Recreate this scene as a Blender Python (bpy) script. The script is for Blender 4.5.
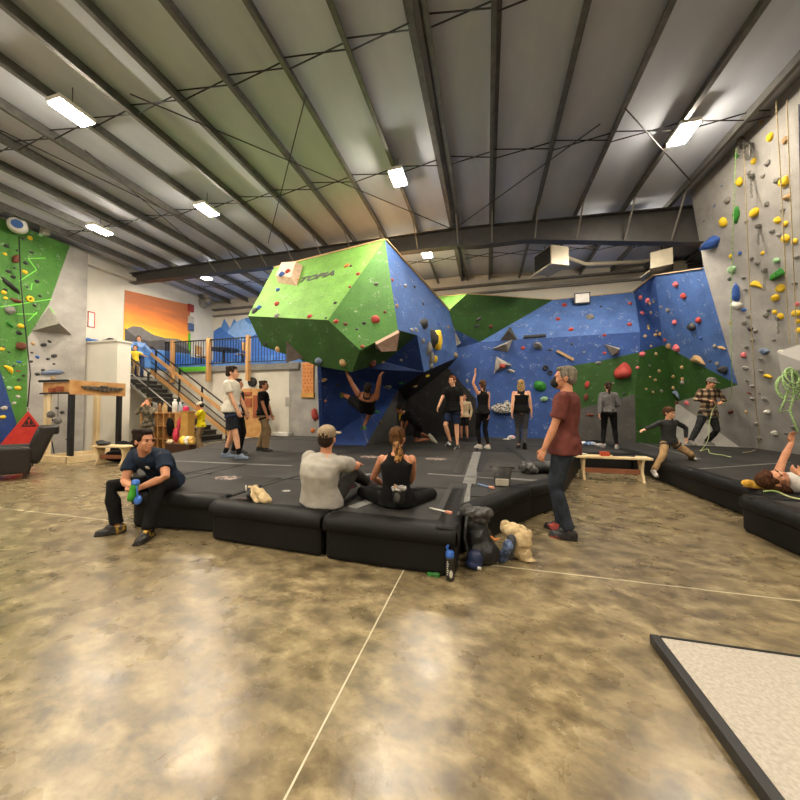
import bpy, bmesh, math, random
from mathutils import Vector, Matrix, Quaternion, noise
from mathutils.bvhtree import BVHTree
from mathutils.geometry import tessellate_polygon
random.seed(7)
for o in list(bpy.data.objects): bpy.data.objects.remove(o)
SC = bpy.context.scene
COL = SC.collection
V = Vector
# ------------------------------------------------------------------ camera, world, exposure
FPX, YAW, PITCH, EYE = 330.0, math.radians(14.8), math.radians(1.56), V((0, 0, 1.33))
cd = bpy.data.cameras.new('camera'); cam = bpy.data.objects.new('camera', cd); COL.objects.link(cam)
cam.location = EYE; cam.rotation_euler = (math.pi/2 + PITCH, 0, YAW)
cd.sensor_width = 36; cd.lens = 36*FPX/800; cd.clip_start = 0.05; cd.clip_end = 200
SC.camera = cam
w = bpy.data.worlds.new('world'); SC.world = w; w.use_nodes = True
w.node_tree.nodes['Background'].inputs[0].default_value = (0.9, 0.95, 1, 1)
w.node_tree.nodes['Background'].inputs[1].default_value = 0.02
SC.view_settings.view_transform = 'Standard'; SC.view_settings.look = 'None'
SC.view_settings.exposure = .92; SC.view_settings.gamma = 1
LAMP_POWER = 235.0      # each high bay lamp
# ------------------------------------------------------------------ maths
_R = cam.rotation_euler.to_matrix()
def rayd(px, py): return (_R @ V(((px-400)/FPX, (400-py)/FPX, -1)))
def at(px, py, X=None, Y=None, Z=None, s=None):
    d = rayd(px, py)
    if X is not None: t = X/d.x
    elif Y is not None: t = Y/d.y
    elif Z is not None: t = (Z-EYE.z)/d.z
    else: t = s
    return EYE + d*t
def onplane(px, py, p, n):
    d = rayd(px, py); return EYE + d*((p-EYE).dot(n)/d.dot(n))
# ------------------------------------------------------------------ materials
MATS = {}
def lin(c):
    if isinstance(c, str):
        c = c.lstrip('#'); c = [int(c[i:i+2], 16)/255 for i in (0, 2, 4)]
        c = [x/12.92 if x <= .04045 else ((x+.055)/1.055)**2.4 for x in c]
    return tuple(c)+(1,)
def mat(name, col, rough=.6, metal=0, col2=None, scale=6, bump=0, bscale=40, detail=4, emis=None, coat=0, alpha=None, trans=0, stretch=None, ramp=(.35, .65), spec=.5):
    if name in MATS: return MATS[name]
    m = bpy.data.materials.new(name); m.use_nodes = True; nt = m.node_tree; N = nt.nodes; L = nt.links
    b = N['Principled BSDF']; c1 = lin(col)
    c2 = lin(col2) if col2 else tuple(min(1, x*1.22+.002) for x in c1[:3])+(1,)
    tc = N.new('ShaderNodeTexCoord'); mp = N.new('ShaderNodeMapping'); L.new(tc.outputs['Object'], mp.inputs[0])
    if stretch: mp.inputs['Scale'].default_value = stretch
    nz = N.new('ShaderNodeTexNoise'); nz.inputs['Scale'].default_value = scale; nz.inputs['Detail'].default_value = detail
    L.new(mp.outputs[0], nz.inputs['Vector'])
    cr = N.new('ShaderNodeValToRGB'); cr.color_ramp.elements[0].position = ramp[0]; cr.color_ramp.elements[1].position = ramp[1]
    cr.color_ramp.elements[0].color = c1; cr.color_ramp.elements[1].color = c2
    L.new(nz.outputs[0], cr.inputs[0]); L.new(cr.outputs[0], b.inputs['Base Color'])
    b.inputs['Roughness'].default_value = rough; b.inputs['Metallic'].default_value = metal
    b.inputs['Specular IOR Level'].default_value = spec
    if coat: b.inputs['Coat Weight'].default_value = coat
    if trans: b.inputs['Transmission Weight'].default_value = trans
    if bump:
        n2 = N.new('ShaderNodeTexNoise'); n2.inputs['Scale'].default_value = bscale; n2.inputs['Detail'].default_value = 3
        L.new(mp.outputs[0], n2.inputs['Vector'])
        bp = N.new('ShaderNodeBump'); bp.inputs['Strength'].default_value = bump; bp.inputs['Distance'].default_value = .01
        L.new(n2.outputs[0], bp.inputs['Height']); L.new(bp.outputs[0], b.inputs['Normal'])
    if emis:
        b.inputs['Emission Color'].default_value = lin(emis[0]); b.inputs['Emission Strength'].default_value = emis[1]
    MATS[name] = m
    return m
def panel_mat(name, col, chalk=.25, dark=.75, chalkcol=(.75, .73, .68), holes=.55):
    """textured painted plywood: blotches, chalk smears, grid of T-nut holes, grit bump (UV in metres)"""
    if name in MATS: return MATS[name]
    m = bpy.data.materials.new(name); m.use_nodes = True; nt = m.node_tree; N = nt.nodes; L = nt.links
    b = N['Principled BSDF']; uv = N.new('ShaderNodeUVMap')
    def noi(s, d=4, vec=None):
        n = N.new('ShaderNodeTexNoise'); n.inputs['Scale'].default_value = s; n.inputs['Detail'].default_value = d
        L.new(vec or uv.outputs[0], n.inputs['Vector']); return n.outputs[0]
    def rmp(i, a, c, ca=(0, 0, 0, 1), cb=(1, 1, 1, 1)):
        r = N.new('ShaderNodeValToRGB'); r.color_ramp.elements[0].position = a; r.color_ramp.elements[1].position = c
        r.color_ramp.elements[0].color = ca; r.color_ramp.elements[1].color = cb; L.new(i, r.inputs[0]); return r.outputs[0]
    def mth(op, a, bb=None):
        n = N.new('ShaderNodeMath'); n.operation = op
        for k, x in enumerate((a, bb)):
            if x is None: continue
            if isinstance(x, (int, float)): n.inputs[k].default_value = x
            else: L.new(x, n.inputs[k])
        return n.outputs[0]
    c1 = lin(col); base = rmp(noi(2.2), .3, .7, tuple(x*dark for x in c1[:3])+(1,), tuple(min(1, x*1.12) for x in c1[:3])+(1,))
    smear = rmp(noi(4.5, 7), .56, .70); grit = rmp(noi(24, 5), .50, .66)
    fac = mth('MULTIPLY', mth('MULTIPLY', smear, grit), chalk*2.2); fac = mth('MINIMUM', fac, .8)
    fine = mth('MULTIPLY', rmp(noi(60, 3), .6, .7), chalk*.35); fac = mth('ADD', fac, fine)
    mx = N.new('ShaderNodeMixRGB'); L.new(fac, mx.inputs[0]); L.new(base, mx.inputs[1]); mx.inputs[2].default_value = lin(chalkcol)
    sp = N.new('ShaderNodeSeparateXYZ'); L.new(uv.outputs[0], sp.inputs[0])
    fx = mth('SUBTRACT', mth('FRACT', mth('DIVIDE', sp.outputs[0], .2)), .5); fy = mth('SUBTRACT', mth('FRACT', mth('DIVIDE', sp.outputs[1], .2)), .5)
    d = mth('ADD', mth('MULTIPLY', fx, fx), mth('MULTIPLY', fy, fy)); hole = mth('LESS_THAN', d, .0042)
    mx2 = N.new('ShaderNodeMixRGB'); L.new(mth('MULTIPLY', hole, holes), mx2.inputs[0]); L.new(mx.outputs[0], mx2.inputs[1]); mx2.inputs[2].default_value = (.01, .01, .01, 1)
    L.new(mx2.outputs[0], b.inputs['Base Color']); b.inputs['Roughness'].default_value = .75
    bp = N.new('ShaderNodeBump'); bp.inputs['Strength'].default_value = .35; bp.inputs['Distance'].default_value = .01
    L.new(noi(45, 4), bp.inputs['Height']); L.new(bp.outputs[0], b.inputs['Normal'])
    MATS[name] = m; return m
# ------------------------------------------------------------------ object helpers
def tag(o, label=None, cat=None, group=None, kind=None):
    if label: o['label'] = label
    if cat: o['category'] = cat
    if group: o['group'] = group
    if kind: o['kind'] = kind
    return o
def empty(name, loc, rz=0, label=None, cat=None, group=None):
    o = bpy.data.objects.new(name, None); COL.objects.link(o); o.location = loc; o.rotation_euler = (0, 0, rz)
    o.empty_display_size = .1
    return tag(o, label, cat, group)
def obj(name, bm, m, parent=None, loc=None, rot=None, smooth=False, bevel=0, world=True):
    """link bm as one mesh object. With a parent and world=True the mesh is in world space."""
    me = bpy.data.meshes.new(name); bmesh.ops.recalc_face_normals(bm, faces=bm.faces[:]) if smooth is not None and len(bm.faces) < 20000 else None
    bm.to_mesh(me); bm.free()
    ms = m if isinstance(m, (list, tuple)) else [m]
    for x in ms: me.materials.append(x)
    if smooth:
        for p in me.polygons: p.use_smooth = True
    o = bpy.data.objects.new(name, me); COL.objects.link(o)
    if parent is not None:
        o.parent = parent
        if world:
            chain = []; p = parent
            while p is not None: chain.append(p); p = p.parent
            M = Matrix.Identity(4)
            for p in reversed(chain): M = M @ Matrix.LocRotScale(p.location, p.rotation_euler, p.scale)
            me.transform(M.inverted())
    elif loc is None and world:
        # put the origin at the mesh's base
        if len(me.vertices):
            xs = [v.co for v in me.vertices]; c = V((sum(v.x for v in xs)/len(xs), sum(v.y for v in xs)/len(xs), min(v.z for v in xs)))
            me.transform(Matrix.Translation(-c)); o.location = c
    if loc is not None: o.location = loc
    if rot is not None: o.rotation_euler = rot
    if bevel:
        md = o.modifiers.new('b', 'BEVEL'); md.width = bevel; md.segments = 2; md.limit_method = 'ANGLE'
    return o
def struct(name, bm, m, **k):
    o = obj(name, bm, m, **k); o['kind'] = 'structure'; return o
def BM(): return bmesh.new()
def box(bm, x0, x1, y0, y1, z0, z1, mi=0):
    vs = [bm.verts.new((x, y, z)) for z in (z0, z1) for x, y in ((x0, y0), (x1, y0), (x1, y1), (x0, y1))]
    for f in ((0, 3, 2, 1), (4, 5, 6, 7), (0, 1, 5, 4), (1, 2, 6, 5), (2, 3, 7, 6), (3, 0, 4, 7)):
        bm.faces.new([vs[i] for i in f]).material_index = mi
    return bm
def obox(bm, p0, p1, w, h, up=V((0, 0, 1)), mi=0):
    """bar of section w (sideways) x h (along up) from p0 to p1"""
    p0, p1, up = V(p0), V(p1), V(up)
    d = (p1-p0).normalized(); sd = d.cross(up)
    if sd.length < 1e-4: sd = d.cross(V((1, 0, 0)))
    sd.normalize(); u = sd.cross(d).normalized()
    vs = [bm.verts.new(p + sd*a*w/2 + u*b*h/2) for p in (p0, p1) for a, b in ((-1, -1), (1, -1), (1, 1), (-1, 1))]
    for f in ((0, 3, 2, 1), (4, 5, 6, 7), (0, 1, 5, 4), (1, 2, 6, 5), (2, 3, 7, 6), (3, 0, 4, 7)):
        bm.faces.new([vs[i] for i in f]).material_index = mi
    return bm
def frame_of(d, ref=None):
    d = d.normalized(); r = ref if ref is not None and abs(d.dot(ref.normalized())) < .98 else (V((0, 0, 1)) if abs(d.z) < .9 else V((1, 0, 0)))
    a = d.cross(r).normalized(); b = a.cross(d).normalized(); return a, b
def tube(bm, pts, rad, seg=8, cap='round', ref=None, flat=None, mi=0):
    """tube through pts with radii; cap round or flat; flat=(ka,kb) squashes the section"""
    pts = [V(p) for p in pts]; n = len(pts)
    if isinstance(rad, (int, float)): rad = [rad]*n
    ka, kb = flat or (1, 1); rings = []; a0 = None
    dirs = []
    for i in range(n):
        d = (pts[min(i+1, n-1)]-pts[max(i-1, 0)]); dirs.append(d.normalized() if d.length > 1e-9 else V((0, 0, 1)))
    secs = []
    if cap == 'round':
        for t in (-80, -45): secs.append((pts[0]+dirs[0]*rad[0]*math.sin(math.radians(t)), dirs[0], rad[0]*math.cos(math.radians(t))))
    for i in range(n): secs.append((pts[i], dirs[i], rad[i]))
    if cap == 'round':
        for t in (45, 80): secs.append((pts[-1]+dirs[-1]*rad[-1]*math.sin(math.radians(t)), dirs[-1], rad[-1]*math.cos(math.radians(t))))
    a = None
    for p, d, r in secs:
        if a is None: a, b = frame_of(d, ref)
        else:
            a = (a-d*a.dot(d))
            a = a.normalized() if a.length > 1e-6 else frame_of(d)[0]
            b = a.cross(d).normalized()
        rings.append([bm.verts.new(p+(a*math.cos(q)*ka+b*math.sin(q)*kb)*r) for q in (2*math.pi*k/seg for k in range(seg))])
    for r0, r1 in zip(rings, rings[1:]):
        for k in range(seg): bm.faces.new((r0[k], r0[(k+1) % seg], r1[(k+1) % seg], r1[k])).material_index = mi
    bm.faces.new(rings[0][::-1]).material_index = mi; bm.faces.new(rings[-1]).material_index = mi
    return bm
def ell(bm, c, r, rot=None, seg=12, rings=8, mi=0):
    c = V(c); M = rot if rot is not None else Matrix.Identity(3)
    top = bm.verts.new(c+M@V((0, 0, r[2]))); bot = bm.verts.new(c-M@V((0, 0, r[2]))); R = []
    for i in range(1, rings):
        t = math.pi*i/rings
        R.append([bm.verts.new(c+M@V((r[0]*math.sin(t)*math.cos(q), r[1]*math.sin(t)*math.sin(q), r[2]*math.cos(t)))) for q in (2*math.pi*k/seg for k in range(seg))])
    for k in range(seg):
        bm.faces.new((top, R[0][k], R[0][(k+1) % seg])).material_index = mi; bm.faces.new((bot, R[-1][(k+1) % seg], R[-1][k])).material_index = mi
    for a, b in zip(R, R[1:]):
        for k in range(seg): bm.faces.new((a[k], b[k], b[(k+1) % seg], a[(k+1) % seg])).material_index = mi
    return bm
def lathe(bm, prof, c=(0, 0, 0), seg=20, M=None, mi=0):
    c = V(c); M = M or Matrix.Identity(3); R = []
    for r, z in prof: R.append([bm.verts.new(c+M@V((max(r, .0005)*math.cos(2*math.pi*k/seg), max(r, .0005)*math.sin(2*math.pi*k/seg), z))) for k in range(seg)])
    for a, b in zip(R, R[1:]):
        for k in range(seg): bm.faces.new((a[k], a[(k+1) % seg], b[(k+1) % seg], b[k])).material_index = mi
    bm.faces.new(R[0][::-1]).material_index = mi; bm.faces.new(R[-1]).material_index = mi
    return bm
def newell(vs):
    n = V((0, 0, 0))
    for a, b in zip(vs, vs[1:]+vs[:1]): n += V(((a.y-b.y)*(a.z+b.z), (a.z-b.z)*(a.x+b.x), (a.x-b.x)*(a.y+b.y)))
    return n.normalized()
FACETS = []       # (verts, wall name) for seating the holds on the climbing surfaces
def slab(bm, vs, th, toward=EYE, uv=True, reg=None):
    """solid panel: front polygon vs facing `toward`, thickness th behind it"""
    vs = [V(v) for v in vs]; n = newell(vs); c = sum(vs, V())/len(vs)
    if n.dot(V(toward)-c) < 0: vs = vs[::-1]; n = -n
    uvl = bm.loops.layers.uv.verify()
    uax = V((0, 0, 1)).cross(n); uax = uax.normalized() if uax.length > .05 else V((1, 0, 0)); vax = n.cross(uax)
    f = [bm.verts.new(v) for v in vs]; bk = [bm.verts.new(v-n*th) for v in vs]; fs = []
    fl_ = [V((v.dot(uax), v.dot(vax), 0)) for v in vs]
    for t in tessellate_polygon([fl_]):
        a, b_, c_ = t
        if (fl_[b_]-fl_[a]).cross(fl_[c_]-fl_[a]).z < 0: b_, c_ = c_, b_
        if (fl_[b_]-fl_[a]).cross(fl_[c_]-fl_[a]).length < 1e-7: continue
        fs.append(bm.faces.new((f[a], f[b_], f[c_]))); fs.append(bm.faces.new((bk[a], bk[c_], bk[b_])))
        if reg: FACETS.append(([vs[a].copy(), vs[b_].copy(), vs[c_].copy()], reg))
    for i in range(len(f)):
        j = (i+1) % len(f); fs.append(bm.faces.new((f[j], f[i], bk[i], bk[j])))
    for q in fs:
        for lp in q.loops: lp[uvl].uv = (lp.vert.co.dot(uax), lp.vert.co.dot(vax))
    return bm
def poly_obj(name, vs, th, m, parent=None, reg=None, kind=None, toward=EYE):
    o = obj(name, slab(BM(), vs, th, toward, reg=reg), m, parent, smooth=None)
    if kind: o['kind'] = kind
    return o
# ================================================================== THE HALL
XL, XR, YB, YF = -12.6, 8.2, 12.9, -7.0
ROOF = 6.5
def roofz(x): return ROOF if x < -.82 else ROOF-.045*(x+.82)
# floor ----------------------------------------------------------------
def floor_mat():
    m = bpy.data.materials.new('polished_concrete'); m.use_nodes = True; nt = m.node_tree; N = nt.nodes; L = nt.links; b = N['Principled BSDF']
    tc = N.new('ShaderNodeTexCoord')
    def noi(s, d, st=None, dist=0):
        mp = N.new('ShaderNodeMapping'); L.new(tc.outputs['Object'], mp.inputs[0])
        if st: mp.inputs['Scale'].default_value = st; mp.inputs['Rotation'].default_value = (0, 0, .5)
        n = N.new('ShaderNodeTexNoise'); n.inputs['Scale'].default_value = s; n.inputs['Detail'].default_value = d; n.inputs['Distortion'].default_value = dist
        n.inputs['Roughness'].default_value = .58
        L.new(mp.outputs[0], n.inputs['Vector']); return n.outputs[0]
    def rmp(i, st):
        r = N.new('ShaderNodeValToRGB'); e = r.color_ramp.elements
        while len(e) < len(st): e.new(.5)
        for k, (p, c) in enumerate(st): e[k].position = p; e[k].color = lin(c)
        L.new(i, r.inputs[0]); return r.outputs[0]
    a = rmp(noi(5.5, 7, (1, 1.4, 1), .2), [(.30, '#594d38'), (.43, '#726449'), (.54, '#8b7b5b'), (.70, '#a89874')])
    d = rmp(noi(19, 5, (1, 1.5, 1), .2), [(.34, (.42, .39, .35)), (.50, (.82, .82, .81)), (.66, (1, 1, 1))])
    mx = N.new('ShaderNodeMixRGB'); mx.blend_type = 'MULTIPLY'; mx.inputs[0].default_value = .5
    L.new(a, mx.inputs[1]); L.new(d, mx.inputs[2]); 
    big = rmp(noi(.35, 3), [(.35, (.82, .82, .83)), (.65, (1, 1, 1))])
    m3 = N.new('ShaderNodeMixRGB'); m3.blend_type = 'MULTIPLY'; m3.inputs[0].default_value = 1; L.new(mx.outputs[0], m3.inputs[1]); L.new(big, m3.inputs[2])
    L.new(m3.outputs[0], b.inputs['Base Color'])
    rr = rmp(noi(3, 5), [(.3, (.22, .22, .22)), (.7, (.36, .36, .36))]); L.new(rr, b.inputs['Roughness'])
    b.inputs['Specular IOR Level'].default_value = .6
    bp = N.new('ShaderNodeBump'); bp.inputs['Strength'].default_value = .10; bp.inputs['Distance'].default_value = .02
    L.new(noi(9, 4), bp.inputs['Height']); L.new(bp.outputs[0], b.inputs['Normal'])
    return m
M_floor = floor_mat()
struct('floor', box(BM(), XL-.3, XR+.3, YF-.3, YB+.3, -.2, 0), M_floor)
M_joint = mat('pale_joint_filler', '#b9b096', .5)
jx = at(370, 635, Z=0).x
for nm, a in (('trim_1', (jx-.004, jx+.004, .4, 8.0)), ):
    struct('trim_1', box(BM(), *a, 0, .0025), M_joint)
jy = (at(700, 591, Z=0).y+at(60, 514, Z=0).y)/2
struct('trim_2', box(BM(), XL, XR, jy-.004, jy+.004, 0, .0025), M_joint)
jy2 = at(620, 482, Z=0).y
struct('trim_3', box(BM(), XL, XR, jy2-.004, jy2+.004, 0, .0025), M_joint)
# walls ------------------------------------------------------------------
M_white = mat('white_wall_paint', '#cdc8ba', .7, col2='#d6d1c4', scale=1.5, bump=.1, bscale=60)
M_gray_wall = mat('dim_wall_liner', '#8d8a82', .8, col2='#98958c', scale=2)
struct('wall_left', box(BM(), XL-.2, XL, YF, YB, 0, ROOF+.2), M_white)
struct('wall_back', box(BM(), XL-.2, XR+.2, YB, YB+.2, 0, ROOF+.2), M_white)
struct('wall_right', box(BM(), XR, XR+.2, YF, YB, 0, ROOF+.2), M_gray_wall)  # grey tone puts the shadow of the recess into this wall's colour
struct('wall_front', box(BM(), XL-.2, XR+.2, YF-.2, YF, 0, ROOF+.2), M_gray_wall)
bm = BM()
for x0, x1 in ((XL, -.82), (-.82, XR)):
    z0, z1 = roofz(x0), roofz(x1)
    vs = [bm.verts.new(p) for p in ((x0, YF, z0), (x1, YF, z1), (x1, YB, z1), (x0, YB, z0), (x0, YF, z0+.2), (x1, YF, z1+.2), (x1, YB, z1+.2), (x0, YB, z0+.2))]
    for f in ((0, 1, 2, 3), (7, 6, 5, 4), (0, 4, 5, 1), (2, 6, 7, 3), (0, 3, 7, 4), (1, 5, 6, 2)): bm.faces.new([vs[i] for i in f])
M_roof = mat('roof_liner', '#bfc4cf', .75, col2='#c9cdd6', scale=3, stretch=(1, .3, 1), bump=.15, bscale=8)
struct('ceiling', bm, M_roof)
# seams across the liner, then purlins running away from the camera
M_steel = mat('galvanised_purlin', '#5d5b57', .55, .35, col2='#6f6d68', scale=9)
M_beam = mat('dark_grey_beam_paint', '#3d3b39', .5, .1, col2='#454340', scale=4)
M_rod = mat('dark_rod', '#1f1d1c', .5, .3)
pur = [-13.9+0.0]
pxs = [441, 432, 497, 565, 627, 690, 752]
xs = [-.80+(.02), -.95]
PURX = []
x = -1.86
while x > XL: PURX.append(x); x -= .985
PURX += [-.93, -.74, .15, 1.22, 2.2, 3.25, 4.2, 5.2, 6.2, 7.2]
def zpur(x, y0, y1, flip=1):
    bm = BM(); z = roofz(x)
    box(bm, x-.006, x+.006, y0, y1, z-.2, z); box(bm, min(x, x+.07*flip), max(x, x+.07*flip), y0, y1, z-.206, z-.19); box(bm, min(x, x-.07*flip), max(x, x-.07*flip), y0, y1, z-.012, z)
    return bm
for i, x in enumerate(sorted(PURX)):
    o = struct('ceiling_purlin', zpur(x, YF, YB, 1 if x < 0 else -1), M_steel)
# bridging struts between purlins, crossed pairs at intervals along the hall
sp = sorted(PURX)
for yy in (-4.4, -2.2, .1, 2.35, 4.1, 6.6, 11.0):
    bm = BM()
    for a, b in zip(sp, sp[1:]):
        if b-a < .4: continue
        za, zb = roofz(a), roofz(b)
        tube(bm, [(a, yy, za-.03), (b, yy, zb-.19)], .011, 5, 'flat'); tube(bm, [(a, yy+.04, za-.19), (b, yy+.04, zb-.03)], .011, 5, 'flat')
    struct('ceiling_strut', bm, M_rod)
# the big tapered portal beam (runs across) at YBM
YBM = 9.1
bm = BM()
def beam_prof(x):
    top = roofz(x)-.205
    if x < -.2: bot = EYE.z+.492*YBM+(-.2-x)*.012
    elif x < 1.0: bot = EYE.z+.485*YBM
    else: bot = EYE.z+.485*YBM-(x-1.0)*.15
    return top, bot
xsb = [XL, -9, -5, -.8, -.2, 1.0, 2.5, 4.2, 6.7]
for a, b in zip(xsb, xsb[1:]):
    (ta, ba), (tb, bb) = beam_prof(a), beam_prof(b)
    def prism(y0, y1, a0, a1, b0, b1):
        vs = [bm.verts.new(p) for p in ((a, y0, a0), (b, y0, b0), (b, y0, b1), (a, y0, a1), (a, y1, a0), (b, y1, b0), (b, y1, b1), (a, y1, a1))]
        for f in ((0, 1, 2, 3), (7, 6, 5, 4), (0, 4, 5, 1), (2, 6, 7, 3), (0, 3, 7, 4), (1, 5, 6, 2)): bm.faces.new([vs[i] for i in f])
    prism(YBM-.01, YBM+.01, ba, ta, bb, tb); prism(YBM-.12, YBM+.12, ba-.02, ba, bb-.02, bb); prism(YBM-.12, YBM+.12, ta-.02, ta, tb-.02, tb)
box(bm, 6.6, 7.0, YBM-.12, YBM+.12, 0, roofz(6.8)-.21)
struct('ceiling_beam', bm, M_beam)
# flange braces from the beam's lower edge up to the purlins
M_brace = mat('grey_brace', '#77736c', .5, .2)
for x in sp:
    if x > 5.8 or x < -9 or abs(x+.93) < .05: continue
    t, bt = beam_prof(x)
    struct('ceiling_brace', obox(BM(), (x, YBM-.10, bt+.02), (x, YBM-.75, roofz(x)-.17), .035, .012), M_brace)
# rod bracing in crossed pairs under the roof
def rod(a, b): struct('ceiling_rod', tube(BM(), [a, b], .011, 6, 'flat'), M_rod)
def rp(px, py): 
    p = at(px, py, Z=ROOF-.24); p.z = min(p.z, roofz(p.x)-.24); return p
rod(rp(130, 94), rp(452, 229)); rod(rp(306, 95), rp(268, 243)); rod(rp(600, 117), rp(457, 227)); rod(rp(625, 100), rp(690, 170))
rod(rp(0, 130), rp(190, 222)); rod(rp(85, 150), rp(215, 262))
# eave girts on the back wall and left wall (pipes and ledges)
struct('trim_4', box(BM(), XL, XR, YB-.18, YB, 6.0, 6.06), M_brace)
struct('trim_5', box(BM(), XL, XR, YB-.12, YB, 5.72, 5.78), M_brace)
struct('trim_6', box(BM(), XL, XL+.22, 5.0, YBM, 6.0, 6.12), M_white)
# lamps ------------------------------------------------------------------
M_lampbody = mat('white_lamp_housing', '#cfcac0', .5)
M_lamp = bpy.data.materials.new('glowing_lamp_diffuser'); M_lamp.use_nodes = True
b = M_lamp.node_tree.nodes['Principled BSDF']; b.inputs['Base Color'].default_value = (1, 1, 1, 1)
b.inputs['Emission Color'].default_value = (1.0, .885, .72, 1); b.inputs['Emission Strength'].default_value = LAMP_POWER
LAMPZ = 6.08
seen = [(72, 113, 'high bay lamp nearest the top left corner of the roof'), (207, 210, 'high bay lamp between purlins left of the green boulder'), (100, 230, 'high bay lamp above the green left climbing wall'),
        (398, 178, 'high bay lamp glowing above the green boulder top'), (427, 254, 'small far lamp seen below the big beam by the boulder'), (683, 134, 'bright high bay lamp beside the tall grey climbing wall'),
        (204, 277, 'far lamp near the silver duct above the mezzanine')]
def lamp(p, label):
    e = empty('ceiling_lamp', p, 0, label, 'ceiling light', 'high bay lamps under the roof')
    z = roofz(p.x)
    obj('housing', box(BM(), p.x-.15, p.x+.15, p.y-.25, p.y+.25, p.z, p.z+.07), M_lampbody, e, bevel=.01)
    obj('diffuser', box(BM(), p.x-.13, p.x+.13, p.y-.22, p.y+.22, p.z-.024, p.z-.001), M_lamp, e)
    obj('hanger', tube(BM(), [(p.x, p.y, p.z+.07), (p.x, p.y, z-.0)], .006, 5, 'flat'), M_rod, e)
LP = [at(a, b, Z=LAMPZ) for a, b, _ in seen]
for p, s in zip(LP, seen): lamp(p, s[2])
rest = [(3.35, 9.7), (-6.6, 10.6), (-10.2, 1.6), (-10.2, -3.2), (-6.6, -1.0), (-1.85, 1.1), (-1.85, -3.0), (3.3, 1.0), (3.3, -3.0), (-4.2, -4.5), (6.3, -1.0)]  # first one is an added lamp, kept behind the beam to brighten the back wall
for x, y in rest: lamp(V((x, y, LAMPZ-.1)), 'unseen high bay lamp hidden past the beam or over the floor behind')
# ================================================================== CLIMBING WALLS
MH = .38            # top of the crash mats
P_bright = panel_mat('bright_green_texture', '#74a84a', .20)
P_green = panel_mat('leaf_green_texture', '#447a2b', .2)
P_dgreen = panel_mat('deep_green_texture', '#285013', .10)  # own paint on the back wall; on the boulder's underside it paints shade
P_lblue = panel_mat('chalked_blue_texture', '#4669a6', .36)
P_blue = panel_mat('blue_texture', '#2c4d8c', .22)
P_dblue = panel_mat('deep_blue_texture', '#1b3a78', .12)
P_grey = panel_mat('grey_texture', '#a19d97', .14, holes=.12)
P_dgrey = panel_mat('charcoal_texture', '#4c4a47', .10, holes=.2)
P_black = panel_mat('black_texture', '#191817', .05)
M_ply = mat('raw_plywood_edge', '#b99a6b', .7, scale=12)
M_kick = mat('black_kickboard', '#201f1e', .8)
# --- tall grey wall at the right: leans inward as it rises
RK = .33
RN = V((-1, 0, -RK)).normalized(); RP = V((6.4, 0, MH))
def onR(px, py): return onplane(px, py, RP, RN)
def rx(z): return 6.4-RK*(z-MH)
right_wall = empty('climbing_wall', (6.4, 9, 0), 0, 'tall grey leaning climbing wall studded with yellow and grey holds', 'climbing wall')
zt = 6.22
pts = [V((rx(zt), 2.4, zt)), V((rx(zt), 8.75, zt)), onR(704, 268), onR(738, 385), V((6.4, 10.15, MH)), V((6.4, 10.15, 0)), V((6.4, 2.4, 0))]
pts[5] = V((rx(0), 10.15, 0)); pts[6] = V((rx(0), 2.4, 0))
poly_obj('face_panel', pts, .12, P_grey, right_wall, 'right')
bm = BM()
for y in (2.6, 4.6, 6.6, 8.6): obox(bm, (rx(.2)+.25, y, .0), (rx(6.0)+.25, y, 6.0), .1, .1)
obj('back_framing', bm, M_ply, right_wall)
# --- back wall group
def B(px, py, Y): return at(px, py, Y=Y)
pa, pb, pc, pd = B(553, 300, 12.65), B(634, 292, 12.6), B(640, 332, 11.9), B(480, 342, 11.9)
pe, pg = B(655, 275, 11.2), onR(738, 385)
ph = onR(704, 268); npf = (ph-pe).cross(pg-pe).normalized(); pf = onplane(663, 345, pe, npf)
pj = B(448, 311, 11.0); np3 = (pa-pj).cross(pd-pj).normalized(); pi, pk = onplane(456, 330, pj, np3), onplane(467, 294, pj, np3); pl = B(434, 297, 12.5)
def fl(px, Y, z=0.0):   # a point on the ground below pixel column px
    p = at(px, 430, Y=Y); return V((p.x, Y, z))
back_wall = empty('climbing_wall', (1, 12, 0), 0, 'long folded blue and green bouldering wall across the back of the hall', 'climbing wall')
q1, q2, q3 = B(640, 352, 11.9), B(570, 366, 11.9), B(600, 361, 11.9)
g1, g2 = B(577, 409, 11.9), B(635, 394, 11.9)
poly_obj('upper_blue_panel', [pa, pb, pc, pd], .08, P_lblue, back_wall, 'back')
lo = [pi, pd, pc, q1, q3, q2, V((g1.x-.05, 11.95, .0)), V((-2.6, 11.95, 0)), V((-2.6, 11.5, 2.0)), pj+V((-.6, .2, 0))]
# lower blue in two planar pieces
poly_obj('lower_blue_panel', [pd, pc, q1, q3, q2, B(563, 368, 11.9), V((g1.x-.3, 11.9, 0)), V((pd.x, 11.9, 0))], .08, P_blue, back_wall, 'back')
poly_obj('blue_corner_panel', [pi, pd, V((pd.x, 11.9, 0)), V((-2.9, 11.6, 0)), V((-2.9, 11.3, 3.0))], .08, P_blue, back_wall, 'back')
poly_obj('dark_green_panel', [pj, pk, pa, pd, pi], .08, P_dgreen, back_wall, 'back')
poly_obj('bright_green_panel', [pl, pk, pj], .08, P_bright, back_wall, 'back')
poly_obj('blue_fold_panel', [pb, pe, pf, q1, pc], .08, P_blue, back_wall, 'back')
poly_obj('bright_blue_panel', [pe, ph, pg, pf], .08, P_lblue, back_wall, 'back')
gcx = V((g2.x, 11.9, 0)); gl = V((g1.x-.3, 11.9, 0)); ndg = (pf-g2).cross(V((0, 0, 1))).normalized()
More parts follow.
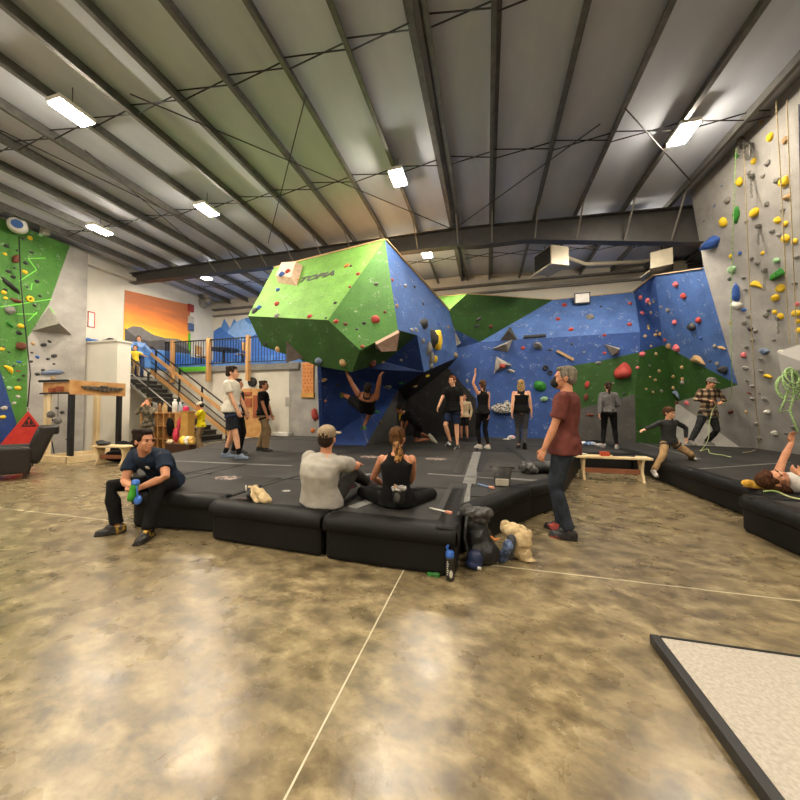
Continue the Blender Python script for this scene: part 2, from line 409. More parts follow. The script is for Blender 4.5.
poly_obj('lower_green_panel', [q1, q3, q2, B(563, 368, 11.9), gl, g1, B(618, 399, 11.9), g2], .08, P_dgreen, back_wall, 'back')
poly_obj('charcoal_panel', [gl, g1, B(618, 399, 11.9), g2, gcx], .08, P_dgrey, back_wall, 'back')
h1 = onplane(676, 402, g2, ndg); h2 = onplane(668, 434, g2, ndg); h2.z = 0
poly_obj('deep_green_panel', [q1, pf, h1, h2, gcx, g2], .08, P_dgreen, back_wall, 'back')
poly_obj('green_wedge_panel', [pf, pg, h1], .08, P_dgreen, back_wall, 'back')
poly_obj('grey_wedge_panel', [h1, pg, V((rx(0)-.0, 10.15, 0)), h2], .08, P_grey, back_wall, 'back')
obj('top_edging', [obox(x, a+V((0, .04, .012)), b+V((0, .04, .012)), .1, .02) for x in [BM()] for a, b in ((pk, pa), (pa, pb), (pb, pe), (pe, ph), (pl, pk))][0], M_ply, back_wall)
# --- the jutting boulder
def U(px, py, Y): return at(px, py, Y=Y)
v1, v2, v3, v4, v5, v6 = U(274, 268, 7.9), U(385, 240, 7.25), U(248, 316, 6.45), U(328, 320, 6.1), U(360, 350, 6.35), U(398, 330, 6.6)
v8, v9, v10 = U(449, 311, 10.85), U(454, 328, 10.85), U(424, 372, 8.4)
v10b = U(458, 357, 10.9); v11 = U(262, 346, 7.5); v12 = U(318, 366, 7.95); v13 = U(352, 372, 8.0); v14 = U(417, 335, 7.6); v15 = U(385, 362, 7.8)
v16 = U(398, 390, 9.2)
bl, br = V((at(320, 445, Z=MH).x, at(320, 445, Z=MH).y, 0)), V((at(366, 446, Z=MH).x, at(366, 446, Z=MH).y, 0))
bl.z = br.z = MH+.012
b3 = V((U(396, 440, 9.9).x, 9.9, MH+.012))
nu = (v4-v3).cross(v5-v3).normalized()
v11, v12, v13 = onplane(262, 346, v3, nu), onplane(318, 366, v3, nu), onplane(352, 372, v3, nu)
v3 = onplane(248, 316, v4, (v2-v4).cross(v1-v4).normalized()); v5 = onplane(360, 350, v4, (v2-v4).cross(v6-v4).normalized())
nu = (v4-v3).cross(v5-v3).normalized(); v11, v12, v13 = onplane(262, 346, v3, nu), onplane(318, 366, v3, nu), onplane(352, 372, v3, nu)
print('BOULDER', v3, v5, v11, v12, v13)
boulder = empty('bouldering_boulder', ((bl.x+br.x)/2, 9, 0), 0, 'huge faceted boulder with green front and blue side jutting over the mats', 'climbing wall')
poly_obj('bright_front_panel', [v1, v2, v4, v3], .09, P_bright, boulder, 'boulder')
poly_obj('green_facet_panel', [v2, v6, v5, v4], .09, P_green, boulder, 'boulder')
v35 = v12.lerp(v13, .5)
poly_obj('underside_panel', [v3, v4, v5, v13, v12, v11], .09, P_dgreen, boulder, 'boulder')  # deeper green than the front: the overhang's shade is put into the colour
poly_obj('underside_corner_panel', [v5, v6, v15, v13], .09, P_dgreen, boulder, 'boulder')  # shade of the underside painted in here too
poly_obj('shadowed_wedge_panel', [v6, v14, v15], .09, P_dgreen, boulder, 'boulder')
poly_obj('blue_side_panel', [v2, v8, v9, v10b, v10, v14, v6], .09, P_lblue, boulder, 'boulder')
poly_obj('blue_lower_panel', [v12, v13, v15, v14, v10, v16, br, bl], .09, P_dblue, boulder, 'boulder')
poly_obj('charcoal_leg_panel', [v16, b3, br], .09, P_dgrey, boulder, 'boulder')
c1p = V((U(477, 432, 11.6).x, 11.5, MH+.012)); c2p = U(476, 399, 11.4); c3p = U(448, 368, 11.2)
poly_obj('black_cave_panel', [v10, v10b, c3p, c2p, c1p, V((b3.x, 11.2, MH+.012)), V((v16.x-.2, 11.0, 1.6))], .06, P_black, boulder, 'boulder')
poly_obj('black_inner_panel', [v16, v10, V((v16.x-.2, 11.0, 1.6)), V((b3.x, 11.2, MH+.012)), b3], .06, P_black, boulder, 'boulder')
vb1, vb2 = V((-5.7, 10.35, 4.3)), V((-4.5, 10.35, 3.6)); vb3 = V((-5.5, 10.35, v1.z-.1))
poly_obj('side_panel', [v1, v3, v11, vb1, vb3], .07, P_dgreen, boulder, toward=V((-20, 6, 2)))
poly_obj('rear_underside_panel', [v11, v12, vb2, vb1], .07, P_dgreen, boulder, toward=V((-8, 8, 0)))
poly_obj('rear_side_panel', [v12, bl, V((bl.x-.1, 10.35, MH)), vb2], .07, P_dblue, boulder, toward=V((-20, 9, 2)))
poly_obj('top_panel', [v1, v2, v8, vb3], .05, M_ply, boulder, toward=V((0, 8, 20)))
bm = BM(); obox(bm, v1+V((0, .03, .02)), v2+V((0, .03, .02)), .09, .03); obox(bm, v2+V((.0, .03, .02)), v8+V((0, .03, .02)), .09, .03)
obj('top_edging', bm, M_ply, boulder)
# lettering on the boulder's front
n_front = newell([v1, v2, v4, v3]); 
if n_front.dot(EYE-v4) < 0: n_front = -n_front
M_letter = mat('charcoal_lettering', '#4a4d44', .7)
def text_on(name, s, p0, p1, h, n, m, parent, off=.006, depth=.004, shear=0, font_scale=None):
    """lettering from p0 to p1 (baseline) lying on the plane with normal n"""
    cu = bpy.data.curves.new(name, 'FONT'); cu.body = s; cu.size = 1; cu.extrude = depth; cu.shear = shear; cu.align_x = 'LEFT'; cu.offset = .045
    t = bpy.data.objects.new('tmp', cu); COL.objects.link(t); bpy.context.view_layer.update()
    dg = bpy.context.evaluated_depsgraph_get(); me = bpy.data.meshes.new_from_object(t.evaluated_get(dg)); bpy.data.objects.remove(t)
    xs = [v.co.x for v in me.vertices]; ys = [v.co.y for v in me.vertices]; x0, x1, y0, y1 = min(xs), max(xs), min(ys), max(ys)
    d = (p1-p0); Lw = d.length; xd = d.normalized(); zd = n.normalized(); yd = zd.cross(xd).normalized()
    for v in me.vertices:
        c = v.co; v.co = p0+xd*((c.x-x0)/(x1-x0)*Lw)+yd*((c.y-y0)/(y1-y0)*h)+zd*(off+c.z)
    me.materials.clear(); me.materials.append(m)
    o = bpy.data.objects.new(name, me); COL.objects.link(o)
    if parent:
        o.parent = parent; M = Matrix.LocRotScale(parent.location, parent.rotation_euler, parent.scale); me.transform(M.inverted())
    return o
p0, p1 = onplane(299, 283, v4, n_front), onplane(334, 275.5, v4, n_front)
text_on('lettering', 'TOPIA', p0, p1, .20, n_front, M_letter, boulder, shear=.25)
# --- left climbing wall: green, grey and blue
XCL = -12.25
def Lw(px, py): return at(px, py, X=XCL)
left_wall = empty('climbing_wall', (XCL, 6, 0), 0, 'green, blue and grey climbing wall rising behind the black armchair', 'climbing wall')
ztop = Lw(0, 203).z
e_top, e_bot = Lw(88, 258), Lw(86, 440); yR = e_top.y
yN = 3.0
tl, tr_ = V((XCL, yN, 6.3)), V((XCL, yR, 6.3))
A = [Lw(70, 246), Lw(49, 304), Lw(28, 337), Lw(27, 420)]
gtop = V((XCL, A[0].y, 6.3))
bA, bB = Lw(0, 370), Lw(16.5, 423)
grn = [tl, gtop, A[0], A[1], A[2], A[3], V((XCL, A[3].y, 0)), V((XCL, bB.y, 0)), bB, bA, V((XCL, yN, bA.z+2.6))]
poly_obj('green_panel', grn, .12, P_green, left_wall, 'left')
poly_obj('grey_panel', [gtop, tr_, V((XCL, yR, 0)), V((XCL, A[3].y, 0)), A[3], A[2], A[1], A[0]], .12, P_grey, left_wall, 'left')
poly_obj('blue_panel', [V((XCL, yN, bA.z+2.6)), bA, bB, V((XCL, bB.y, 0)), V((XCL, yN, 0))], .12, P_dblue, left_wall, 'left')
# light green tape lines across the paint
M_ltape = mat('lime_tape', '#6cc93c', .5)
bm = BM()
for a, b in (((28, 258.5), (45.5, 258)), ((28.5, 259), (36.5, 270)), ((36.5, 270), (19.5, 281)), ((0, 307), (52, 299)), ((32, 283), (31, 290)), ((50.5, 307), (59.5, 323)), ((15, 314), (37, 314)), ((37, 312), (28, 321))):
    p, q = Lw(*a), Lw(*b); obox(bm, p+V((.004, 0, 0)), q+V((.004, 0, 0)), .008, .02)
obj('tape_marks', bm, M_ltape, left_wall)
# grey pyramid volume on it
M_vol = mat('grey_plywood_volume', '#8d8880', .8, scale=10, bump=.2)
M_voldark = M_vol
def volume(name, base, apex, m, label, cat='climbing volume', group=None):
    """pyramid: base polygon on the wall, apex standing off it"""
    bm = BM(); bv = [bm.verts.new(p) for p in base]; av = [bm.verts.new(p) for p in (apex if isinstance(apex, list) else [apex])]
    n = len(bv)
    if len(av) == 1:
        for i in range(n): bm.faces.new((bv[i], bv[(i+1) % n], av[0]))
    else:
        for i in range(n): bm.faces.new((bv[i], bv[(i+1) % n], av[(i+1) % n], av[i]))
        bm.faces.new(av)
    bm.faces.new(bv[::-1])
    o = obj(name, bm, m, bevel=.008); return tag(o, label, cat, group)
base = [Lw(49, 307), Lw(31, 331), Lw(72, 335)]
volume('climbing_volume', base, at(59.5, 323.5, X=XCL+.62), M_vol, 'large grey pyramid volume on the grey part of the climbing wall')
# --- grey wall beside the boulder with a training board
Ym = 10.6
poly_obj('wall_panel', [at(289, 362, Y=Ym), at(325, 362, Y=Ym), V((at(325, 400, Y=Ym).x, Ym, 0)), V((at(289.5, 400, Y=Ym).x, Ym, 0))], .1, P_grey, None, 'mezz', kind='structure')
# ================================================================== MEZZANINE
M_slab = mat('grey_slab_edge', '#7d7b77', .7)
M_wood = mat('pine_wood', '#b98a55', .55, col2='#cb9c66', scale=4, stretch=(1, 1, .15))
M_blk = mat('black_powder_coat', '#141414', .45)
xr = at(300, 400, Y=Ym).x
MZ = 3.0
struct('floor_mezzanine', box(BM(), XL, xr, Ym-.12, YB, MZ-.22, MZ), M_slab)
struct('wall_under_mezzanine', box(BM(), XL, at(289.5, 400, Y=Ym).x, Ym, Ym+.12, 0, MZ-.22), M_white)
M_lgreen = mat('lime_green_paint', '#58ad1f', .6)
gx0, gx1 = at(178, 367, Y=Ym-.13).x, at(207, 367, Y=Ym-.13).x
struct('trim_7', box(BM(), gx0, gx1, Ym-.13, Ym-.12, MZ-.19, MZ-.01), M_lgreen)
# landing at the head of the stairs and the guard wall beside it
struct('floor_landing', box(BM(), XL, XL+.35, 8.8, Ym, 2.35, 2.5), M_slab)
gw = at(118, 400, Y=7.6).x
struct('wall_guard', box(BM(), XL, gw, 7.55, 7.95, 0, 3.42), M_white)
struct('trim_8', box(BM(), XL, gw+.03, 7.52, 7.98, 3.42, 3.47), M_white)
# blue matting and painted lower walls upstairs
M_bmat = mat('blue_vinyl', '#2f66b8', .5, col2='#5b8fd0', scale=3, detail=6)
struct('floor_pad', box(BM(), XL+.02, xr, Ym+.1, YB-.02, MZ, MZ+.12), M_bmat)
struct('trim_9', box(BM(), XL+.9, xr, YB-.05, YB-.005, MZ+.1, MZ+.75), M_bmat)
struct('trim_10', box(BM(), XL+.005, XL+.05, 8.8, YB-.02, MZ-.1, MZ+.62), M_bmat)
# railing
rail = empty('guard_railing', (-9, Ym-.17, MZ), 0, 'black baluster railing with pine posts along the mezzanine edge', 'railing')
posts = [173, 209, 248.5]
xa = [at(p, 360, Y=Ym-.18).x for p in posts]
xs_all = [xa[0]] + xa[1:] + [xr-.1]
zt1 = MZ+1.0
for i, x in enumerate(xa): obj('post', box(BM(), x-.06, x+.06, Ym-.27, Ym-.13, MZ-.62, zt1+.08), M_wood, rail, bevel=.008)
x0 = at(138, 345, Y=Ym-.18).x
bm = BM(); obox(bm, (x0, Ym-.2, zt1), (xr-.1, Ym-.2, zt1), .05, .04); obj('top_rail', bm, M_blk, rail)
bm = BM(); obox(bm, (x0, Ym-.2, MZ+.08), (xr-.1, Ym-.2, MZ+.08), .04, .03); obj('bottom_rail', bm, M_blk, rail)
x = x0; 
while x < xr-.1:
    if min(abs(x-a) for a in xa) > .08: obj('baluster', box(BM(), x-.009, x+.009, Ym-.209, Ym-.191, MZ+.08, zt1), M_blk, rail)
    x += .125
# murals
def gradient_mat(name, stops, axis_z0, axis_z1, noise_amt=.25):
    m = bpy.data.materials.new(name); m.use_nodes = True; nt = m.node_tree; N = nt.nodes; L = nt.links; b = N['Principled BSDF']
    g = N.new('ShaderNodeNewGeometry'); s = N.new('ShaderNodeSeparateXYZ'); L.new(g.outputs['Position'], s.inputs[0])
    mr = N.new('ShaderNodeMapRange'); mr.inputs[1].default_value = axis_z0; mr.inputs[2].default_value = axis_z1; L.new(s.outputs[2], mr.inputs[0])
    nz = N.new('ShaderNodeTexNoise'); nz.inputs['Scale'].default_value = 1.2; nz.inputs['Detail'].default_value = 6
    mp = N.new('ShaderNodeMapping'); mp.inputs['Scale'].default_value = (1, .7, 3.2); L.new(g.outputs['Position'], mp.inputs[0]); L.new(mp.outputs[0], nz.inputs['Vector'])
    ma = N.new('ShaderNodeMath'); ma.operation = 'MULTIPLY_ADD'; ma.inputs[1].default_value = noise_amt*2; L.new(nz.outputs[0], ma.inputs[0])
    sb = N.new('ShaderNodeMath'); sb.operation = 'SUBTRACT'; sb.inputs[1].default_value = noise_amt; L.new(mr.outputs[0], sb.inputs[0]); L.new(sb.outputs[0], ma.inputs[2])
    cr = N.new('ShaderNodeValToRGB'); e = cr.color_ramp.elements
    while len(e) < len(stops): e.new(.5)
    for k, (p, c) in enumerate(stops): e[k].position = p; e[k].color = lin(c)
    L.new(ma.outputs[0], cr.inputs[0]); L.new(cr.outputs[0], b.inputs['Base Color']); b.inputs['Roughness'].default_value = .7
    return m
XM = XL+.02
def Mw(px, py, d=0): return at(px, py, X=XM+d)
mural = empty('wall_painting', (XM, 9, 3.2), 0, 'orange sunset painting with dark mountains on the upstairs wall', 'mural')
corner = [Mw(125, 290), Mw(190, 305), Mw(190, 356), Mw(123, 356)]
M_sun = gradient_mat('painted_sunset', [(.12, '#ffdc50'), (.36, '#fbbd3c'), (.60, '#f2983e'), (.85, '#d67a40'), (1, '#b06a44')], 3.75, 5.25, .22)
poly_obj('sunset_sky', corner, .01, M_sun, mural)
M_m1, M_m2, M_m3 = mat('painted_grey_mountain', '#6d6a6a', .7), mat('painted_dark_mountain', '#4a4749', .7), mat('painted_blue_field', '#3d74bd', .7, col2='#6a9bd4')
def mw_poly(name, pl_, m, d): poly_obj(name, [Mw(a, b, d) for a, b in pl_], .008, m, mural)
mw_poly('grey_mountains', [(125, 330), (133, 326), (141, 327), (147, 331), (154, 335), (165, 338), (178, 339), (190, 344), (190, 356), (125, 356)], M_m1, .008)
mw_poly('dark_mountains', [(125, 328), (130, 333), (138, 338), (150, 341), (163, 340), (175, 343), (190, 351), (190, 356), (125, 356)], M_m2, .016)
mw_poly('blue_field', [(125, 347), (140, 348), (160, 350), (190, 354), (190, 362), (123, 362)], M_m3, .024)
struct('trim_11', slab(BM(), [Mw(188.3, 333, .01), Mw(190.5, 333, .01), Mw(190.5, 358, .01), Mw(188.3, 358, .01)], .02), M_lgreen)
YM2 = YB-.02
def Bw(px, py, d=0): return at(px, py, Y=YM2-d)
mural2 = empty('wall_painting', (-10, YM2, 3.2), 0, 'blue mountain range painted on the white wall behind the mezzanine', 'mural')
M_b1, M_b2, M_b3, M_b4 = mat('painted_mid_blue', '#4f7fc4', .7), mat('painted_light_blue', '#7fa8dc', .7), mat('painted_deep_blue', '#3a6ab4', .7), mat('painted_pale_line', '#b9cde8', .7)
for nm, pl_, m, d in (('far_peaks', [(214, 362), (214, 341), (218, 336), (224, 318.5), (230, 328), (234, 318.5), (240, 327), (245, 318), (249, 317.5), (254, 323), (260, 318), (275, 330), (290, 322), (310, 336), (340, 330), (340, 362)], M_b1, 0),
                      ('pale_peaks', [(228, 362), (228, 331), (236, 322), (243, 318.5), (250, 325), (256, 319), (264, 324), (275, 335), (285, 340), (340, 350), (340, 362)], M_b2, .008),
                      ('near_peaks', [(206, 362), (206, 341), (214, 331), (220, 327), (227, 333), (236, 338), (243, 341), (256, 334), (270, 340), (300, 345), (340, 340), (340, 362)], M_b3, .016)):
    poly_obj(nm, [Bw(a, b, d) for a, b in pl_], .006, m, mural2)
# stairs ------------------------------------------------------------------
YS0, YS1 = 8.8, 9.8
def zst(x): return 2.36-.65*(x+12.4)    # underside line of the stringers
xbot = -12.4+2.36/.65
stairs = empty('staircase', (xbot, 9.3, 0), 0, 'black open staircase with pine rails climbing to the mezzanine', 'staircase')
M_tread = mat('black_tread', '#1b1a19', .6); M_gsteel = mat('light_grey_steel', '#8f8d88', .45, .3)
n = 15; dx = (xbot+12.55)/n
for i in range(n):
    x = xbot-.1-dx*i; z = zst(x)+.2
    bm = BM(); box(bm, x-.30, x, YS0, YS1, z-.03, z); obj('tread', bm, M_tread, stairs)
    obj('riser', box(BM(), x-.29, x-.28, YS0+.01, YS1-.01, z-.03+.0, z+.17), M_tread, stairs)
    obj('nosing', box(BM(), x-.012, x+.004, YS0, YS1, z-.012, z+.003), M_brace, stairs)
def sl(x, dz, y): return V((x, y, zst(x)+dz))
xt = -12.55
for y in (YS0-.03,): 
    obj('stringer', obox(BM(), sl(xbot, .02, y), sl(xt, .02, y), .05, .07), M_gsteel, stairs)
obj('stringer', obox(BM(), sl(xbot, .34, YS1+.03), sl(xt, .34, YS1+.03), .05, .16), M_wood, stairs)
obj('guard_pipe', tube(BM(), [sl(xbot-.2, .43, YS0-.03), sl(xt, .43, YS0-.03)], .02, 6), M_gsteel, stairs)
obj('hand_rail', obox(BM(), sl(xbot-.0, 1.0, YS1+.02), sl(xt, 1.0, YS1+.02), .05, .12), M_wood, stairs)
obj('top_rail', obox(BM(), sl(xbot-.0, 1.28, YS1+.03), sl(xt, 1.28, YS1+.03), .04, .04), M_blk, stairs)
for dz in (.45, .7): obj('mid_rail', obox(BM(), sl(xbot, dz, YS1+.03), sl(xt, dz, YS1+.03), .03, .03), M_blk, stairs)
for x in (-12.3, -11.15, -10.1, -9.0): obj('guard_post', obox(BM(), sl(x, 0, YS1+.03), sl(x, 1.28, YS1+.03), .05, .05), M_blk, stairs)
for x in (-12.5, -11.3): obj('guard_post', obox(BM(), sl(x, 0, YS0-.03), sl(x, .95, YS0-.03), .05, .05), M_blk, stairs)
obj('near_hand_rail', obox(BM(), sl(-11.2, .95, YS0-.03), sl(xt, .95, YS0-.03), .04, .04), M_blk, stairs)
struct('wall_column', box(BM(), -11.1, -11.0, 8.6, 8.7, 0, 1.9), M_blk)
# ================================================================== MATS
def mat_vinyl():
    m = mat('black_vinyl', '#0b0a0a', .58, col2='#181716', scale=1.6, detail=7, bump=.35, bscale=3.5, spec=.22); return m
M_vinyl = mat_vinyl()
M_top = mat('chalky_black_carpet', '#201f1e', .7, col2='#393735', scale=2.2, detail=9, bump=.15, bscale=60, ramp=(.3, .75), spec=.3)
M_tape = mat('grey_seam_tape', '#62605e', .6, col2='#74726f', scale=5, detail=7)
M_dtape = mat('dark_seam_flap', '#161514', .6)
def crash_mat(poly, label, z1=MH, flap=True, front=(), bev=.045):
    """padded mat: prism with softly rounded cover edges; `front` lists the edges that carry a flap"""
    bm = BM(); lo = [bm.verts.new((x, y, 0)) for x, y in poly]; hi = [bm.verts.new((x, y, z1)) for x, y in poly]
    n = len(poly); bm.faces.new(lo[::-1]); t = bm.faces.new(hi); t.material_index = 1
    for i in range(n): bm.faces.new((lo[i], lo[(i+1) % n], hi[(i+1) % n], hi[i]))
    cx, cy = sum(p[0] for p in poly)/n, sum(p[1] for p in poly)/n
    e = empty('crash_mat', (cx, cy, 0), 0, label, 'crash mat', 'padded crash mats on the floor')
    obj('cover', bm, [M_vinyl, M_top], e, bevel=bev, smooth=None)
    for i in front:       # overhanging flap along the front edge
        a, b = V(poly[i]+(0,)), V(poly[(i+1) % n]+(0,)); d = (b-a).normalized(); nn = V((d.y, -d.x, 0))
        if nn.dot(V((cx, cy, 0))-a) > 0: nn = -nn
        bm = BM(); N_ = 24; rows = []
        prof = [(-.16, z1+.008), (-.03, z1+.010), (.018, z1-.02), (.028, z1-.07), (.024, z1-.115), (.006, z1-.12), (.0, z1-.03), (-.16, z1-.004)]
        for k in range(N_+1):
            p = a.lerp(b, k/N_); w_ = noise.noise(V((p.x*5, p.y*5, 1)))*.012
            rows.append([bm.verts.new(p+nn*(o_+(w_ if 2 <= j <= 5 else 0))+V((0, 0, z+(w_*.6 if 3 <= j <= 5 else 0)))) for j, (o_, z) in enumerate(prof)])
        for r0, r1 in zip(rows, rows[1:]):
            for j in range(len(prof)): bm.faces.new((r0[j], r0[(j+1) % len(prof)], r1[(j+1) % len(prof)], r1[j]))
        bm.faces.new(rows[0]); bm.faces.new(rows[-1][::-1])
        obj('cover_flap', bm, M_vinyl, e, smooth=True)
    return e
yf = 2.68
cx1 = -1.42; cx2 = -.245; cx0 = -2.72
crash_mat([(cx1+.02, yf), (cx2, yf-.04), (cx2, 4.0), (cx1+.02, 4.0)], 'black crash mat whose front corner has the blue-lidded bottle beside it', front=(0, 1))
crash_mat([(cx0, yf+.10), (cx1-.02, yf+.02), (cx1-.02, 4.0), (cx0, 4.0)], 'black crash mat at the front edge below the crumpled chalk bag', front=(0,))
crash_mat([(-3.86, 2.86), (cx0-.02, 2.94), (cx0-.02, 4.0), (-4.1, 4.0), (-4.75, 3.55)], 'black crash mat that the man in the navy shirt sits on', front=(0,))
crash_mat([(cx2+.02, 3.1), (.50, 4.3), (.86, 4.75), (1.05, 5.3), (cx2+.02, 5.3)], 'black angled crash mat with clear floor beyond, behind the backpacks', front=(0, 1))
crash_mat([(-4.1, 4.02), (cx2, 4.02), (cx2, 6.5), (-6.8, 6.5), (-6.55, 5.3), (-5.9, 4.35), (-4.78, 3.6)], 'wide black crash mat behind the seated climbers, white-shirted teen on its far end')
crash_mat([(cx2+.02, 5.32), (1.05, 5.32), (2.0, 8.2), (3.03, 8.2), (3.03, 9.0), (cx2+.02, 9.0)], 'black crash mat stretching from the zip pouch to the women at the wall')
crash_mat([(-6.85, 6.52), (cx2, 6.52), (cx2, 9.0), (-7.6, 9.0), (-7.4, 7.5)], 'black crash mat under the overhanging boulder')
crash_mat([(-7.6, 9.02), (3.03, 9.02), (3.03, 11.6), (-4.6, 11.4), (-4.6, 10.35), (-7.7, 10.5)], 'black crash mat running along the foot of the back wall')
crash_mat([(3.05, 4.52), (6.32, 4.52), (6.32, 10.05), (4.1, 10.7), (3.05, 11.3)], 'long black crash mat below the tall grey wall, boy stepping off it', front=(4,))
crash_mat([(2.69, 2.6), (6.32, 2.6), (6.32, 4.5), (2.69, 4.5)], 'nearest black crash mat by the grey wall with the green rope end', front=(3, 2))
# tape strips on the seams
def strip(a, b, w_, label, m=M_tape, z=MH):
    p, q = V((a[0], a[1], z+.004)), V((b[0], b[1], z+.004))
    o = obj('seam_strip', obox(BM(), p, q, w_, .006), m); return tag(o, label, 'tape strip', 'flat strips over the mat seams')
def tp(px, py): p = at(px, py, Z=MH); return (p.x, p.y)
strip(tp(469, 484), tp(477, 452), .16, 'wide grey seam strip running towards the back wall beside the zip pouch')
strip(tp(465, 515), tp(469, 484), .06, 'narrow grey seam strip ending at the backpack on the front mat')
strip(tp(428, 474), tp(500, 479), .05, 'long thin grey strip lying across the seam near the zip pouch')
strip(tp(510, 479), tp(538, 481), .10, 'pale grey strip beside the dark duffel bag')
strip(tp(170, 461), tp(292, 466), .07, 'long pale grey seam strip behind the chalk bag on the mats')
strip(tp(345, 479), tp(372, 474), .10, 'short grey strip in front of the raised knee of the seated man')
strip(tp(352, 508), tp(384, 497), .12, 'grey strip between the two seated climbers')
strip(tp(457, 474), tp(466, 452), .14, 'dark seam flap left of the wide grey seam strip', M_dtape)
strip(tp(480, 472), tp(484, 452), .12, 'dark seam flap right of the wide grey seam strip', M_dtape)
strip(tp(447, 515), tp(459, 484), .22, 'broad black flap beside the kneeing leg of the seated woman', M_dtape)
strip(tp(480, 497), tp(478, 488), .20, 'broad black flap in front of the zip pouch', M_dtape)
strip(tp(172, 482), tp(250, 463), .06, 'dark seam line crossing the mat towards the white-shirted teen', M_dtape)
strip(tp(262, 486), tp(330, 466), .05, 'dark seam line leading past the seated man in grey', M_dtape)
strip(tp(172, 476), tp(222, 466), .04, 'thin dark seam line nearest the navy-shirted man', M_dtape)
strip(tp(360, 500), tp(392, 478), .06, 'dark seam line between the two seated climbers', M_dtape)
strip(tp(505, 445), tp(540, 470), .09, 'dark seam flap behind the woman in the black tank top', M_dtape)
strip(tp(470, 451), tp(515, 452), .05, 'dark seam line at the feet of the woman pointing up', M_dtape)
strip(tp(640, 443), tp(700, 459), .05, 'grey seam line on the mat behind the boy')
strip(tp(690, 470), tp(790, 462.5), .04, 'pale seam line on the mat nearest the grey wall')
# worn printed patches on the mats
M_worn = mat('worn_white_print', '#3b3837', .7, col2='#b49c90', scale=14, detail=8, ramp=(.45, .6))
def patch(px, py, w_, label, m=M_worn):
    p = at(px, py, Z=MH); bm = BM(); n = 22
    vs = [bm.verts.new((p.x+w_*math.cos(k*2*math.pi/n)*(1+.25*noise.noise(V((k*.9, px, 0)))), p.y+w_*.75*math.sin(k*2*math.pi/n)*(1+.3*noise.noise(V((k*.8, py, 3)))), MH+.004)) for k in range(n)]
    vb = [bm.verts.new(v.co-V((0, 0, .003))) for v in vs]; bm.faces.new(vs); bm.faces.new(vb[::-1])
    for k in range(n): bm.faces.new((vs[k], vb[k], vb[(k+1) % n], vs[(k+1) % n]))
    o = obj('worn_print', bm, m); tag(o, label, 'print', 'worn round prints on the mats')
patch(228, 478, .18, 'worn pinkish print on the mat behind the crumpled chalk bag')
patch(370, 457, .20, 'worn pale print on the mat between the seated climbers and the boulder')
patch(436, 459, .20, 'worn pinkish print on the mat in front of the man in shorts')
patch(286, 491, .05, 'small white chalk patch on the mat left of the man in grey', mat('chalk_dust', '#6d6b68', .9, col2='#b8b5ae', scale=30))
# ================================================================== PEOPLE
JOBS = []
def soft(name, bm, m, parent, vox=.01, it=4, folds=0, ffreq=9, fdir=None, shape='CLOTH'):
    """one continuous surface grown from overlapping closed pieces"""
    me = bpy.data.meshes.new(name); bmesh.ops.recalc_face_normals(bm, faces=bm.faces[:]); bm.to_mesh(me); bm.free()
    for x in (m if isinstance(m, (list, tuple)) else [m]): me.materials.append(x)
    o = bpy.data.objects.new(name, me); COL.objects.link(o); o.parent = parent
    r = o.modifiers.new('r', 'REMESH'); r.mode = 'VOXEL'; r.voxel_size = vox; r.use_smooth_shade = True
    s = o.modifiers.new('s', 'SMOOTH'); s.factor = .5; s.iterations = it
    JOBS.append((o, folds, ffreq, fdir)); return o
def finalize():
    bpy.context.view_layer.update(); dg = bpy.context.evaluated_depsgraph_get(); new = []
    for o, folds, ff, fd in JOBS: new.append(bpy.data.meshes.new_from_object(o.evaluated_get(dg)))
    for (o, folds, ff, fd), me in zip(JOBS, new):
        o.modifiers.clear(); old = o.data; o.data = me; nm = old.name; bpy.data.meshes.remove(old); me.name = nm
        if folds:
            off = random.uniform(0, 50); ns = [v.normal.copy() for v in me.vertices]
            sc = V(fd) if fd else V((1, 1, .45))
            for v, n in zip(me.vertices, ns):
                c = v.co; q = V((c.x*sc.x, c.y*sc.y, c.z*sc.z))*ff + V((off, 0, 0))
                a = noise.noise(q); b_ = noise.noise(q*2.7+V((9, 3, 1)))
                v.co = c + n*folds*((1-2*abs(a))*1.0 + .45*b_ - .4)
        for p in me.polygons: p.use_smooth = True
    JOBS.clear()
def skin(c, c2=None): return mat('skin_'+c, '#'+c, .55, col2='#'+(c2 or c), scale=30, ramp=(.3, .7))
def cloth(n, c, c2=None, **k): return mat(n, c, k.pop('rough', .85), col2=c2, scale=k.pop('scale', 14), bump=k.pop('bump', .25), bscale=k.pop('bscale', 160), spec=.18, **k)
M_shoe_w, M_shoe_k = mat('off_white_shoe', '#b7b2a8', .6), mat('black_shoe', '#151414', .6)
M_eye, M_lip = mat('dark_eye', '#1c1410', .25), mat('lip', '#9c5448', .5)
def loft(bm, secs, seg=20):
    R = []
    for c, r, f, hw, hd in secs: R.append([bm.verts.new(c+r*math.cos(q)*hw+f*math.sin(q)*hd) for q in (2*math.pi*k/seg for k in range(seg))])
    for a, b in zip(R, R[1:]):
        for k in range(seg): bm.faces.new((a[k], a[(k+1) % seg], b[(k+1) % seg], b[k]))
    bm.faces.new(R[0][::-1]); bm.faces.new(R[-1])
def ik(a, t, l1, l2, pole):
    d = t-a; L = min(d.length, (l1+l2)*.999); L = max(L, abs(l1-l2)+.02); dn = d.normalized()
    x = (l1*l1-l2*l2+L*L)/(2*L); h = math.sqrt(max(0, l1*l1-x*x)); p = pole-dn*pole.dot(dn)
    p = p.normalized() if p.length > 1e-4 else V((0, 0, 1))
    return a+dn*x+p*h, a+dn*L
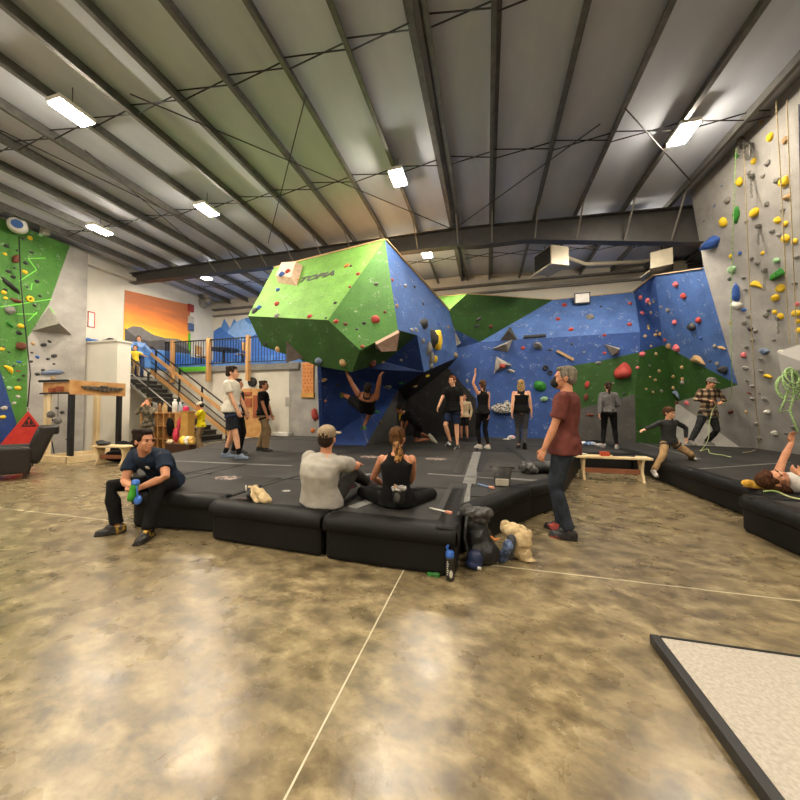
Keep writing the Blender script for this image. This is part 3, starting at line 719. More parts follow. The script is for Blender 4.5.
def person(name_label, loc, rz, H=1.75, pose=None, look=None, vox=.008, group=None):
    P = pose or {}; K = dict(skin=skin('c08a66'), hair='short', haircol='#3a2a1e', top='tee', topm=None, legs='pants', legm=None, shoem=M_shoe_k, fem=False, head=1.0, bulk=1.0)
    K.update(look or {}); k = H/1.75
    root = empty('person', loc, rz, name_label, 'person', group)
    Mi = (Matrix.Translation(V(loc)) @ Matrix.Rotation(rz, 4, 'Z')).inverted()
    def T(v):            # a tuple is local (standard metres), a Vector is a point in the hall
        if isinstance(v, Vector): return (Mi @ v)/k
        return V(v)
    def D(v):
        if isinstance(v, Vector): return (Mi.to_3x3() @ v).normalized()
        return V(v).normalized()
    pel = T(P.get('pelvis', (0, 0, .95))); neck = T(P['neck']) if 'neck' in P else pel+D(P.get('up', (0, 0, 1)))*.53
    if (neck-pel).length > .6 or (neck-pel).length < .40: neck = pel+(neck-pel).normalized()*.53
    U_ = (neck-pel).normalized(); Fc = D(P.get('face', (0, 1, 0))); Fc = (Fc-U_*Fc.dot(U_)).normalized(); Rt = Fc.cross(U_).normalized()
    PF = D(P.get('pface', P.get('face', (0, 1, 0)))); PU = D(P['pup']) if 'pup' in P else U_.lerp(V((0, 0, 1)), .3).normalized(); PF = (PF-PU*PF.dot(PU)).normalized(); PR = PF.cross(PU)
    arch = P.get('arch', .0)
    fem = K['fem']; bk = K['bulk']
    prof = [(-.16, .105, .09), (-.02, .165, .115), (.10, .16, .11), (.28, .135, .098), (.55, .15, .112), (.78, .17, .112), (.92, .15, .088), (.99, .07, .06)]
    if fem: prof = [(-.16, .105, .09), (-.02, .172, .118), (.10, .158, .108), (.30, .118, .09), (.55, .13, .105), (.75, .148, .112), (.92, .125, .08), (.99, .055, .052)]
    Ln = (neck-pel).length
    def sp(t):
        base = pel+U_*Ln*t; bow = math.sin(max(0, min(1, t))*math.pi)*arch
        r = PR.lerp(Rt, max(0, min(1, t*1.6))).normalized(); f = PF.lerp(Fc, max(0, min(1, t*1.6))).normalized()
        return base-f*bow, r, f
    def torso(bm, add=0, t0=-.2, t1=1.1, neckw=None, hem=None, shoul=1):
        secs = []
        for t, hw, hd in prof:
            if t < t0-1e-6 or t > t1: continue
            c, r, f = sp(t); kk = bk if t < .9 else 1
            secs.append((c, r, f, (hw*(shoul if t > .85 else 1))*kk+add, hd*kk+add))
        if hem is not None:
            c, r, f = sp(t0); secs.insert(0, (c, r, f, secs[0][3]+hem, secs[0][4]+hem))
        loft(bm, secs)
    sw = .155 if fem else .18
    sw *= (1+.3*(bk-1)); armr = (.86 if fem else 1.0)*K.get('armr', 1)
    ua, fa, th, sh = .285, .255, .43, .42
    arms = []
    for s_, key in ((1, 'R'), (-1, 'L')):
        S = neck-U_*.075+Rt*sw*s_-Fc*.01
        w0 = T(P['hand'+key]) if 'hand'+key in P else S+V((0, 0, 0))+(-V((0, 0, 1))*.50+Rt*s_*.07+Fc*.08)
        pole = D(P['elb'+key]) if 'elb'+key in P else (-Fc*.8+Rt*s_*.5-V((0, 0, 1))*.2)
        E_, W_ = ik(S, w0, ua, fa, pole); arms.append((S, E_, W_, s_, key))
    legs = []
    for s_, key in ((1, 'R'), (-1, 'L')):
        Hh = pel+PR*.092*s_-PU*.04
        a0 = T(P['foot'+key]) if 'foot'+key in P else V((Hh.x, Hh.y, .085))+PR*.02*s_
        pole = D(P['knee'+key]) if 'knee'+key in P else PF+V((0, 0, .05))
        Kn, An = ik(Hh, a0, th, sh, pole)
        toe = D(P['toe'+key]) if 'toe'+key in P else V((PF.x, PF.y, 0)).normalized()+PR*.15*s_
        legs.append((Hh, Kn, An, s_, toe.normalized(), key))
    hk = K['head']; hf = D(P['look']) if 'look' in P else Fc; hu = D(P['hup']) if 'hup' in P else (U_*.5+V((0, 0, 1))*.5)
    hu = (hu-hf*hu.dot(hf)*1.0).normalized(); hr = hf.cross(hu).normalized()
    HM = Matrix((hr, hf, hu)).transposed()
    lean = P.get('headoff', (0, .025, 0))
    hc = neck+(U_*.4+hu*.6).normalized()*(.128*hk+.012)+HM@V(lean)
    # body ------------------------------------------------
    bm = BM(); torso(bm)
    tube(bm, [neck-U_*.05, neck+U_*.02, hc-hu*.06-hf*.02], [.068*(.85 if fem else 1), .056*(.85 if fem else 1), .052*(.85 if fem else 1)], 12)
    def he(c, r): ell(bm, hc+HM@(V(c)*hk), [x*hk for x in r], HM, 14, 10)
    he((0, -.012, .03), (.075, .096, .088)); he((0, .028, -.028), (.061, .068, .086)); he((0, .052, -.088), (.034, .036, .028)); he((0, .02, -.07), (.052, .06, .04))
    he((0, .102, -.022), (.012, .018, .02)); he((0, .112, -.032), (.014, .014, .012)); he((0, .078, .026), (.048, .018, .014)); he((0, .088, -.062), (.024, .014, .014))
    for s_ in (1, -1): he((.077*s_, -.008, -.012), (.010, .020, .032)); he((.042*s_, .062, -.03), (.02, .022, .02))
    for S, E_, W_, s_, key in arms:
        m1, m2 = S.lerp(E_, .45), E_.lerp(W_, .3)
        tube(bm, [S, m1, E_, m2, W_], [.054*armr, .047*armr, .037*armr, .040*armr, .026*armr], 12)
        d = (W_-E_).normalized(); d = (D(P['hdir'+key]) if 'hdir'+key in P else d)
        s0 = D(P['thumb'+key]) if 'thumb'+key in P else Fc; s1 = s0-d*s0.dot(d)
        if s1.length < .2: s1 = U_-d*U_.dot(d)
        s1.normalize(); pn = d.cross(s1); c0 = pel.lerp(neck, .4)
        if pn.dot(c0-W_) < 0: pn = -pn
        if 'palm'+key in P: pn = D(P['palm'+key]); pn = (pn-d*pn.dot(d)).normalized(); s1 = (s1-pn*s1.dot(pn)).normalized()
        R3 = Matrix((s1, d, pn)).transposed(); ell(bm, W_+d*.045, (.040, .052, .017), R3, 12, 8)
        cl = P.get('curl'+key, .5)
        for i, Lf in enumerate((.072, .080, .074, .058)):
            p = W_+d*.082+s1*(.030-.020*i); dd = d.copy(); pts = [W_+d*.05+s1*(.024-.016*i), p]
            for fr, an in ((.45, 28), (.3, 42), (.25, 35)):
                q = Matrix.Rotation(math.radians(an)*cl*1.25, 3, dd.cross(pn).normalized()); dd = (q@dd).normalized(); p = p+dd*Lf*fr; pts.append(p)
            tube(bm, pts, [.010, .0098, .0092, .0088, .0082], 8)
        tb = W_+d*.02+s1*.026; td = (d*.62+s1*.68+pn*.28).normalized(); t2 = tb+td*.042; td2 = (d*.85+s1*.3+pn*.3*cl*1.5).normalized()
        tube(bm, [tb-td*.01, tb, t2, t2+td2*.032], [.014, .0125, .011, .009], 8)
    lr = K.get('legr', 1)*(1 if not fem else .98)
    for Hh, Kn, An, s_, toe, key in legs:
        tube(bm, [Hh+PU*.02, Hh.lerp(Kn, .35), Kn, Kn.lerp(An, .3), Kn.lerp(An, .75), An], [.088*lr, .078*lr, .054*lr, .056*lr, .037*lr, .034*lr], 14)
        fu = (Kn-An).normalized(); fu = (V((0, 0, 1)) if 'fup' not in P else D(P['fup'])); fu = (fu-toe*fu.dot(toe)).normalized(); FM = Matrix((toe.cross(fu), toe, fu)).transposed()
        ell(bm, An+FM@V((0, .06, -.045)), (.038, .115, .030), FM, 12, 8)
    ell(bm, pel-PU*.02-PF*.045+PR*.07, (.09, .085, .095), Matrix((PR, PF, PU)).transposed()); ell(bm, pel-PU*.02-PF*.045-PR*.07, (.09, .085, .095), Matrix((PR, PF, PU)).transposed())
    for v in bm.verts: v.co *= k
    soft('body', bm, K['skin'], root, vox)
    def kid(name, bm, m, vx=.012, **kw):
        for v in bm.verts: v.co *= k
        return soft(name, bm, m, root, vx, **kw)
    # top -------------------------------------------------
    tp_ = K['top']
    if tp_:
        bm = BM(); ad = K.get('loose', .018)
        if tp_ in ('tee', 'long'):
            hem = K.get('hem', -.13); torso(bm, ad, t0=-.02, t1=.93, hem=None)
            c0, r0, f0 = sp(-.02); c1, r1, f1 = sp(hem)
            loft(bm, [(c1, r0, f0, (.186 if not fem else .19)*min(bk, 1.1)+ad+.004, .142*min(bk, 1.1)+ad+.004), (c0, r0, f0, .184*min(bk, 1.12)+ad, .136*min(bk, 1.12)+ad), (sp(.1)[0], r0, f0, .160*bk+ad, .112*bk+ad)])
            if hem < -.05:
                for s_ in (1, -1): ell(bm, pel-PU*.0-PF*.042+PR*.07*s_, (.088+ad, .085+ad, .09), Matrix((PR, PF, PU)).transposed())
            c2, r2, f2 = sp(.92); c3, r3, f3 = sp(1.0)
            loft(bm, [(c2, r2, f2, .155+ad*.6, .092+ad*.6), (c3-f3*.0, r3, f3, .082, .070)])
            for S, E_, W_, s_, key in arms:
                if tp_ == 'tee': e1 = S.lerp(E_, K.get('sleeve', .62)); tube(bm, [S-Rt*s_*.03+U_*.0, S, e1], [.066*armr, .066*armr, (.064+ad*.3)*armr], 14, 'flat')
                else: tube(bm, [S-Rt*s_*.03, S, S.lerp(E_, .6), E_, E_.lerp(W_, .5), W_], [.066, .066, .058, .052, .046, .038], 14, 'flat')
                ell(bm, S, (.068*armr,)*3)
        elif tp_ == 'tank':
            torso(bm, ad*.7, t0=-.02, t1=.8); c0, r0, f0 = sp(-.02); c1 = sp(K.get('hem', -.13))[0]
            loft(bm, [(c1, r0, f0, .190+ad, .142+ad), (c0, r0, f0, .182+ad*.6, .132+ad*.6)])
            ca, ra, fa_ = sp(.76); cb = sp(.90)[0]; cb = sp(.93)[0]; loft(bm, [(ca, ra, fa_, .150+ad*.5, .122+ad*.6), (sp(.86)[0], ra, fa_, .118, .114), (cb, ra, fa_, .10, .098)])
            for s_ in (1, -1):
                for ff in (1, -1): tube(bm, [sp(.85)[0]+ra*.06*s_+fa_*.085*ff, sp(.97)[0]+ra*.068*s_+fa_*.05*ff, sp(1.0)[0]+ra*.07*s_], [.022, .018, .016], 8)
        kid('shirt', bm, K['topm'], folds=K.get('folds', .006), ffreq=K.get('ffreq', 9))
    # bottoms ----------------------------------------------
    lg = K['legs']
    if lg:
        bm = BM(); c_, r_, f_ = sp(-.02); ad = .012 if lg != 'leggings' else .006
        loft(bm, [(pel-PU*.085, PR, PF, .135+ad, .105+ad), (pel, PR, PF, .168+ad, .118+ad), (sp(.14)[0], PR, PF, .158+ad, .112+ad)])
        for s_ in (1, -1): ell(bm, pel-PU*.02-PF*.045+PR*.07*s_, (.09+ad, .085+ad, .098+ad), Matrix((PR, PF, PU)).transposed())
        for Hh, Kn, An, s_, toe, key in legs:
            H0 = Hh+PU*.02
            if lg == 'pants': w_ = K.get('wide', 1); tube(bm, [H0, Hh.lerp(Kn, .35), Kn, Kn.lerp(An, .35), Kn.lerp(An, .8), Kn.lerp(An, .98)], [x_*max(1, lr) for x_ in (.10, .092, .070*w_, .068*w_, .060*w_, .062*w_)], 14, 'flat')
            elif lg == 'leggings': tube(bm, [H0, Hh.lerp(Kn, .35), Kn, Kn.lerp(An, .3), Kn.lerp(An, .8), Kn.lerp(An, .95)], [x_*max(1, lr)+.002 for x_ in (.094, .084, .060, .062, .041, .039)], 14, 'flat')
            else: tube(bm, [H0, Hh.lerp(Kn, .4), Hh.lerp(Kn, K.get('short', .85))], [x_*max(1, lr) for x_ in (.10, .098, .100)], 14, 'flat')
        kid({'pants': 'trousers', 'leggings': 'leggings', 'shorts': 'shorts'}[lg], bm, K['legm'], folds=.0045 if lg != 'leggings' else .0015, ffreq=11)
    # feet -------------------------------------------------
    for Hh, Kn, An, s_, toe, key in legs:
        if K.get('sock'):
            bm = BM(); tube(bm, [Kn.lerp(An, K.get('sockh', .72)), An], [.046, .042], 12, 'flat'); kid('sock', bm, K['sock'], .009)
        fu = V((0, 0, 1)) if 'fup' not in P else D(P['fup']); fu = (fu-toe*fu.dot(toe)).normalized(); FM = Matrix((toe.cross(fu), toe, fu)).transposed()
        if K['shoem']:
            bm = BM(); ell(bm, An+FM@V((0, -.02, -.035)), (.046, .062, .052), FM, 12, 8); ell(bm, An+FM@V((0, .075, -.048)), (.050, .115, .036), FM, 12, 8)
            ell(bm, An+FM@V((0, .04, -.02)), (.042, .07, .045), FM, 12, 8)
            ps = [(-.036, -.075), (.036, -.075), (.046, .0), (.054, .11), (.036, .185), (-.036, .185), (-.054, .11), (-.046, 0)]
            lo = [bm.verts.new(An+FM@V((a, b, -.085))) for a, b in ps]; hi = [bm.verts.new(An+FM@V((a, b, -.062))) for a, b in ps]
            bm.faces.new(lo[::-1]); bm.faces.new(hi)
            for i in range(8): bm.faces.new((lo[i], lo[(i+1) % 8], hi[(i+1) % 8], hi[i]))
            kid('shoe', bm, K['shoem'], .009, it=2)
    # face and hair ------------------------------------------
    def small(name, els, m):
        bm = BM()
        for c, r in els: ell(bm, hc+HM@(V(c)*hk), [x*hk for x in r], HM, 10, 6)
        for v in bm.verts: v.co *= k
        o = obj(name, bm, m, root, world=False, smooth=True)
    for s_ in (1, -1):
        small('eye', [((.031*s_, .0885, .003), (.012, .008, .007))], M_eye); small('eyebrow', [((.031*s_, .094, .022), (.018, .006, .004))], K.get('browm') or mat('brow_'+K['haircol'][1:], K['haircol'], .6))
    if not K.get('mask'): small('mouth', [((0, .1015, -.064), (.021, .006, .005))], M_lip)
    hm = mat('hair_'+K['haircol'][1:], K['haircol'], .8, col2=K.get('haircol2'), scale=60, stretch=(1, 1, .15), bump=.8, bscale=150, spec=.15)
    hs = K['hair']; bm = BM()
    def hh(c, r): ell(bm, hc+HM@(V(c)*hk), [x*hk for x in r], HM, 16, 10)
    if hs != 'bald':
        hh((0, -.026, .048), (.083, .096, .084)); hh((0, -.055, -.005), (.075, .062, .075)); hh((0, .035, .092), (.062, .045, .03))
        for s_ in (1, -1): hh((.068*s_, .01, .035), (.016, .04, .04))
        if hs == 'messy':
            for q in range(16): a = q*.9; hh((.06*math.cos(a), -.03+.075*math.sin(a), .088+.022*math.sin(q*2.1)), (.028, .028, .022))
            hh((0, .062, .094), (.045, .025, .018)); hh((0, -.10, -.02), (.055, .03, .05))
        if hs == 'long': hh((0, -.075, -.07), (.085, .05, .13)); hh((.06, -.04, -.08), (.035, .05, .11)); hh((-.06, -.04, -.08), (.035, .05, .11)); hh((.02, -.09, -.16), (.06, .035, .08))
        if hs == 'pony':
            pts = [hc+HM@(V(q)*hk) for q in K.get('ponyp', ((0, -.10, .03), (0, -.145, .0), (.0, -.15, -.09), (.0, -.125, -.2)))]
            rr_ = [.025, .032, .036, .014][:len(pts)] if not K.get('ponyr') else K['ponyr']; tube(bm, pts, rr_, 10)
            if K.get('ponycol'):
                b2 = BM(); tube(b2, pts[1:], rr_[1:], 10)
                for q in range(26): f_q = q/25*(len(pts)-2); i_q = min(int(f_q), len(pts)-3); p_ = pts[1+i_q].lerp(pts[2+i_q], f_q-i_q); ell(b2, p_+hr*.026*math.sin(q*1.9)+hf*.012*math.cos(q*2.3), (.02, .02, .024))
                kid('ponytail', b2, K['ponycol'], .008, it=2, folds=.006, ffreq=40, fdir=(1, 1, .4))
        if hs == 'fringe': hh((0, .075, .062), (.062, .026, .03)); hh((0, -.02, .055), (.092, .105, .085))
        kid('hair', bm, hm, .009, it=3, folds=.004, ffreq=45, fdir=(1, 1, .35))
    cp = K.get('cap')
    if cp:
        bm = BM(); ell(bm, hc+HM@(V((0, -.012, .062))*hk), [x*hk for x in (.088, .108, .075)], HM, 18, 10)
        tube(bm, [hc+HM@(V((0, -.012, .03))*hk), hc+HM@(V((0, -.012, .055))*hk)], [.1*hk, .1*hk], 20, 'flat', ref=hf, flat=(.9, 1.08))
        if cp != 'helmet':
            bd = V(K.get('brim', (0, 1, 0))).normalized(); br_ = hc+HM@((V((0, -.01, .045))+bd*.125)*hk); sx = HM@bd
            BMx = Matrix((hu.cross(sx), sx, hu)).transposed(); ell(bm, br_, (.072, .075, .010), BMx, 16, 6)
        kid('cap' if cp != 'helmet' else 'helmet', bm, K['capm'], .008, it=2)
    if K.get('mask'):
        bm = BM(); ell(bm, hc+HM@(V((0, .064, -.046))*hk), (.049, .070, .060), HM, 14, 8)
        for s_ in (1, -1): tube(bm, [hc+HM@V((.04*s_, .08, -.045)), hc+HM@V((.072*s_, .03, -.025)), hc+HM@V((.084*s_, -.01, -.01))], [.006]*3, 6)
        kid('face_mask', bm, K['mask'], .007, it=2)
    if K.get('harness'):
        bm = BM(); c_, r_, f_ = sp(.10); loft(bm, [(c_-U_*.02, PR, PF, .186*bk, .142*bk), (c_+U_*.02, PR, PF, .184*bk, .140*bk)])
        for Hh, Kn, An, s_, toe, key in legs:
            q = Hh.lerp(Kn, .22); tube(bm, [q, Hh.lerp(Kn, .31)], [.115, .113], 16, 'flat')
        tube(bm, [c_+PF*.145, c_+PF*.15-U_*.12], [.016, .016], 8)
        kid('harness', bm, K['harness'], .010, it=1)
    if K.get('backprint'):
        c_, r_, f_ = sp(.74); bm = BM()
        for q_, w__ in ((-.03, .04), (.0, .05), (.03, .03)): ell(bm, c_-f_*.140+U_*q_, (w__, .010, .008), Matrix((r_, f_, U_)).transposed(), 10, 6)
        for v in bm.verts: v.co *= k
        obj('back_print', bm, K['backprint'], root, world=False)
    if K.get('badge'):
        c_, r_, f_ = sp(.78); small_c = c_+f_*.145-r_*.07
        bm = BM(); ell(bm, small_c, (.026, .006, .026), Matrix((r_, f_, U_)).transposed(), 10, 6)
        for v in bm.verts: v.co *= k
        obj('shirt_badge', bm, K['badge'], root, world=False)
    return root, dict(hc=hc*k, neck=neck*k, pel=pel*k, arms=arms, legs=legs, k=k)
def gd(px, s, z=MH):
    """point standing at camera depth s under pixel column px"""
    p = at(px, 430, s=s); return V((p.x, p.y, z))
R_ = math.radians
S_light, S_mid, S_brown, S_pale = skin('c98f6b', 'b97d5c'), skin('b87c58', 'a66b4a'), skin('8a5434', '74452b'), skin('d9a582', 'c9926f')
c_navy, c_black, c_white = cloth('navy_jersey', '#17202e', '#1e2a3c'), cloth('black_jersey', '#0c0c0c', '#141313'), cloth('off_white_jersey', '#c9c2b2', '#d6d0c2')
c_grey, c_maroon = cloth('heather_grey_jersey', '#9b968c', '#aaa59b'), cloth('maroon_jersey', '#5a2f2a', '#6b3a33')
c_jean, c_blackp, c_khaki = cloth('dark_blue_denim', '#1d2127', '#2f353e'), cloth('black_trouser', '#0c0b0c', '#141313'), cloth('khaki_twill', '#7a6549', '#8b7455')
c_leg, c_dgrey = cloth('black_legging', '#0a0a0b', '#111111'), cloth('charcoal_knit', '#2f2f30', '#3a3a3a')
# 1 seated man in navy at the mat's corner
L1 = V((-3.70, 3.06, 0)); rz1 = R_(188)
navy, n_i = person('seated man in navy t-shirt looking over his shoulder, green bottle in hand', L1, rz1, 1.78,
  dict(pelvis=V((-3.72, 3.10, .49)), neck=at(145, 453, s=3.64), look=V((.93, -.05, .0)), hup=(0, 0, 1), handR=at(131, 487, s=3.42), handL=at(139, 488, s=3.42), elbR=V((-1, .2, -.5)), elbL=V((1, -.2, -.3)),
       footR=at(117, 525, Z=.09), footL=at(148, 530, Z=.09), kneeR=V((-.6, -.5, 1)), kneeL=V((.5, -.6, 1)), toeR=V((-.75, -.6, -.05)), toeL=V((.35, -.9, -.05)), arch=.05, curlR=.9, curlL=.9, thumbR=V((.3, 0, 1)), thumbL=V((-.3, 0, 1)), palmR=V((1, 0, 0)), palmL=V((-1, 0, 0))),
  dict(topm=c_navy, legm=c_blackp, hair='messy', haircol='#20150f', skin=S_light, shoem=mat('black_climbing_shoe', '#17130f', .5, col2='#a9801c', scale=9, ramp=(.6, .64)), badge=mat('pale_print', '#b9b6ae', .7), folds=.008, bulk=1.1, armr=1.08), vox=.0075)
# 2 seated man in grey, back to the camera
L2 = at(323, 500, s=3.28); L2.z = 0
grey, g_i = person('man in grey t-shirt and tan cap seated on the mat, back turned', L2, R_(-12), 1.80,
  dict(pelvis=at(322, 498, s=3.28), neck=at(326, 453, s=3.30), look=V((-.15, .95, .18)), handR=at(357, 464, s=3.72), elbR=(1, -.3, -.3), handL=at(340, 470, s=3.85), elbL=(-1, -.2, -.3),
       footR=at(366, 481, s=3.95), footL=at(348, 482, s=3.95), kneeR=V((.2, 0, 1)), kneeL=V((-.2, 0, 1)), toeR=V((.4, .9, 0)), toeL=V((.1, 1, 0)), arch=.07),
  dict(topm=c_grey, legm=cloth('charcoal_jeans', '#262524', '#35332f'), hair='short', haircol='#2a1e17', skin=S_light, cap='cap', capm=cloth('tan_cap_cloth', '#8a7860', '#9a8870'), brim=(.35, .9, -.1), shoem=mat('dark_pink_shoe', '#2b1f20', .6, col2='#c23a52', scale=8, ramp=(.55, .6)), folds=.009, ffreq=7, bulk=1.22, armr=1.15), vox=.0075)
# 3 seated woman with ponytail
L3 = at(397, 500, s=3.28); L3.z = 0
womn, w_i = person('woman with long wavy ponytail seated on the mat, back turned, chalk bag behind', L3, R_(2), 1.66,
  dict(pelvis=at(397, 499, s=3.26), neck=at(397, 452, s=3.32), look=V((-.05, 1, .05)), handR=at(407, 486, s=3.62), handL=at(386, 486, s=3.62), elbR=(1, -.4, -.4), elbL=(-1, -.4, -.4),
       footR=at(405, 491, s=3.80), footL=at(392, 492, s=3.78), kneeR=V((1, .25, .12)), kneeL=V((-1, .6, .12)), toeR=V((-1, .3, 0)), toeL=V((1, .4, 0)), arch=.03),
  dict(topm=c_leg, top='tank', legm=c_blackp, legs='leggings', legr=1.05, hair='pony', haircol='#35220f', haircol2='#5f3f20', ponyp=((0, -.10, .0), (.02, -.135, -.05), (.05, -.135, -.15), (.02, -.15, -.27), (-.01, -.15, -.38)), ponyr=[.028, .040, .048, .042, .016], ponycol=mat('golden_brown_curls', '#5b3818', .5, col2='#b98543', scale=40, bump=.6), skin=S_light, fem=True, shoem=M_shoe_k, folds=.006, bulk=1.1, armr=1.08), vox=.0075)
# 4 standing man in maroon with mask
L4 = gd(565, 3.50, 0)
maroon, m_i = person('standing man in maroon t-shirt, jeans and black face mask', L4, R_(68), 1.80,
  dict(look=V((-.97, .12, .04)), handL=at(543, 452, s=3.40), curlL=.8, curlR=.8, thumbL=(.3, 1, .2), handR=(.30, .12, .82), footR=(.09, .06, .085), footL=(-.09, -.04, .085), toeR=(.25, 1, 0), toeL=(-.12, 1, 0), neck=(0, -.02, 1.47)),
  dict(topm=c_maroon, legm=c_jean, hair='short', haircol='#544d44', haircol2='#857b6c', skin=S_light, mask=mat('black_mask_cloth', '#0e0e0e', .8), shoem=mat('black_red_shoe', '#141213', .55, col2='#a34038', scale=7, ramp=(.58, .62)), folds=.007, sleeve=.72, hem=-.22, loose=.022, bulk=.96), vox=.0075)
# 5, 6, 7 teens at the left on the mats
L5 = gd(231, 6.35)
person('teen in off-white t-shirt and dark shorts standing on the mats', L5, R_(-70), 1.78,
  dict(look=V((.95, .35, .05)), handR=at(240, 417, s=6.2), handL=(-.2, .2, .9), footR=(.12, .20, .085), footL=(-.14, -.16, .085), curlR=.6),
  dict(topm=c_white, legs='shorts', legm=cloth('black_shorts', '#16181c', '#20242b'), hair='messy', haircol='#2e2219', skin=S_pale, sock=c_leg, shoem=mat('grey_blue_shoe', '#55606e', .6), harness=mat('blue_harness_webbing', '#1c2c4c', .6), folds=.008, hem=-.14, loose=.03, backprint=mat('dark_back_print', '#3a2f2c', .8)))
L6 = gd(236.5, 6.95)
person('dark-haired person in black standing behind the teen in off-white', L6, R_(-80), 1.60,
  dict(look=V((.9, .4, 0))), dict(topm=c_black, legm=c_blackp, haircol='#1d1612', skin=S_mid))
L7 = gd(263, 7.5)
person('boy in black t-shirt and khaki trousers looking towards the boulder', L7, R_(-72), 1.60,
  dict(look=V((.95, .3, .08)), handR=at(268, 419, s=7.35), handL=(-.2, .15, .85), footR=(.12, .10, .085), footL=(-.1, -.12, .085)),
  dict(topm=c_black, legm=c_khaki, hair='messy', haircol='#33231a', skin=S_mid, wide=1.35, harness=c_leg, shoem=M_shoe_k))
# 8, 9, 10 people by the cave
L8 = gd(453, 8.15)
person('red-haired man in black t-shirt and navy shorts walking towards the viewer', L8, R_(163), 1.78,
  dict(look=V((-.45, -.9, -.02)), handR=at(437.5, 409, s=8.0), handL=at(462.5, 414, s=7.95), elbR=(1, -.4, 0), footL=at(457.5, 446.5, s=7.95), footR=at(450.5, 441.5, s=8.1), kneeR=(.2, 1, .1), curlR=.5),
  dict(topm=c_black, legs='shorts', legm=cloth('navy_shorts', '#141c30', '#1c2740'), haircol='#6a3a20', skin=S_pale, harness=c_leg, shoem=mat('black_white_shoe', '#1c1b1b', .5, col2='#c9c6c0', scale=8, ramp=(.55, .6)), bulk=1.08, short=.8))
L9 = gd(464.5, 9.9)
person('child in beige shirt half hidden behind the red-haired man', L9, R_(170), 1.40, dict(), dict(topm=cloth('beige_jersey', '#a89678'), top='long', legs='shorts', legm=c_blackp, haircol='#3a2a1e', skin=S_light, head=1.1))
L10 = at(417, 441, s=9.3); L10.z = MH
person('person in black on hands and knees beneath the boulder', L10, R_(75), 1.75,
  dict(pelvis=at(418, 424, s=9.1), neck=at(404, 413, s=9.0), face=V((-.2, -.5, -.8)), look=V((-.8, -.3, -.5)), handR=at(400, 437, s=8.8), handL=at(402, 438, s=9.3), footR=at(431, 439, s=9.2), footL=at(429, 437, s=9.6), kneeR=V((-1, 0, -.6)), kneeL=V((-1, 0, -.6)), toeR=V((.6, 0, -.8)), toeL=V((.6, 0, -.8)), pup=V((-.7, 0, .7)), fup=V((-1, 0, -.5))),
  dict(topm=c_black, legs='shorts', legm=c_blackp, haircol='#1d1612', skin=S_brown, shoem=M_shoe_w, short=.7))
# 11, 12, 13 women at the back wall
L11 = gd(483, 7.95)
person('woman in black tank top and leggings pointing up at the blue wall', L11, R_(35), 1.66,
  dict(look=V((-.35, .9, .1)), handL=at(475.5, 374, s=8.0), elbL=(-1, 0, -.2), hdirL=(0, .1, 1), handR=at(488.5, 416, s=7.95), footR=(.1, -.08, .085), footL=(-.06, .06, .085), curlL=.2),
  dict(top='tank', topm=c_black, legs='leggings', legm=c_leg, hair='pony', haircol='#33241a', haircol2='#5b4029', skin=S_light, fem=True, shoem=M_shoe_w))
L12 = gd(521.5, 8.0)
person('fair-haired woman in black tank top and grey leggings, back turned', L12, R_(-6), 1.67,
  dict(look=V((.2, .95, .2)), handR=at(532, 418, s=7.95), handL=at(511.5, 417, s=7.9), elbR=(1, -.2, 0), elbL=(-1, -.2, 0), footR=(.07, -.25, .16), footL=(-.07, .0, .085), toeR=(0, .5, -.8)),
  dict(top='tank', topm=c_black, legs='leggings', legm=cloth('grey_legging', '#38373a', '#454448'), hair='long', haircol='#7d6340', haircol2='#b5986a', skin=S_pale, fem=True, bulk=1.26, armr=1.2, legr=1.15, shoem=M_shoe_k))
L13 = gd(609, 8.0)
person('woman in grey long-sleeved top and black leggings, back turned', L13, R_(-18), 1.62,
  dict(look=V((.1, 1, .1)), handL=at(599, 417, s=7.95), elbL=(-1, -.2, 0), handR=(.12, .25, 1.1), footR=(.16, 0, .085), footL=(-.14, 0, .085)),
  dict(top='long', topm=cloth('grey_knit', '#5d5b5b', '#6c6a69'), hem=.05, loose=.01, legs='leggings', legm=c_leg, hair='pony', haircol='#33231a', haircol2='#57402c', skin=S_light, fem=True, shoem=mat('pale_sneaker', '#8d8a86', .6)))
# 14 boy stepping off the mat
L14 = at(666, 462, s=6.25); L14.z = MH
person('boy in dark sweater and tan trousers stepping off the mat, arms out', L14, R_(190), 1.34,
  dict(pelvis=at(669, 441, s=6.2), neck=at(668, 413.5, s=6.2), look=V((.5, -.85, -.05)), handR=at(643, 430, s=6.1), handL=at(686, 438, s=6.15), elbR=(.3, -.3, -1), elbL=(-1, -.3, .3), footR=at(654, 470, s=6.0), footL=at(691, 458, s=6.3), kneeR=(0, 1, .2), kneeL=(.1, 1, -.1), toeR=(.1, .9, -.4), toeL=(-.7, .6, 0), curlR=.4, curlL=.4),
  dict(top='long', topm=cloth('dark_grey_sweater', '#2a2a2b', '#353535'), legm=cloth('tan_trouser', '#8f7350', '#a58660'), hair='fringe', haircol='#3a2719', haircol2='#553a25', skin=S_pale, head=1.16, harness=mat('black_yellow_harness', '#16181a', .6), shoem=mat('white_sneaker', '#b6b2ac', .5), wide=1.1, folds=.007))
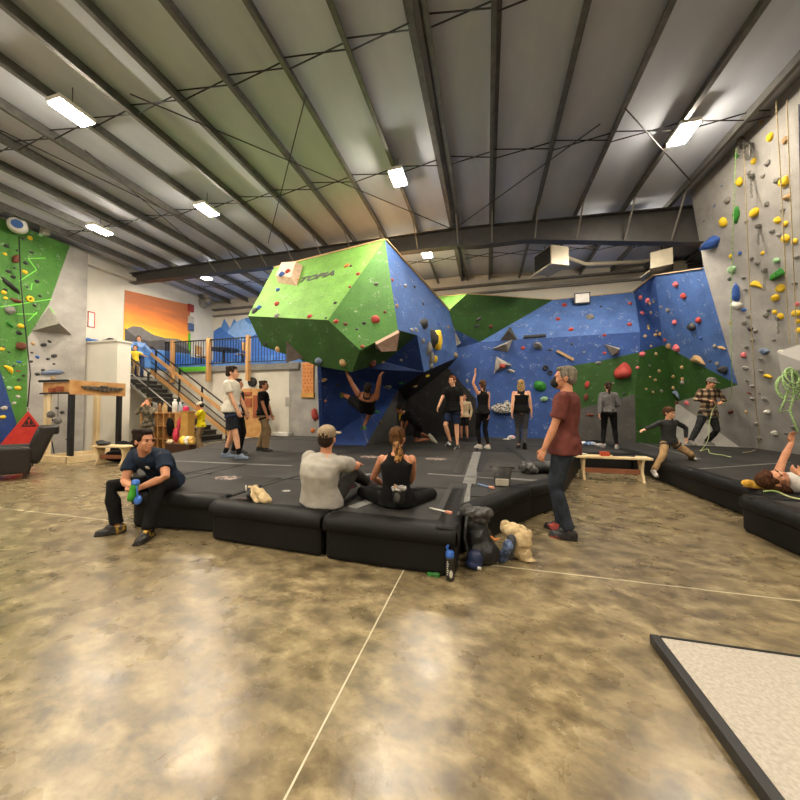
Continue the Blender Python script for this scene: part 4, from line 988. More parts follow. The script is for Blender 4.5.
# 15 belayer in plaid
def plaid_mat():
    m = bpy.data.materials.new('brown_plaid_flannel'); m.use_nodes = True; nt = m.node_tree; N = nt.nodes; L = nt.links; b = N['Principled BSDF']
    tc = N.new('ShaderNodeTexCoord'); s = N.new('ShaderNodeSeparateXYZ'); L.new(tc.outputs['Object'], s.inputs[0])
    def band(o):
        a = N.new('ShaderNodeMath'); a.operation = 'MULTIPLY'; a.inputs[1].default_value = 2*math.pi/.13; L.new(o, a.inputs[0])
        q = N.new('ShaderNodeMath'); q.operation = 'SINE'; L.new(a.outputs[0], q.inputs[0]); g = N.new('ShaderNodeMath'); g.operation = 'GREATER_THAN'; g.inputs[1].default_value = 0; L.new(q.outputs[0], g.inputs[0]); return g.outputs[0]
    ad = N.new('ShaderNodeMath'); ad.operation = 'ADD'; L.new(band(s.outputs[0]), ad.inputs[0]); L.new(band(s.outputs[2]), ad.inputs[1])
    dv = N.new('ShaderNodeMath'); dv.operation = 'MULTIPLY'; dv.inputs[1].default_value = .5; L.new(ad.outputs[0], dv.inputs[0])
    cr = N.new('ShaderNodeValToRGB'); cr.color_ramp.interpolation = 'CONSTANT'; e = cr.color_ramp.elements; e[0].color = lin('#221a16'); e[1].position = .4; e[1].color = lin('#5a4332'); x = e.new(.8); x.color = lin('#a68f6c')
    L.new(dv.outputs[0], cr.inputs[0]); L.new(cr.outputs[0], b.inputs['Base Color']); b.inputs['Roughness'].default_value = .9; return m
L15 = gd(703, 8.45)
belay, b_i = person('man in brown plaid shirt and cap belaying with a rope', L15, R_(-170), 1.80,
  dict(look=V((.35, -.85, -.35)), neck=at(709, 388, s=8.4), pelvis=at(708, 412, s=8.45), handR=at(709, 400.5, s=8.15), handL=at(721, 402, s=8.2), elbR=(1, -.5, -.4), elbL=(-1, -.5, -.2), footR=at(689, 444.5, s=8.25), footL=at(707, 441.5, s=8.6), curlR=.9, curlL=.9),
  dict(top='long', topm=plaid_mat(), legm=cloth('black_work_trouser', '#1b1b1c', '#2c2c2d'), haircol='#2d2018', skin=S_light, cap='cap', capm=cloth('grey_cap_cloth', '#6e675e', '#7d766c'), harness=mat('grey_harness', '#5a554c', .6), shoem=mat('grey_sneaker', '#6b6965', .6), bulk=1.05))
# 16 lying climber at the right edge
L16 = at(800, 489, s=3.75); L16.z = MH
person('brown-haired climber in white shirt lying on the near mat, arm raised', L16, R_(-90), 1.60,
  dict(pelvis=at(785, 486, s=3.78)+V((.47, .10, .05)), neck=at(785, 486, s=3.78)+V((0, 0, .03)), face=(0, .25, 1), pface=(0, .25, 1), look=V((.35, -.45, .75)), hup=V((-.9, -.1, .2)), handL=at(794, 437, s=3.95), handR=at(800, 474, s=3.6), elbL=V((-1, 0, -.2)), elbR=V((-.3, -1, .3)), hdirL=V((0, 0, 1)), footR=V((5.6, 4.6, .46)), footL=V((5.5, 5.0, .46)), kneeR=V((0, 0, 1)), kneeL=V((0, 0, 1)), toeR=V((.3, 0, 1)), toeL=V((.3, 0, 1)), fup=V((-1, 0, 0)), curlL=.5),
  dict(topm=cloth('white_grey_jersey', '#b7b2aa', '#c5c0b8'), legm=c_khaki, hair='long', haircol='#3a2317', haircol2='#5a3a26', skin=S_light, head=1.2, sleeve=.4))
# 17 people on the stairs
def onstair(px): p = at(px, 360, Y=9.3); p.x -= .25; return V((p.x, 9.3, zst(p.x)+.2))
L17 = onstair(143); L17.z += .0
person('adult in blue shirt at the top of the stairs', V((-12.33, 9.2, 2.5)), R_(-110), 1.52, dict(look=V((.5, -.8, 0)), handL=(-.35, .42, 1.02), handR=(.3, .35, 1.1)), dict(top='long', topm=cloth('blue_white_jersey', '#4d78b8', '#8aa8d4', scale=5), legm=cloth('blue_jeans', '#33456b'), haircol='#5b4330', hair='short', skin=S_pale))
person('small child in yellow t-shirt coming down the stairs', V((-12.2, 8.98, 2.5)), R_(-110), 1.08, dict(look=V((.6, -.8, -.1)), handL=(-.5, .2, 1.2), handR=(.35, .3, 1.0)), dict(topm=cloth('yellow_jersey', '#d9b62c', '#e3c64a'), legm=c_khaki, haircol='#4a3422', skin=S_pale, head=1.3))
# 18 camouflage, 19 yellow
L18 = gd(148, 9.6, 0)
person('person in camouflage shirt holding hands to the face near the cubby shelf', L18, R_(200), 1.66, dict(look=V((.3, -.9, 0)), handR=(.05, .22, 1.48), handL=(-.12, .22, 1.50), elbR=(.5, .3, -1), elbL=(-.5, .3, -1), thumbR=(0, 0, 1), thumbL=(0, 0, 1)),
  dict(top='long', topm=cloth('camouflage_cloth', '#2e2a24', '#8a7f6a', scale=9), legm=cloth('camo_trouser', '#3a3529', '#8a7f6a', scale=9), hair='messy', haircol='#4a3826', haircol2='#8d7550', skin=S_light))
L19 = gd(201, 10.2, 0)
person('child in yellow shirt, khaki trousers and white helmet beside the stairs', L19, R_(125), 1.54, dict(look=V((-.9, -.3, -.3)), handR=(.2, .38, 1.15), handL=(-.15, .38, 1.12), elbR=(1, -.2, -.4), elbL=(-1, -.2, -.4)),
  dict(topm=cloth('bright_yellow_print', '#d8c416', '#8d8420', scale=14, ramp=(.55, .62)), legm=c_khaki, haircol='#2e2219', skin=S_light, head=1.12, cap='helmet', capm=cloth('white_helmet_shell', '#b9b1a0', rough=.4, bump=0), wide=1.2))
# 20 climber under the boulder
L20 = at(366, 410, s=7.6)
person('climber in black hanging under the boulder by both hands', L20, R_(20), 1.72,
  dict(pelvis=at(366, 408, s=7.6), neck=at(368, 388, s=7.05), face=V((-.1, .75, .65)), look=V((0, .8, .6)), handL=at(346, 371, s=7.2), handR=at(383, 360, s=6.85), elbL=V((-.3, 0, -1)), elbR=V((.3, 0, -1)), hdirL=V((-.4, .3, .8)), hdirR=V((.4, .3, .8)),
       footR=at(364, 426, s=8.0), footL=at(342, 394, s=8.1), kneeR=V((.1, .3, .4)), kneeL=V((-.6, .2, .4)), toeR=V((-.6, .6, -.1)), toeL=V((-.5, .7, .3)), curlL=.8, curlR=.8),
  dict(topm=c_black, top='tank', legs='shorts', short=.95, legm=c_blackp, haircol='#1b1410', bulk=1.3, armr=1.3, legr=1.15, skin=S_brown, shoem=mat('green_black_shoe', '#1f2a16', .5, col2='#4c7a22', scale=8)))
# ================================================================== CLIMBING HOLDS
_v, _f = [], []
for tri, nm in FACETS:
    _f.append((len(_v), len(_v)+1, len(_v)+2)); _v += tri
TREE = BVHTree.FromPolygons(_v, _f)
def seat(px, py):
    for dx, dy in ((0, 0), (0, -3), (3, 0), (-3, 0), (0, 3), (5, -5), (-6, 0), (0, -8), (8, 0), (-10, 0), (0, -14)):
        loc, n, i, d = TREE.ray_cast(EYE, rayd(px+dx, py+dy).normalized())
        if loc is not None: break
    if loc is None: return None
    if n.dot(EYE-loc) < 0: n = -n
    return loc, n, FACETS[i][1], (loc-EYE).dot(_R @ V((0, 0, -1)))
HC = {'yellow': ('#d9b011', '#e9c52c'), 'tan': ('#a08053', '#bb9a6c'), 'grey': ('#706d67', '#8e8a83'), 'pale grey': ('#9c978d', '#bab4a8'), 'dark grey': ('#2b2b2d', '#3c3c3e'), 'black': ('#121212', '#1f1f1f'),
      'blue': ('#2b4f9c', '#3c66b8'), 'green': ('#1f6a1c', '#2f8a2a'), 'red': ('#98302a', '#b8453a'), 'pink': ('#c4505a', '#dd7d80'), 'brown': ('#5a2a1c', '#774032'), 'orange': ('#c0632a', '#d97e3c'), 'white': ('#c9c4b8', '#dedacf'), 'pale green': ('#7fae7a', '#a9c9a0'), 'slate blue': ('#5c6a80', '#7685a0')}
def hmat(c): return mat('hold_'+c.replace(' ', '_'), HC[c][0], .6, col2=HC[c][1], scale=25, bump=.4, bscale=180)
HM_ = {}
def hold_mesh(kind, var, c):
    key = (kind, var, c)
    if key in HM_: return HM_[key]
    bm = BM(); rnd = random.Random(hash((kind, var)) % 1000 if False else sum(map(ord, kind))*7+var)
    # local frame: x sideways, y up along the wall, z out of the wall; unit size 1 across
    if kind in ('blob', 'jug', 'oval', 'edge', 'long', 'pinch', 'horn', 'banana', 'round', 'longfat'):
        sx, sy, sz = dict(blob=(.5, .42, .38), jug=(.5, .38, .42), oval=(.5, .40, .40), edge=(.5, .22, .26), long=(.5, .13, .16), longfat=(.5, .17, .2), pinch=(.28, .5, .34), horn=(.36, .34, .7), banana=(.5, .2, .25), round=(.5, .5, .4))[kind]
        bmesh.ops.create_icosphere(bm, subdivisions=3, radius=1)
        off = V((rnd.uniform(0, 50), 0, 0))
        for v in bm.verts:
            d = 1+.28*noise.noise(v.co*1.4+off)+.10*noise.noise(v.co*3.5+off) if kind not in ('oval', 'round') else 1+.08*noise.noise(v.co*1.5+off)
            x, y, z = v.co*d
            if kind == 'jug': z += .35*max(0, y)*1.2; y -= .1*z       # an incut lip along the top
            if kind == 'banana': y += -.9*x*x+.5
            if kind == 'horn': x += -.55*max(0, z)**1.2; s_ = 1-.45*max(0, z); y *= s_; x *= s_ if False else 1
            if kind == 'edge': z += .3*y
            v.co = V((x*sx, y*sy, max(z*sz, -.03)))
    elif kind == 'wedge':
        p = [(-.5, -.2, 0), (.5, -.25, 0), (.45, .2, 0), (-.5, .15, 0)]; q = [(-.05, -.22, .45), (.42, -.2, .4), (.40, .05, .32), (0, .0, .35)]
        a = [bm.verts.new(x) for x in p]; b = [bm.verts.new(x) for x in q]
        bm.faces.new(a[::-1]); bm.faces.new(b)
        for i in range(4): bm.faces.new((a[i], a[(i+1) % 4], b[(i+1) % 4], b[i]))
        bmesh.ops.bevel(bm, geom=bm.edges[:], offset=.05, segments=2, affect='EDGES')
    elif kind == 'ring':
        for k in range(24):
            pass
        R = []
        for k in range(24):
            t = 2*math.pi*k/24; R.append([bm.verts.new(((.33+.17*math.cos(u))*math.cos(t), (.33+.17*math.cos(u))*math.sin(t), max(.0, .17+.17*math.sin(u)))) for u in (2*math.pi*j/8 for j in range(8))])
        for k in range(24):
            for j in range(8): bm.faces.new((R[k][j], R[(k+1) % 24][j], R[(k+1) % 24][(j+1) % 8], R[k][(j+1) % 8]))
    elif kind == 'bar':
        box(bm, -.5, .5, -.07, .07, 0, .12); bmesh.ops.bevel(bm, geom=bm.edges[:], offset=.02, segments=2, affect='EDGES')
    # bolt hole
    me = bpy.data.meshes.new('climbing_hold'); bmesh.ops.recalc_face_normals(bm, faces=bm.faces[:]); bm.to_mesh(me); bm.free()
    for p in me.polygons: p.use_smooth = kind not in ('wedge', 'bar')
    me.materials.append(hmat(c)); HM_[key] = me; return me
HOLDS = []
def H(px, py, w_, c, kind='blob', rot=0, nm=None):
    """hold w_ pixels wide at (px, py); rot degrees; nm = a noun phrase of its own"""
    HOLDS.append((px, py, w_, c, kind, rot, nm))
WALLN = {'right': 'tall grey wall', 'left': 'far left climbing wall', 'boulder': 'jutting boulder', 'back': 'back bouldering wall', 'mezz': 'grey panel beside the boulder'}
def hs(lst, w_, c, kind='blob'):
    for i, t in enumerate(lst):
        H(t[0], t[1], t[2] if len(t) > 2 else w_, c, t[3] if len(t) > 3 else kind, t[4] if len(t) > 4 else (i*47) % 50-25)
# tall grey wall at the right
H(770.5, 137, 8, 'yellow', 'oval', 50, 'yellow oval hold nearest the roof edge'); H(754, 161, 6, 'yellow', 'oval', 40, 'yellow oval hold just under the rope anchor')
H(740, 181.5, 8, 'yellow', 'oval', 75, 'yellow oval hold beside the lime rope'); H(785, 181.5, 10, 'yellow', 'jug', 55, 'big yellow jug between the two tan ropes')
H(755, 212.5, 10, 'yellow', 'oval', 20, 'large yellow oval hold in mid wall'); H(724, 222, 9, 'yellow', 'oval', 95, 'upright yellow hold above the blue horn')
H(786, 238.5, 10, 'yellow', 'round', 20, 'large round yellow hold with a dark base'); H(756, 284.6, 12, 'yellow', 'banana', -28, 'curved yellow hold left of the green wedge')
H(781, 288, 9, 'yellow', 'blob', 10, 'yellow hold directly below the green wedge'); H(776, 297.6, 8, 'yellow', 'jug', 0, 'yellow hold with pointed ends under the green wedge')
H(775, 312, 6, 'yellow', 'round', 0, 'smaller of the two yellow balls side by side'); H(781, 316, 8, 'yellow', 'round', 0, 'larger of the two yellow balls side by side')
H(797, 313, 8, 'yellow', 'jug', 0, 'yellow jug at the frame edge beside the ropes'); H(768, 376.6, 9, 'yellow', 'banana', -10, 'yellow and white hold low on the wall')
hs([(762, 122, 6), (786, 140, 8), (788, 197, 8)], 6, 'tan', 'jug'); hs([(778, 220, 7), (785.6, 223.7, 6), (795, 241, 6), (763, 253, 4), (731, 256, 4), (798, 321, 5), (799, 330, 6)], 5, 'yellow')
H(737, 155, 6, 'green', 'pinch', -20, 'small green hold by the rope anchor'); H(737, 214.5, 16, 'green', 'longfat', 55, 'long green hold slanting beside the lime rope'); H(777, 274, 17, 'green', 'wedge', 8, 'big green wedge hold with a pale top edge')
H(715, 241, 20, 'blue', 'horn', 10, 'big blue horn hold sticking out'); H(736.7, 293.5, 19, 'blue', 'longfat', 66, 'long blue hold standing upright'); H(740, 253, 4, 'blue', 'blob'); H(730, 279, 5, 'dark grey', 'blob'); H(744, 310, 6, 'blue', 'edge')
H(765, 351, 8, 'slate blue', 'jug', 0, 'pale blue triangular hold by the big overhang volume'); hs([(721.6, 186), (714.7, 206, 4), (704, 221, 3)], 4, 'slate blue', 'edge')
hs([(748, 158), (768, 163, 7), (749, 172.6), (763, 176), (777, 180, 7), (728, 200.7, 7), (767, 204, 6), (783, 210, 6), (746.6, 222), (772.5, 231, 6), (779, 235), (752, 258.5), (758, 262.6, 6), (797, 257, 6), (743.6, 277.7), (745.7, 289.4), (795, 283, 6), (749, 316, 6), (744.6, 322.7, 6), (769, 310), (766, 315, 6), (756, 331), (753, 340), (747, 347), (760.6, 358.8), (745.7, 367.7, 6), (774, 340, 4), (761.5, 371), (747.5, 380.8, 4), (752.6, 386, 5), (759.5, 393, 3), (752.6, 398.6), (765, 399, 6), (782, 406, 4), (757, 424), (759.5, 438), (786, 433.5, 4), (793, 427, 5)], 5, 'grey', 'jug')
H(750.5, 328.5, 7, 'dark grey', 'round', 0, 'dark round hold in the column of grey holds'); hs([(777, 260.5, 7), (733, 269.5, 8)], 7, 'pale green', 'jug'); hs([(737.5, 305, 10), (782, 352, 6), (768, 412, 6), (775, 433, 6)], 6, 'white', 'jug')
H(744, 355, 6, 'pink', 'blob', 20, 'pinkish hold in the column of grey holds'); H(797, 304, 5, 'pink'); hs([(731, 323, 5), (746.7, 412, 4)], 5, 'tan', 'pinch'); hs([(749, 393, 5), (731, 412, 7)], 5, 'brown', 'edge')
# bright blue panels and greens at the right of the back wall
hs([(676, 284, 6), (675, 322, 5), (641, 297.5, 4), (648, 300.5, 5), (642, 313, 4), (637.5, 367.5, 4), (642, 354, 6), (687, 403, 5), (677, 348, 7)], 5, 'pink')
hs([(684, 296, 6), (699, 320, 6), (665, 340, 3), (564.5, 305, 5), (558, 319, 5), (571, 329.5, 5), (630, 303.5, 4), (629.5, 324.5, 5), (604.5, 335, 4), (604.5, 353, 4), (523, 348, 5)], 5, 'red')
hs([(668, 310, 5), (661.5, 307, 3), (715, 346, 5), (717.5, 363.6, 5), (654, 302, 3), (657, 331, 3), (613, 383, 3), (584, 352, 3), (572, 359, 5), (682.5, 382.5, 5), (649.5, 365.5, 3), (661.5, 391, 4)], 4, 'grey')
H(692.5, 326.5, 9, 'dark grey', 'oval', -8, 'dark oval hold on the bright blue panel'); H(724, 369.5, 9, 'dark grey', 'jug', 10, 'dark jug near the lower tip of the bright blue panel'); H(701, 338, 3, 'blue'); H(701+9, 361, 3, 'dark grey'); H(601, 306.5, 3, 'dark grey')
H(722, 348, 8, 'tan', 'edge', -25, 'long tan and red hold on the bright blue panel'); H(698, 360, 14, 'tan', 'banana', -18, 'long tan hold along the blue and green seam'); H(590, 317, 8, 'grey', 'blob', 0, 'chunky grey hold on the upper blue panel')
hs([(650, 303.5, 3), (651, 312.5, 3), (648, 326, 3), (645, 336, 4), (655, 335, 4), (660, 334, 4), (651, 346, 3), (669, 346, 6), (656, 354, 4), (650, 377, 3), (655, 380, 4), (659, 371, 4), (673.5, 376.5, 4), (682.5, 379, 4), (673.5, 388, 4), (646, 389, 3), (653, 392, 3), (682, 367.5, 4), (733.5, 0, 0)][:-1], 4, 'tan')
H(648.5, 328.5, 3, 'yellow', 'round'); H(598.5, 363, 8, 'grey', 'edge', 5, 'flat grey edge hold above the lower green panel'); H(676.5, 394, 8, 'slate blue', 'banana', -48, 'slanting blue-grey hold above the boy'); H(677, 403, 7, 'brown', 'edge', 10, 'brown hold just above the boy'); H(624, 394, 4, 'dark grey')
H(587, 384.5, 9, 'red', 'pinch', -15, 'upper half of the long red hold pair beside the masked man'); H(586, 397, 9, 'brown', 'pinch', -10, 'lower rusty hold of the pair beside the masked man'); H(590, 415, 9, 'brown', 'edge', 0, 'flat rusty hold on the charcoal panel')
H(479, 319, 8, 'dark grey', 'edge', 35, 'dark slanting hold on the deep green panel'); H(477, 326, 7, 'dark grey', 'edge', 25, 'lower dark slanting hold on the deep green panel'); H(491, 326.5, 5, 'brown', 'blob', 0, 'brown hold on the deep green panel')
H(534.5, 337, 22, 'dark grey', 'bar', 1, 'long dark bar hold at the blue seam'); H(538, 346, 13, 'grey', 'horn', -30, 'big grey horn hold below the dark bar'); H(550, 350, 6, 'dark grey', 'edge'); H(565, 355.5, 21, 'tan', 'bar', -33, 'long tan bar slanting down above the masked man')
H(511, 371, 9, 'pale grey', 'edge', -20, 'pale finger-shaped hold below the speckled volume'); H(545.5, 368, 7, 'black', 'ring', 0, 'black ring hold behind the masked man'); H(550, 373, 6, 'black', 'ring', 0, 'smaller black ring hold behind the masked man'); H(540, 386, 15, 'green', 'oval', -25, 'large green sloper beside the face mask')
H(544, 399, 8, 'pale green', 'jug', 10, 'pale green hold below the large green sloper'); H(467, 381, 5, 'pale grey', 'pinch', 0, 'pale square hold beside the raised hand'); H(469, 390, 4, 'grey'); H(572, 344, 4, 'dark grey')
# boulder
hs([(277, 304, 5), (310, 316.5, 5), (336, 321.5, 6), (358.5, 274, 4), (350, 287, 3), (362.5, 346.5, 5), (392, 280, 3), (391, 339.5, 5)], 5, 'red')
H(375.5, 319.5, 11, 'red', 'round', 0, 'largest red hold on the green facet'); H(347, 266, 6, 'orange', 'edge', 30, 'orange hold above the lettering end'); H(296, 281, 6, 'orange', 'blob', 0, 'orange hold touching the pink volume'); hs([(278, 290, 4), (259, 308, 5)], 5, 'blue')
H(255, 311, 9, 'dark grey', 'round', 0, 'big dark hold on the outer corner of the boulder'); hs([(326, 318, 3), (357, 329, 4), (335.5, 303, 4), (364, 323, 5), (414.5, 287, 3), (423, 304, 3), (351, 266, 3), (265.5, 344, 4), (337.5, 385, 4), (322, 394, 4)], 4, 'dark grey')
hs([(277, 316, 6), (376, 284, 5), (405, 286, 4), (411.5, 330, 4), (416, 330, 4), (423, 341, 5), (388, 386.5, 6), (401, 360, 4), (431, 366, 6)], 5, 'grey'); H(423, 324.5, 9, 'dark grey', 'jug', 0, 'large dark hold on the blue side'); H(438, 324, 3, 'blue'); H(436, 340, 15, 'yellow', 'pinch', -5, 'tall yellow half-moon hold on the blue side')
H(432.2, 339, 13, 'black', 'pinch', -5, 'black backing hold beside the yellow half moon'); H(428, 349, 10, 'grey', 'pinch', 8, 'upright grey hold on the blue side'); H(435, 359, 9, 'yellow', 'round', 0, 'round yellow hold at the lower edge of the blue side'); H(430.5, 358.5, 9, 'grey', 'pinch', 0, 'grey base hold hugging the round yellow one')
H(427, 375.5, 6, 'yellow', 'edge', 20, 'yellow hold just inside the cave'); hs([(345.5, 324, 5), (385, 312, 4)], 4, 'brown'); H(372, 363, 7, 'brown', 'blob', 0, 'brown hold on the roof above the climber'); H(396.5, 306, 4, 'tan'); H(448, 327, 3, 'tan'); H(455, 355, 5, 'tan')
H(278, 352.5, 8, 'tan', 'round', 0, 'round tan and black hold under the boulder lip'); H(319, 361, 9, 'slate blue', 'oval', 0, 'blue-grey hold at the lower edge of the dark underside'); H(343, 363, 10, 'tan', 'round', 0, 'tan cone-shaped hold beside the climber\'s hand'); H(323, 380, 10, 'tan', 'edge', 18, 'flat tan hold left of the climber')
hs([(377, 412, 6), (401, 383, 4)], 5, 'green', 'edge'); H(325.5, 401, 3, 'orange'); hs([(381, 422, 5), (415, 386, 5), (383, 362, 4)], 4, 'tan', 'edge'); H(400, 413, 10, 'yellow', 'pinch', 0, 'yellow pinch hold on the edge of the black cave')
H(315, 415, 14, 'red', 'pinch', 12, 'long red hold low beside the deep blue panel'); H(313, 430.5, 6, 'orange', 'round', 0, 'orange ball hold near the mats')
# far left climbing wall
H(30, 238, 5, 'yellow', 'round', 0, 'highest yellow hold'); H(29.6, 299, 7, 'yellow', 'ring', 0, 'yellow ring hold at the lime line'); hs([(25, 272, 5), (5, 254, 4), (4, 292.5, 5), (5.5, 298, 4), (21, 326, 6), (2, 349, 5), (18, 388, 6), (3, 417, 5)], 5, 'yellow'); H(8.5, 369.5, 11, 'yellow', 'banana', -52, 'long curved yellow hold near the blue panel')
hs([(33, 343.6, 5), (46.5, 331, 5), (53, 378, 5)], 5, 'tan'); H(16, 259, 11, 'brown', 'pinch', -20, 'long brown hold behind the belay strap'); H(16, 301, 10, 'brown', 'edge', -8, 'brown hold just above the lime line'); H(21, 346, 14, 'brown', 'horn', 60, 'big rusty horn hold'); H(18, 371, 4, 'red', 'edge')
H(10, 310, 10, 'grey', 'blob', 60, 'big grey-brown hold near the frame edge'); H(10, 324, 8, 'green', 'wedge', -40, 'green wedge hold'); H(11, 286, 20, 'black', 'long', -40, 'long black slanting hold')
hs([(23, 239), (25, 230.5), (6, 246, 5), (17, 250.5, 3), (31.6, 252.5), (25.5, 263, 5), (14.5, 268, 3), (8.5, 271.5, 5), (13, 277, 5), (37, 281.4, 5), (27, 287, 3), (40, 296), (34.6, 305.5), (5, 289.5), (19, 333, 6), (3.5, 347, 3), (9, 352, 3), (14, 366, 3), (23.6, 375.5), (18.6, 379.7)], 4, 'dark grey', 'jug')
hs([(9.6, 388, 5), (43.5, 235, 4)], 5, 'pale green'); hs([(18, 396.6, 4), (14, 403, 4), (4, 408, 6)], 4, 'pale grey'); H(19, 362, 5, 'blue', 'edge'); H(37.5, 357, 4, 'blue')
hs([(49.5, 341.6), (43.6, 345, 6), (54, 356, 6), (48, 359), (31, 361.5), (32, 352.6, 3), (54, 364, 3), (43, 370), (37, 374, 5), (62, 412.5, 5), (52.5, 420), (52, 429, 3), (67, 439.5, 3), (57, 408, 4), (47, 317, 4), (48.5, 321), (37, 327, 5)], 4, 'dark grey', 'jug')
H(53, 372.5, 21, 'slate blue', 'long', 12, 'long blue-grey bar hold above the wooden rack')
# ---- place them and word their labels
ORD = ['', 'second ', 'third ', 'fourth ', 'fifth ', 'sixth ', 'seventh ', 'eighth ', 'ninth ', 'tenth ']
placed = []
for h in HOLDS:
    s = seat(h[0], h[1])
    if s: placed.append((h, s))
def put_hold(h, s, label):
    px, py, w_, c, kind, rot, nm = h; loc, n, wn, dep = s
    o = bpy.data.objects.new('climbing_hold', hold_mesh(kind, int(px+py) % 3, c)); COL.objects.link(o)
    z = n; up = V((0, 0, 1)); up = (up-z*up.dot(z)).normalized() if abs(z.z) < .97 else V((0, 1, 0)); x = up.cross(z).normalized()
    cosf = max(.35, abs(n.dot((EYE-loc).normalized())))
    size = w_*dep/FPX*1.0/(1 if kind in ('horn', 'round') else (cosf**.5)); size = min(size*(.84 if nm or c not in ('grey', 'dark grey', 'tan') else .74), 1.0)
    M = Matrix((x, up, z)).transposed() @ Matrix.Rotation(math.radians(rot), 3, 'Z')
    o.matrix_world = Matrix.LocRotScale(loc-n*.004, M, V((size, size, size*(1 if kind not in ('bar', 'long') else 1))))
    return tag(o, label, 'climbing hold', GROUPS[wn])
GROUPS = {'right': 'climbing holds bolted to the tall grey wall', 'left': 'climbing holds on the far left climbing wall', 'boulder': 'climbing holds on the jutting boulder', 'back': 'climbing holds on the back bouldering wall', 'mezz': 'climbing holds on the grey panel'}
named = [(h, s) for h, s in placed if h[6]]
for h, s in named:
    nm = h[6]; nw = len(nm.split())
    put_hold(h, s, nm + (' on the '+WALLN[s[2]] if nw+len(WALLN[s[2]].split()) <= 12 and 'wall' not in nm and 'boulder' not in nm and 'panel' not in nm else ''))
rest_ = {}
for h, s in placed:
    if h[6]: continue
    cand = [(math.hypot(h[0]-g[0], h[1]-g[1]), g) for g, t in named if t[2] == s[2]] or [(math.hypot(h[0]-g[0], h[1]-g[1]), g) for g, t in named]
    d, g = min(cand, key=lambda q: q[0]); dx, dy = h[0]-g[0], h[1]-g[1]
    dr = ('right of' if dx > 0 else 'left of') if abs(dx) > abs(dy) else ('below' if dy > 0 else 'above')
    rest_.setdefault((h[3], g[6], dr), []).append((d, h, s))
for (c, g, dr), lst in rest_.items():
    lst.sort(key=lambda q: q[0])
    gs = ' '.join(g.split()[:8]); gs = gs.rsplit(' ', 1)[0] if gs.split()[-1] in ('the', 'of', 'and', 'a', 'at', 'on', 'with', 'in') else gs
    for i, (d, h, s) in enumerate(lst):
        if len(gs.split()) > 8: pass
        sz = '' if h[2] > 4.5 else 'small '
        sz = '' if len((c+gs+ORD[i]+dr).split()) > 9 and i else sz
        put_hold(h, s, f"{sz}{c} hold, {ORD[i]}closest {dr} the {gs}")
# ---- plywood volumes on the back wall
M_volw = mat('chalky_pale_volume', '#8c867c', .8, col2='#b1aa9d', scale=5, detail=7); M_vold = mat('dark_grey_volume', '#4c4a47', .8, col2='#5c5a56', scale=6)
M_volp = mat('pink_tan_volume', '#d0ab94', .8, col2='#e0c0aa', scale=9)
def vol_px(pts, apex, out, m, label):
    base = []; 
    for p in pts:
        s = seat(*p); base.append(s[0]); n = s[1]
    c = seat(*apex); a = c[0]+c[1]*out
    return volume('climbing_volume', base, a, m, label, 'climbing volume', 'plywood volumes on the walls')
vol_px([(510, 326), (518, 340), (500, 341)], (508, 337), .35, M_vold, 'dark grey triangular volume topmost in the cluster at the blue seam')
vol_px([(491, 349), (513, 339), (508, 352)], (506, 346), .38, M_volw, 'pale pointed volume in the middle of the cluster on the back wall')
vol_px([(496, 356), (512, 365), (494, 373)], (502, 366), .35, M_volw, 'pale triangular volume with a red hold, lowest of the cluster')
vol_px([(604, 344), (620, 348), (618, 354), (612, 356)], (614, 352), .45, M_volw, 'pale wedge-shaped volume above the lower green panel')
vol_px([(455, 331), (461, 343), (456, 346)], (458, 341), .25, M_volw, 'chalky grey volume at the right edge of the boulder')
s_ = seat(623, 374); bm = BM(); bmesh.ops.create_icosphere(bm, subdivisions=3, radius=1)
for v in bm.verts:
    x, y, z = v.co; t = 1+.12*noise.noise(v.co*1.5); y2 = y; wd = .21*(1-.42*y)+.03; v.co = V((x*wd*t+.04*y, y*.26*t, max(z*.26*(1-.5*y), -.02)))
o = obj('climbing_volume', bm, hmat('red'), smooth=True, world=False); o.location = seat(623, 371)[0]; n = seat(623, 371)[1]; up = V((0, 0, 1)); up = (up-n*up.dot(n)).normalized()
o.rotation_euler = Matrix((up.cross(n), up, n)).transposed().to_euler(); o.scale = (1, 1, 1); tag(o, 'large rounded red volume on the lower green panel', 'climbing volume', 'plywood volumes on the walls')
s_ = seat(502, 367); o = bpy.data.objects.new('climbing_hold', hold_mesh('blob', 1, 'red')); COL.objects.link(o); o.location = s_[0]+s_[1]*.30; o.scale = (.2,)*3; o.rotation_euler = (math.pi/2, 0, 0); tag(o, 'red hold bolted to the lowest pale volume', 'climbing hold')
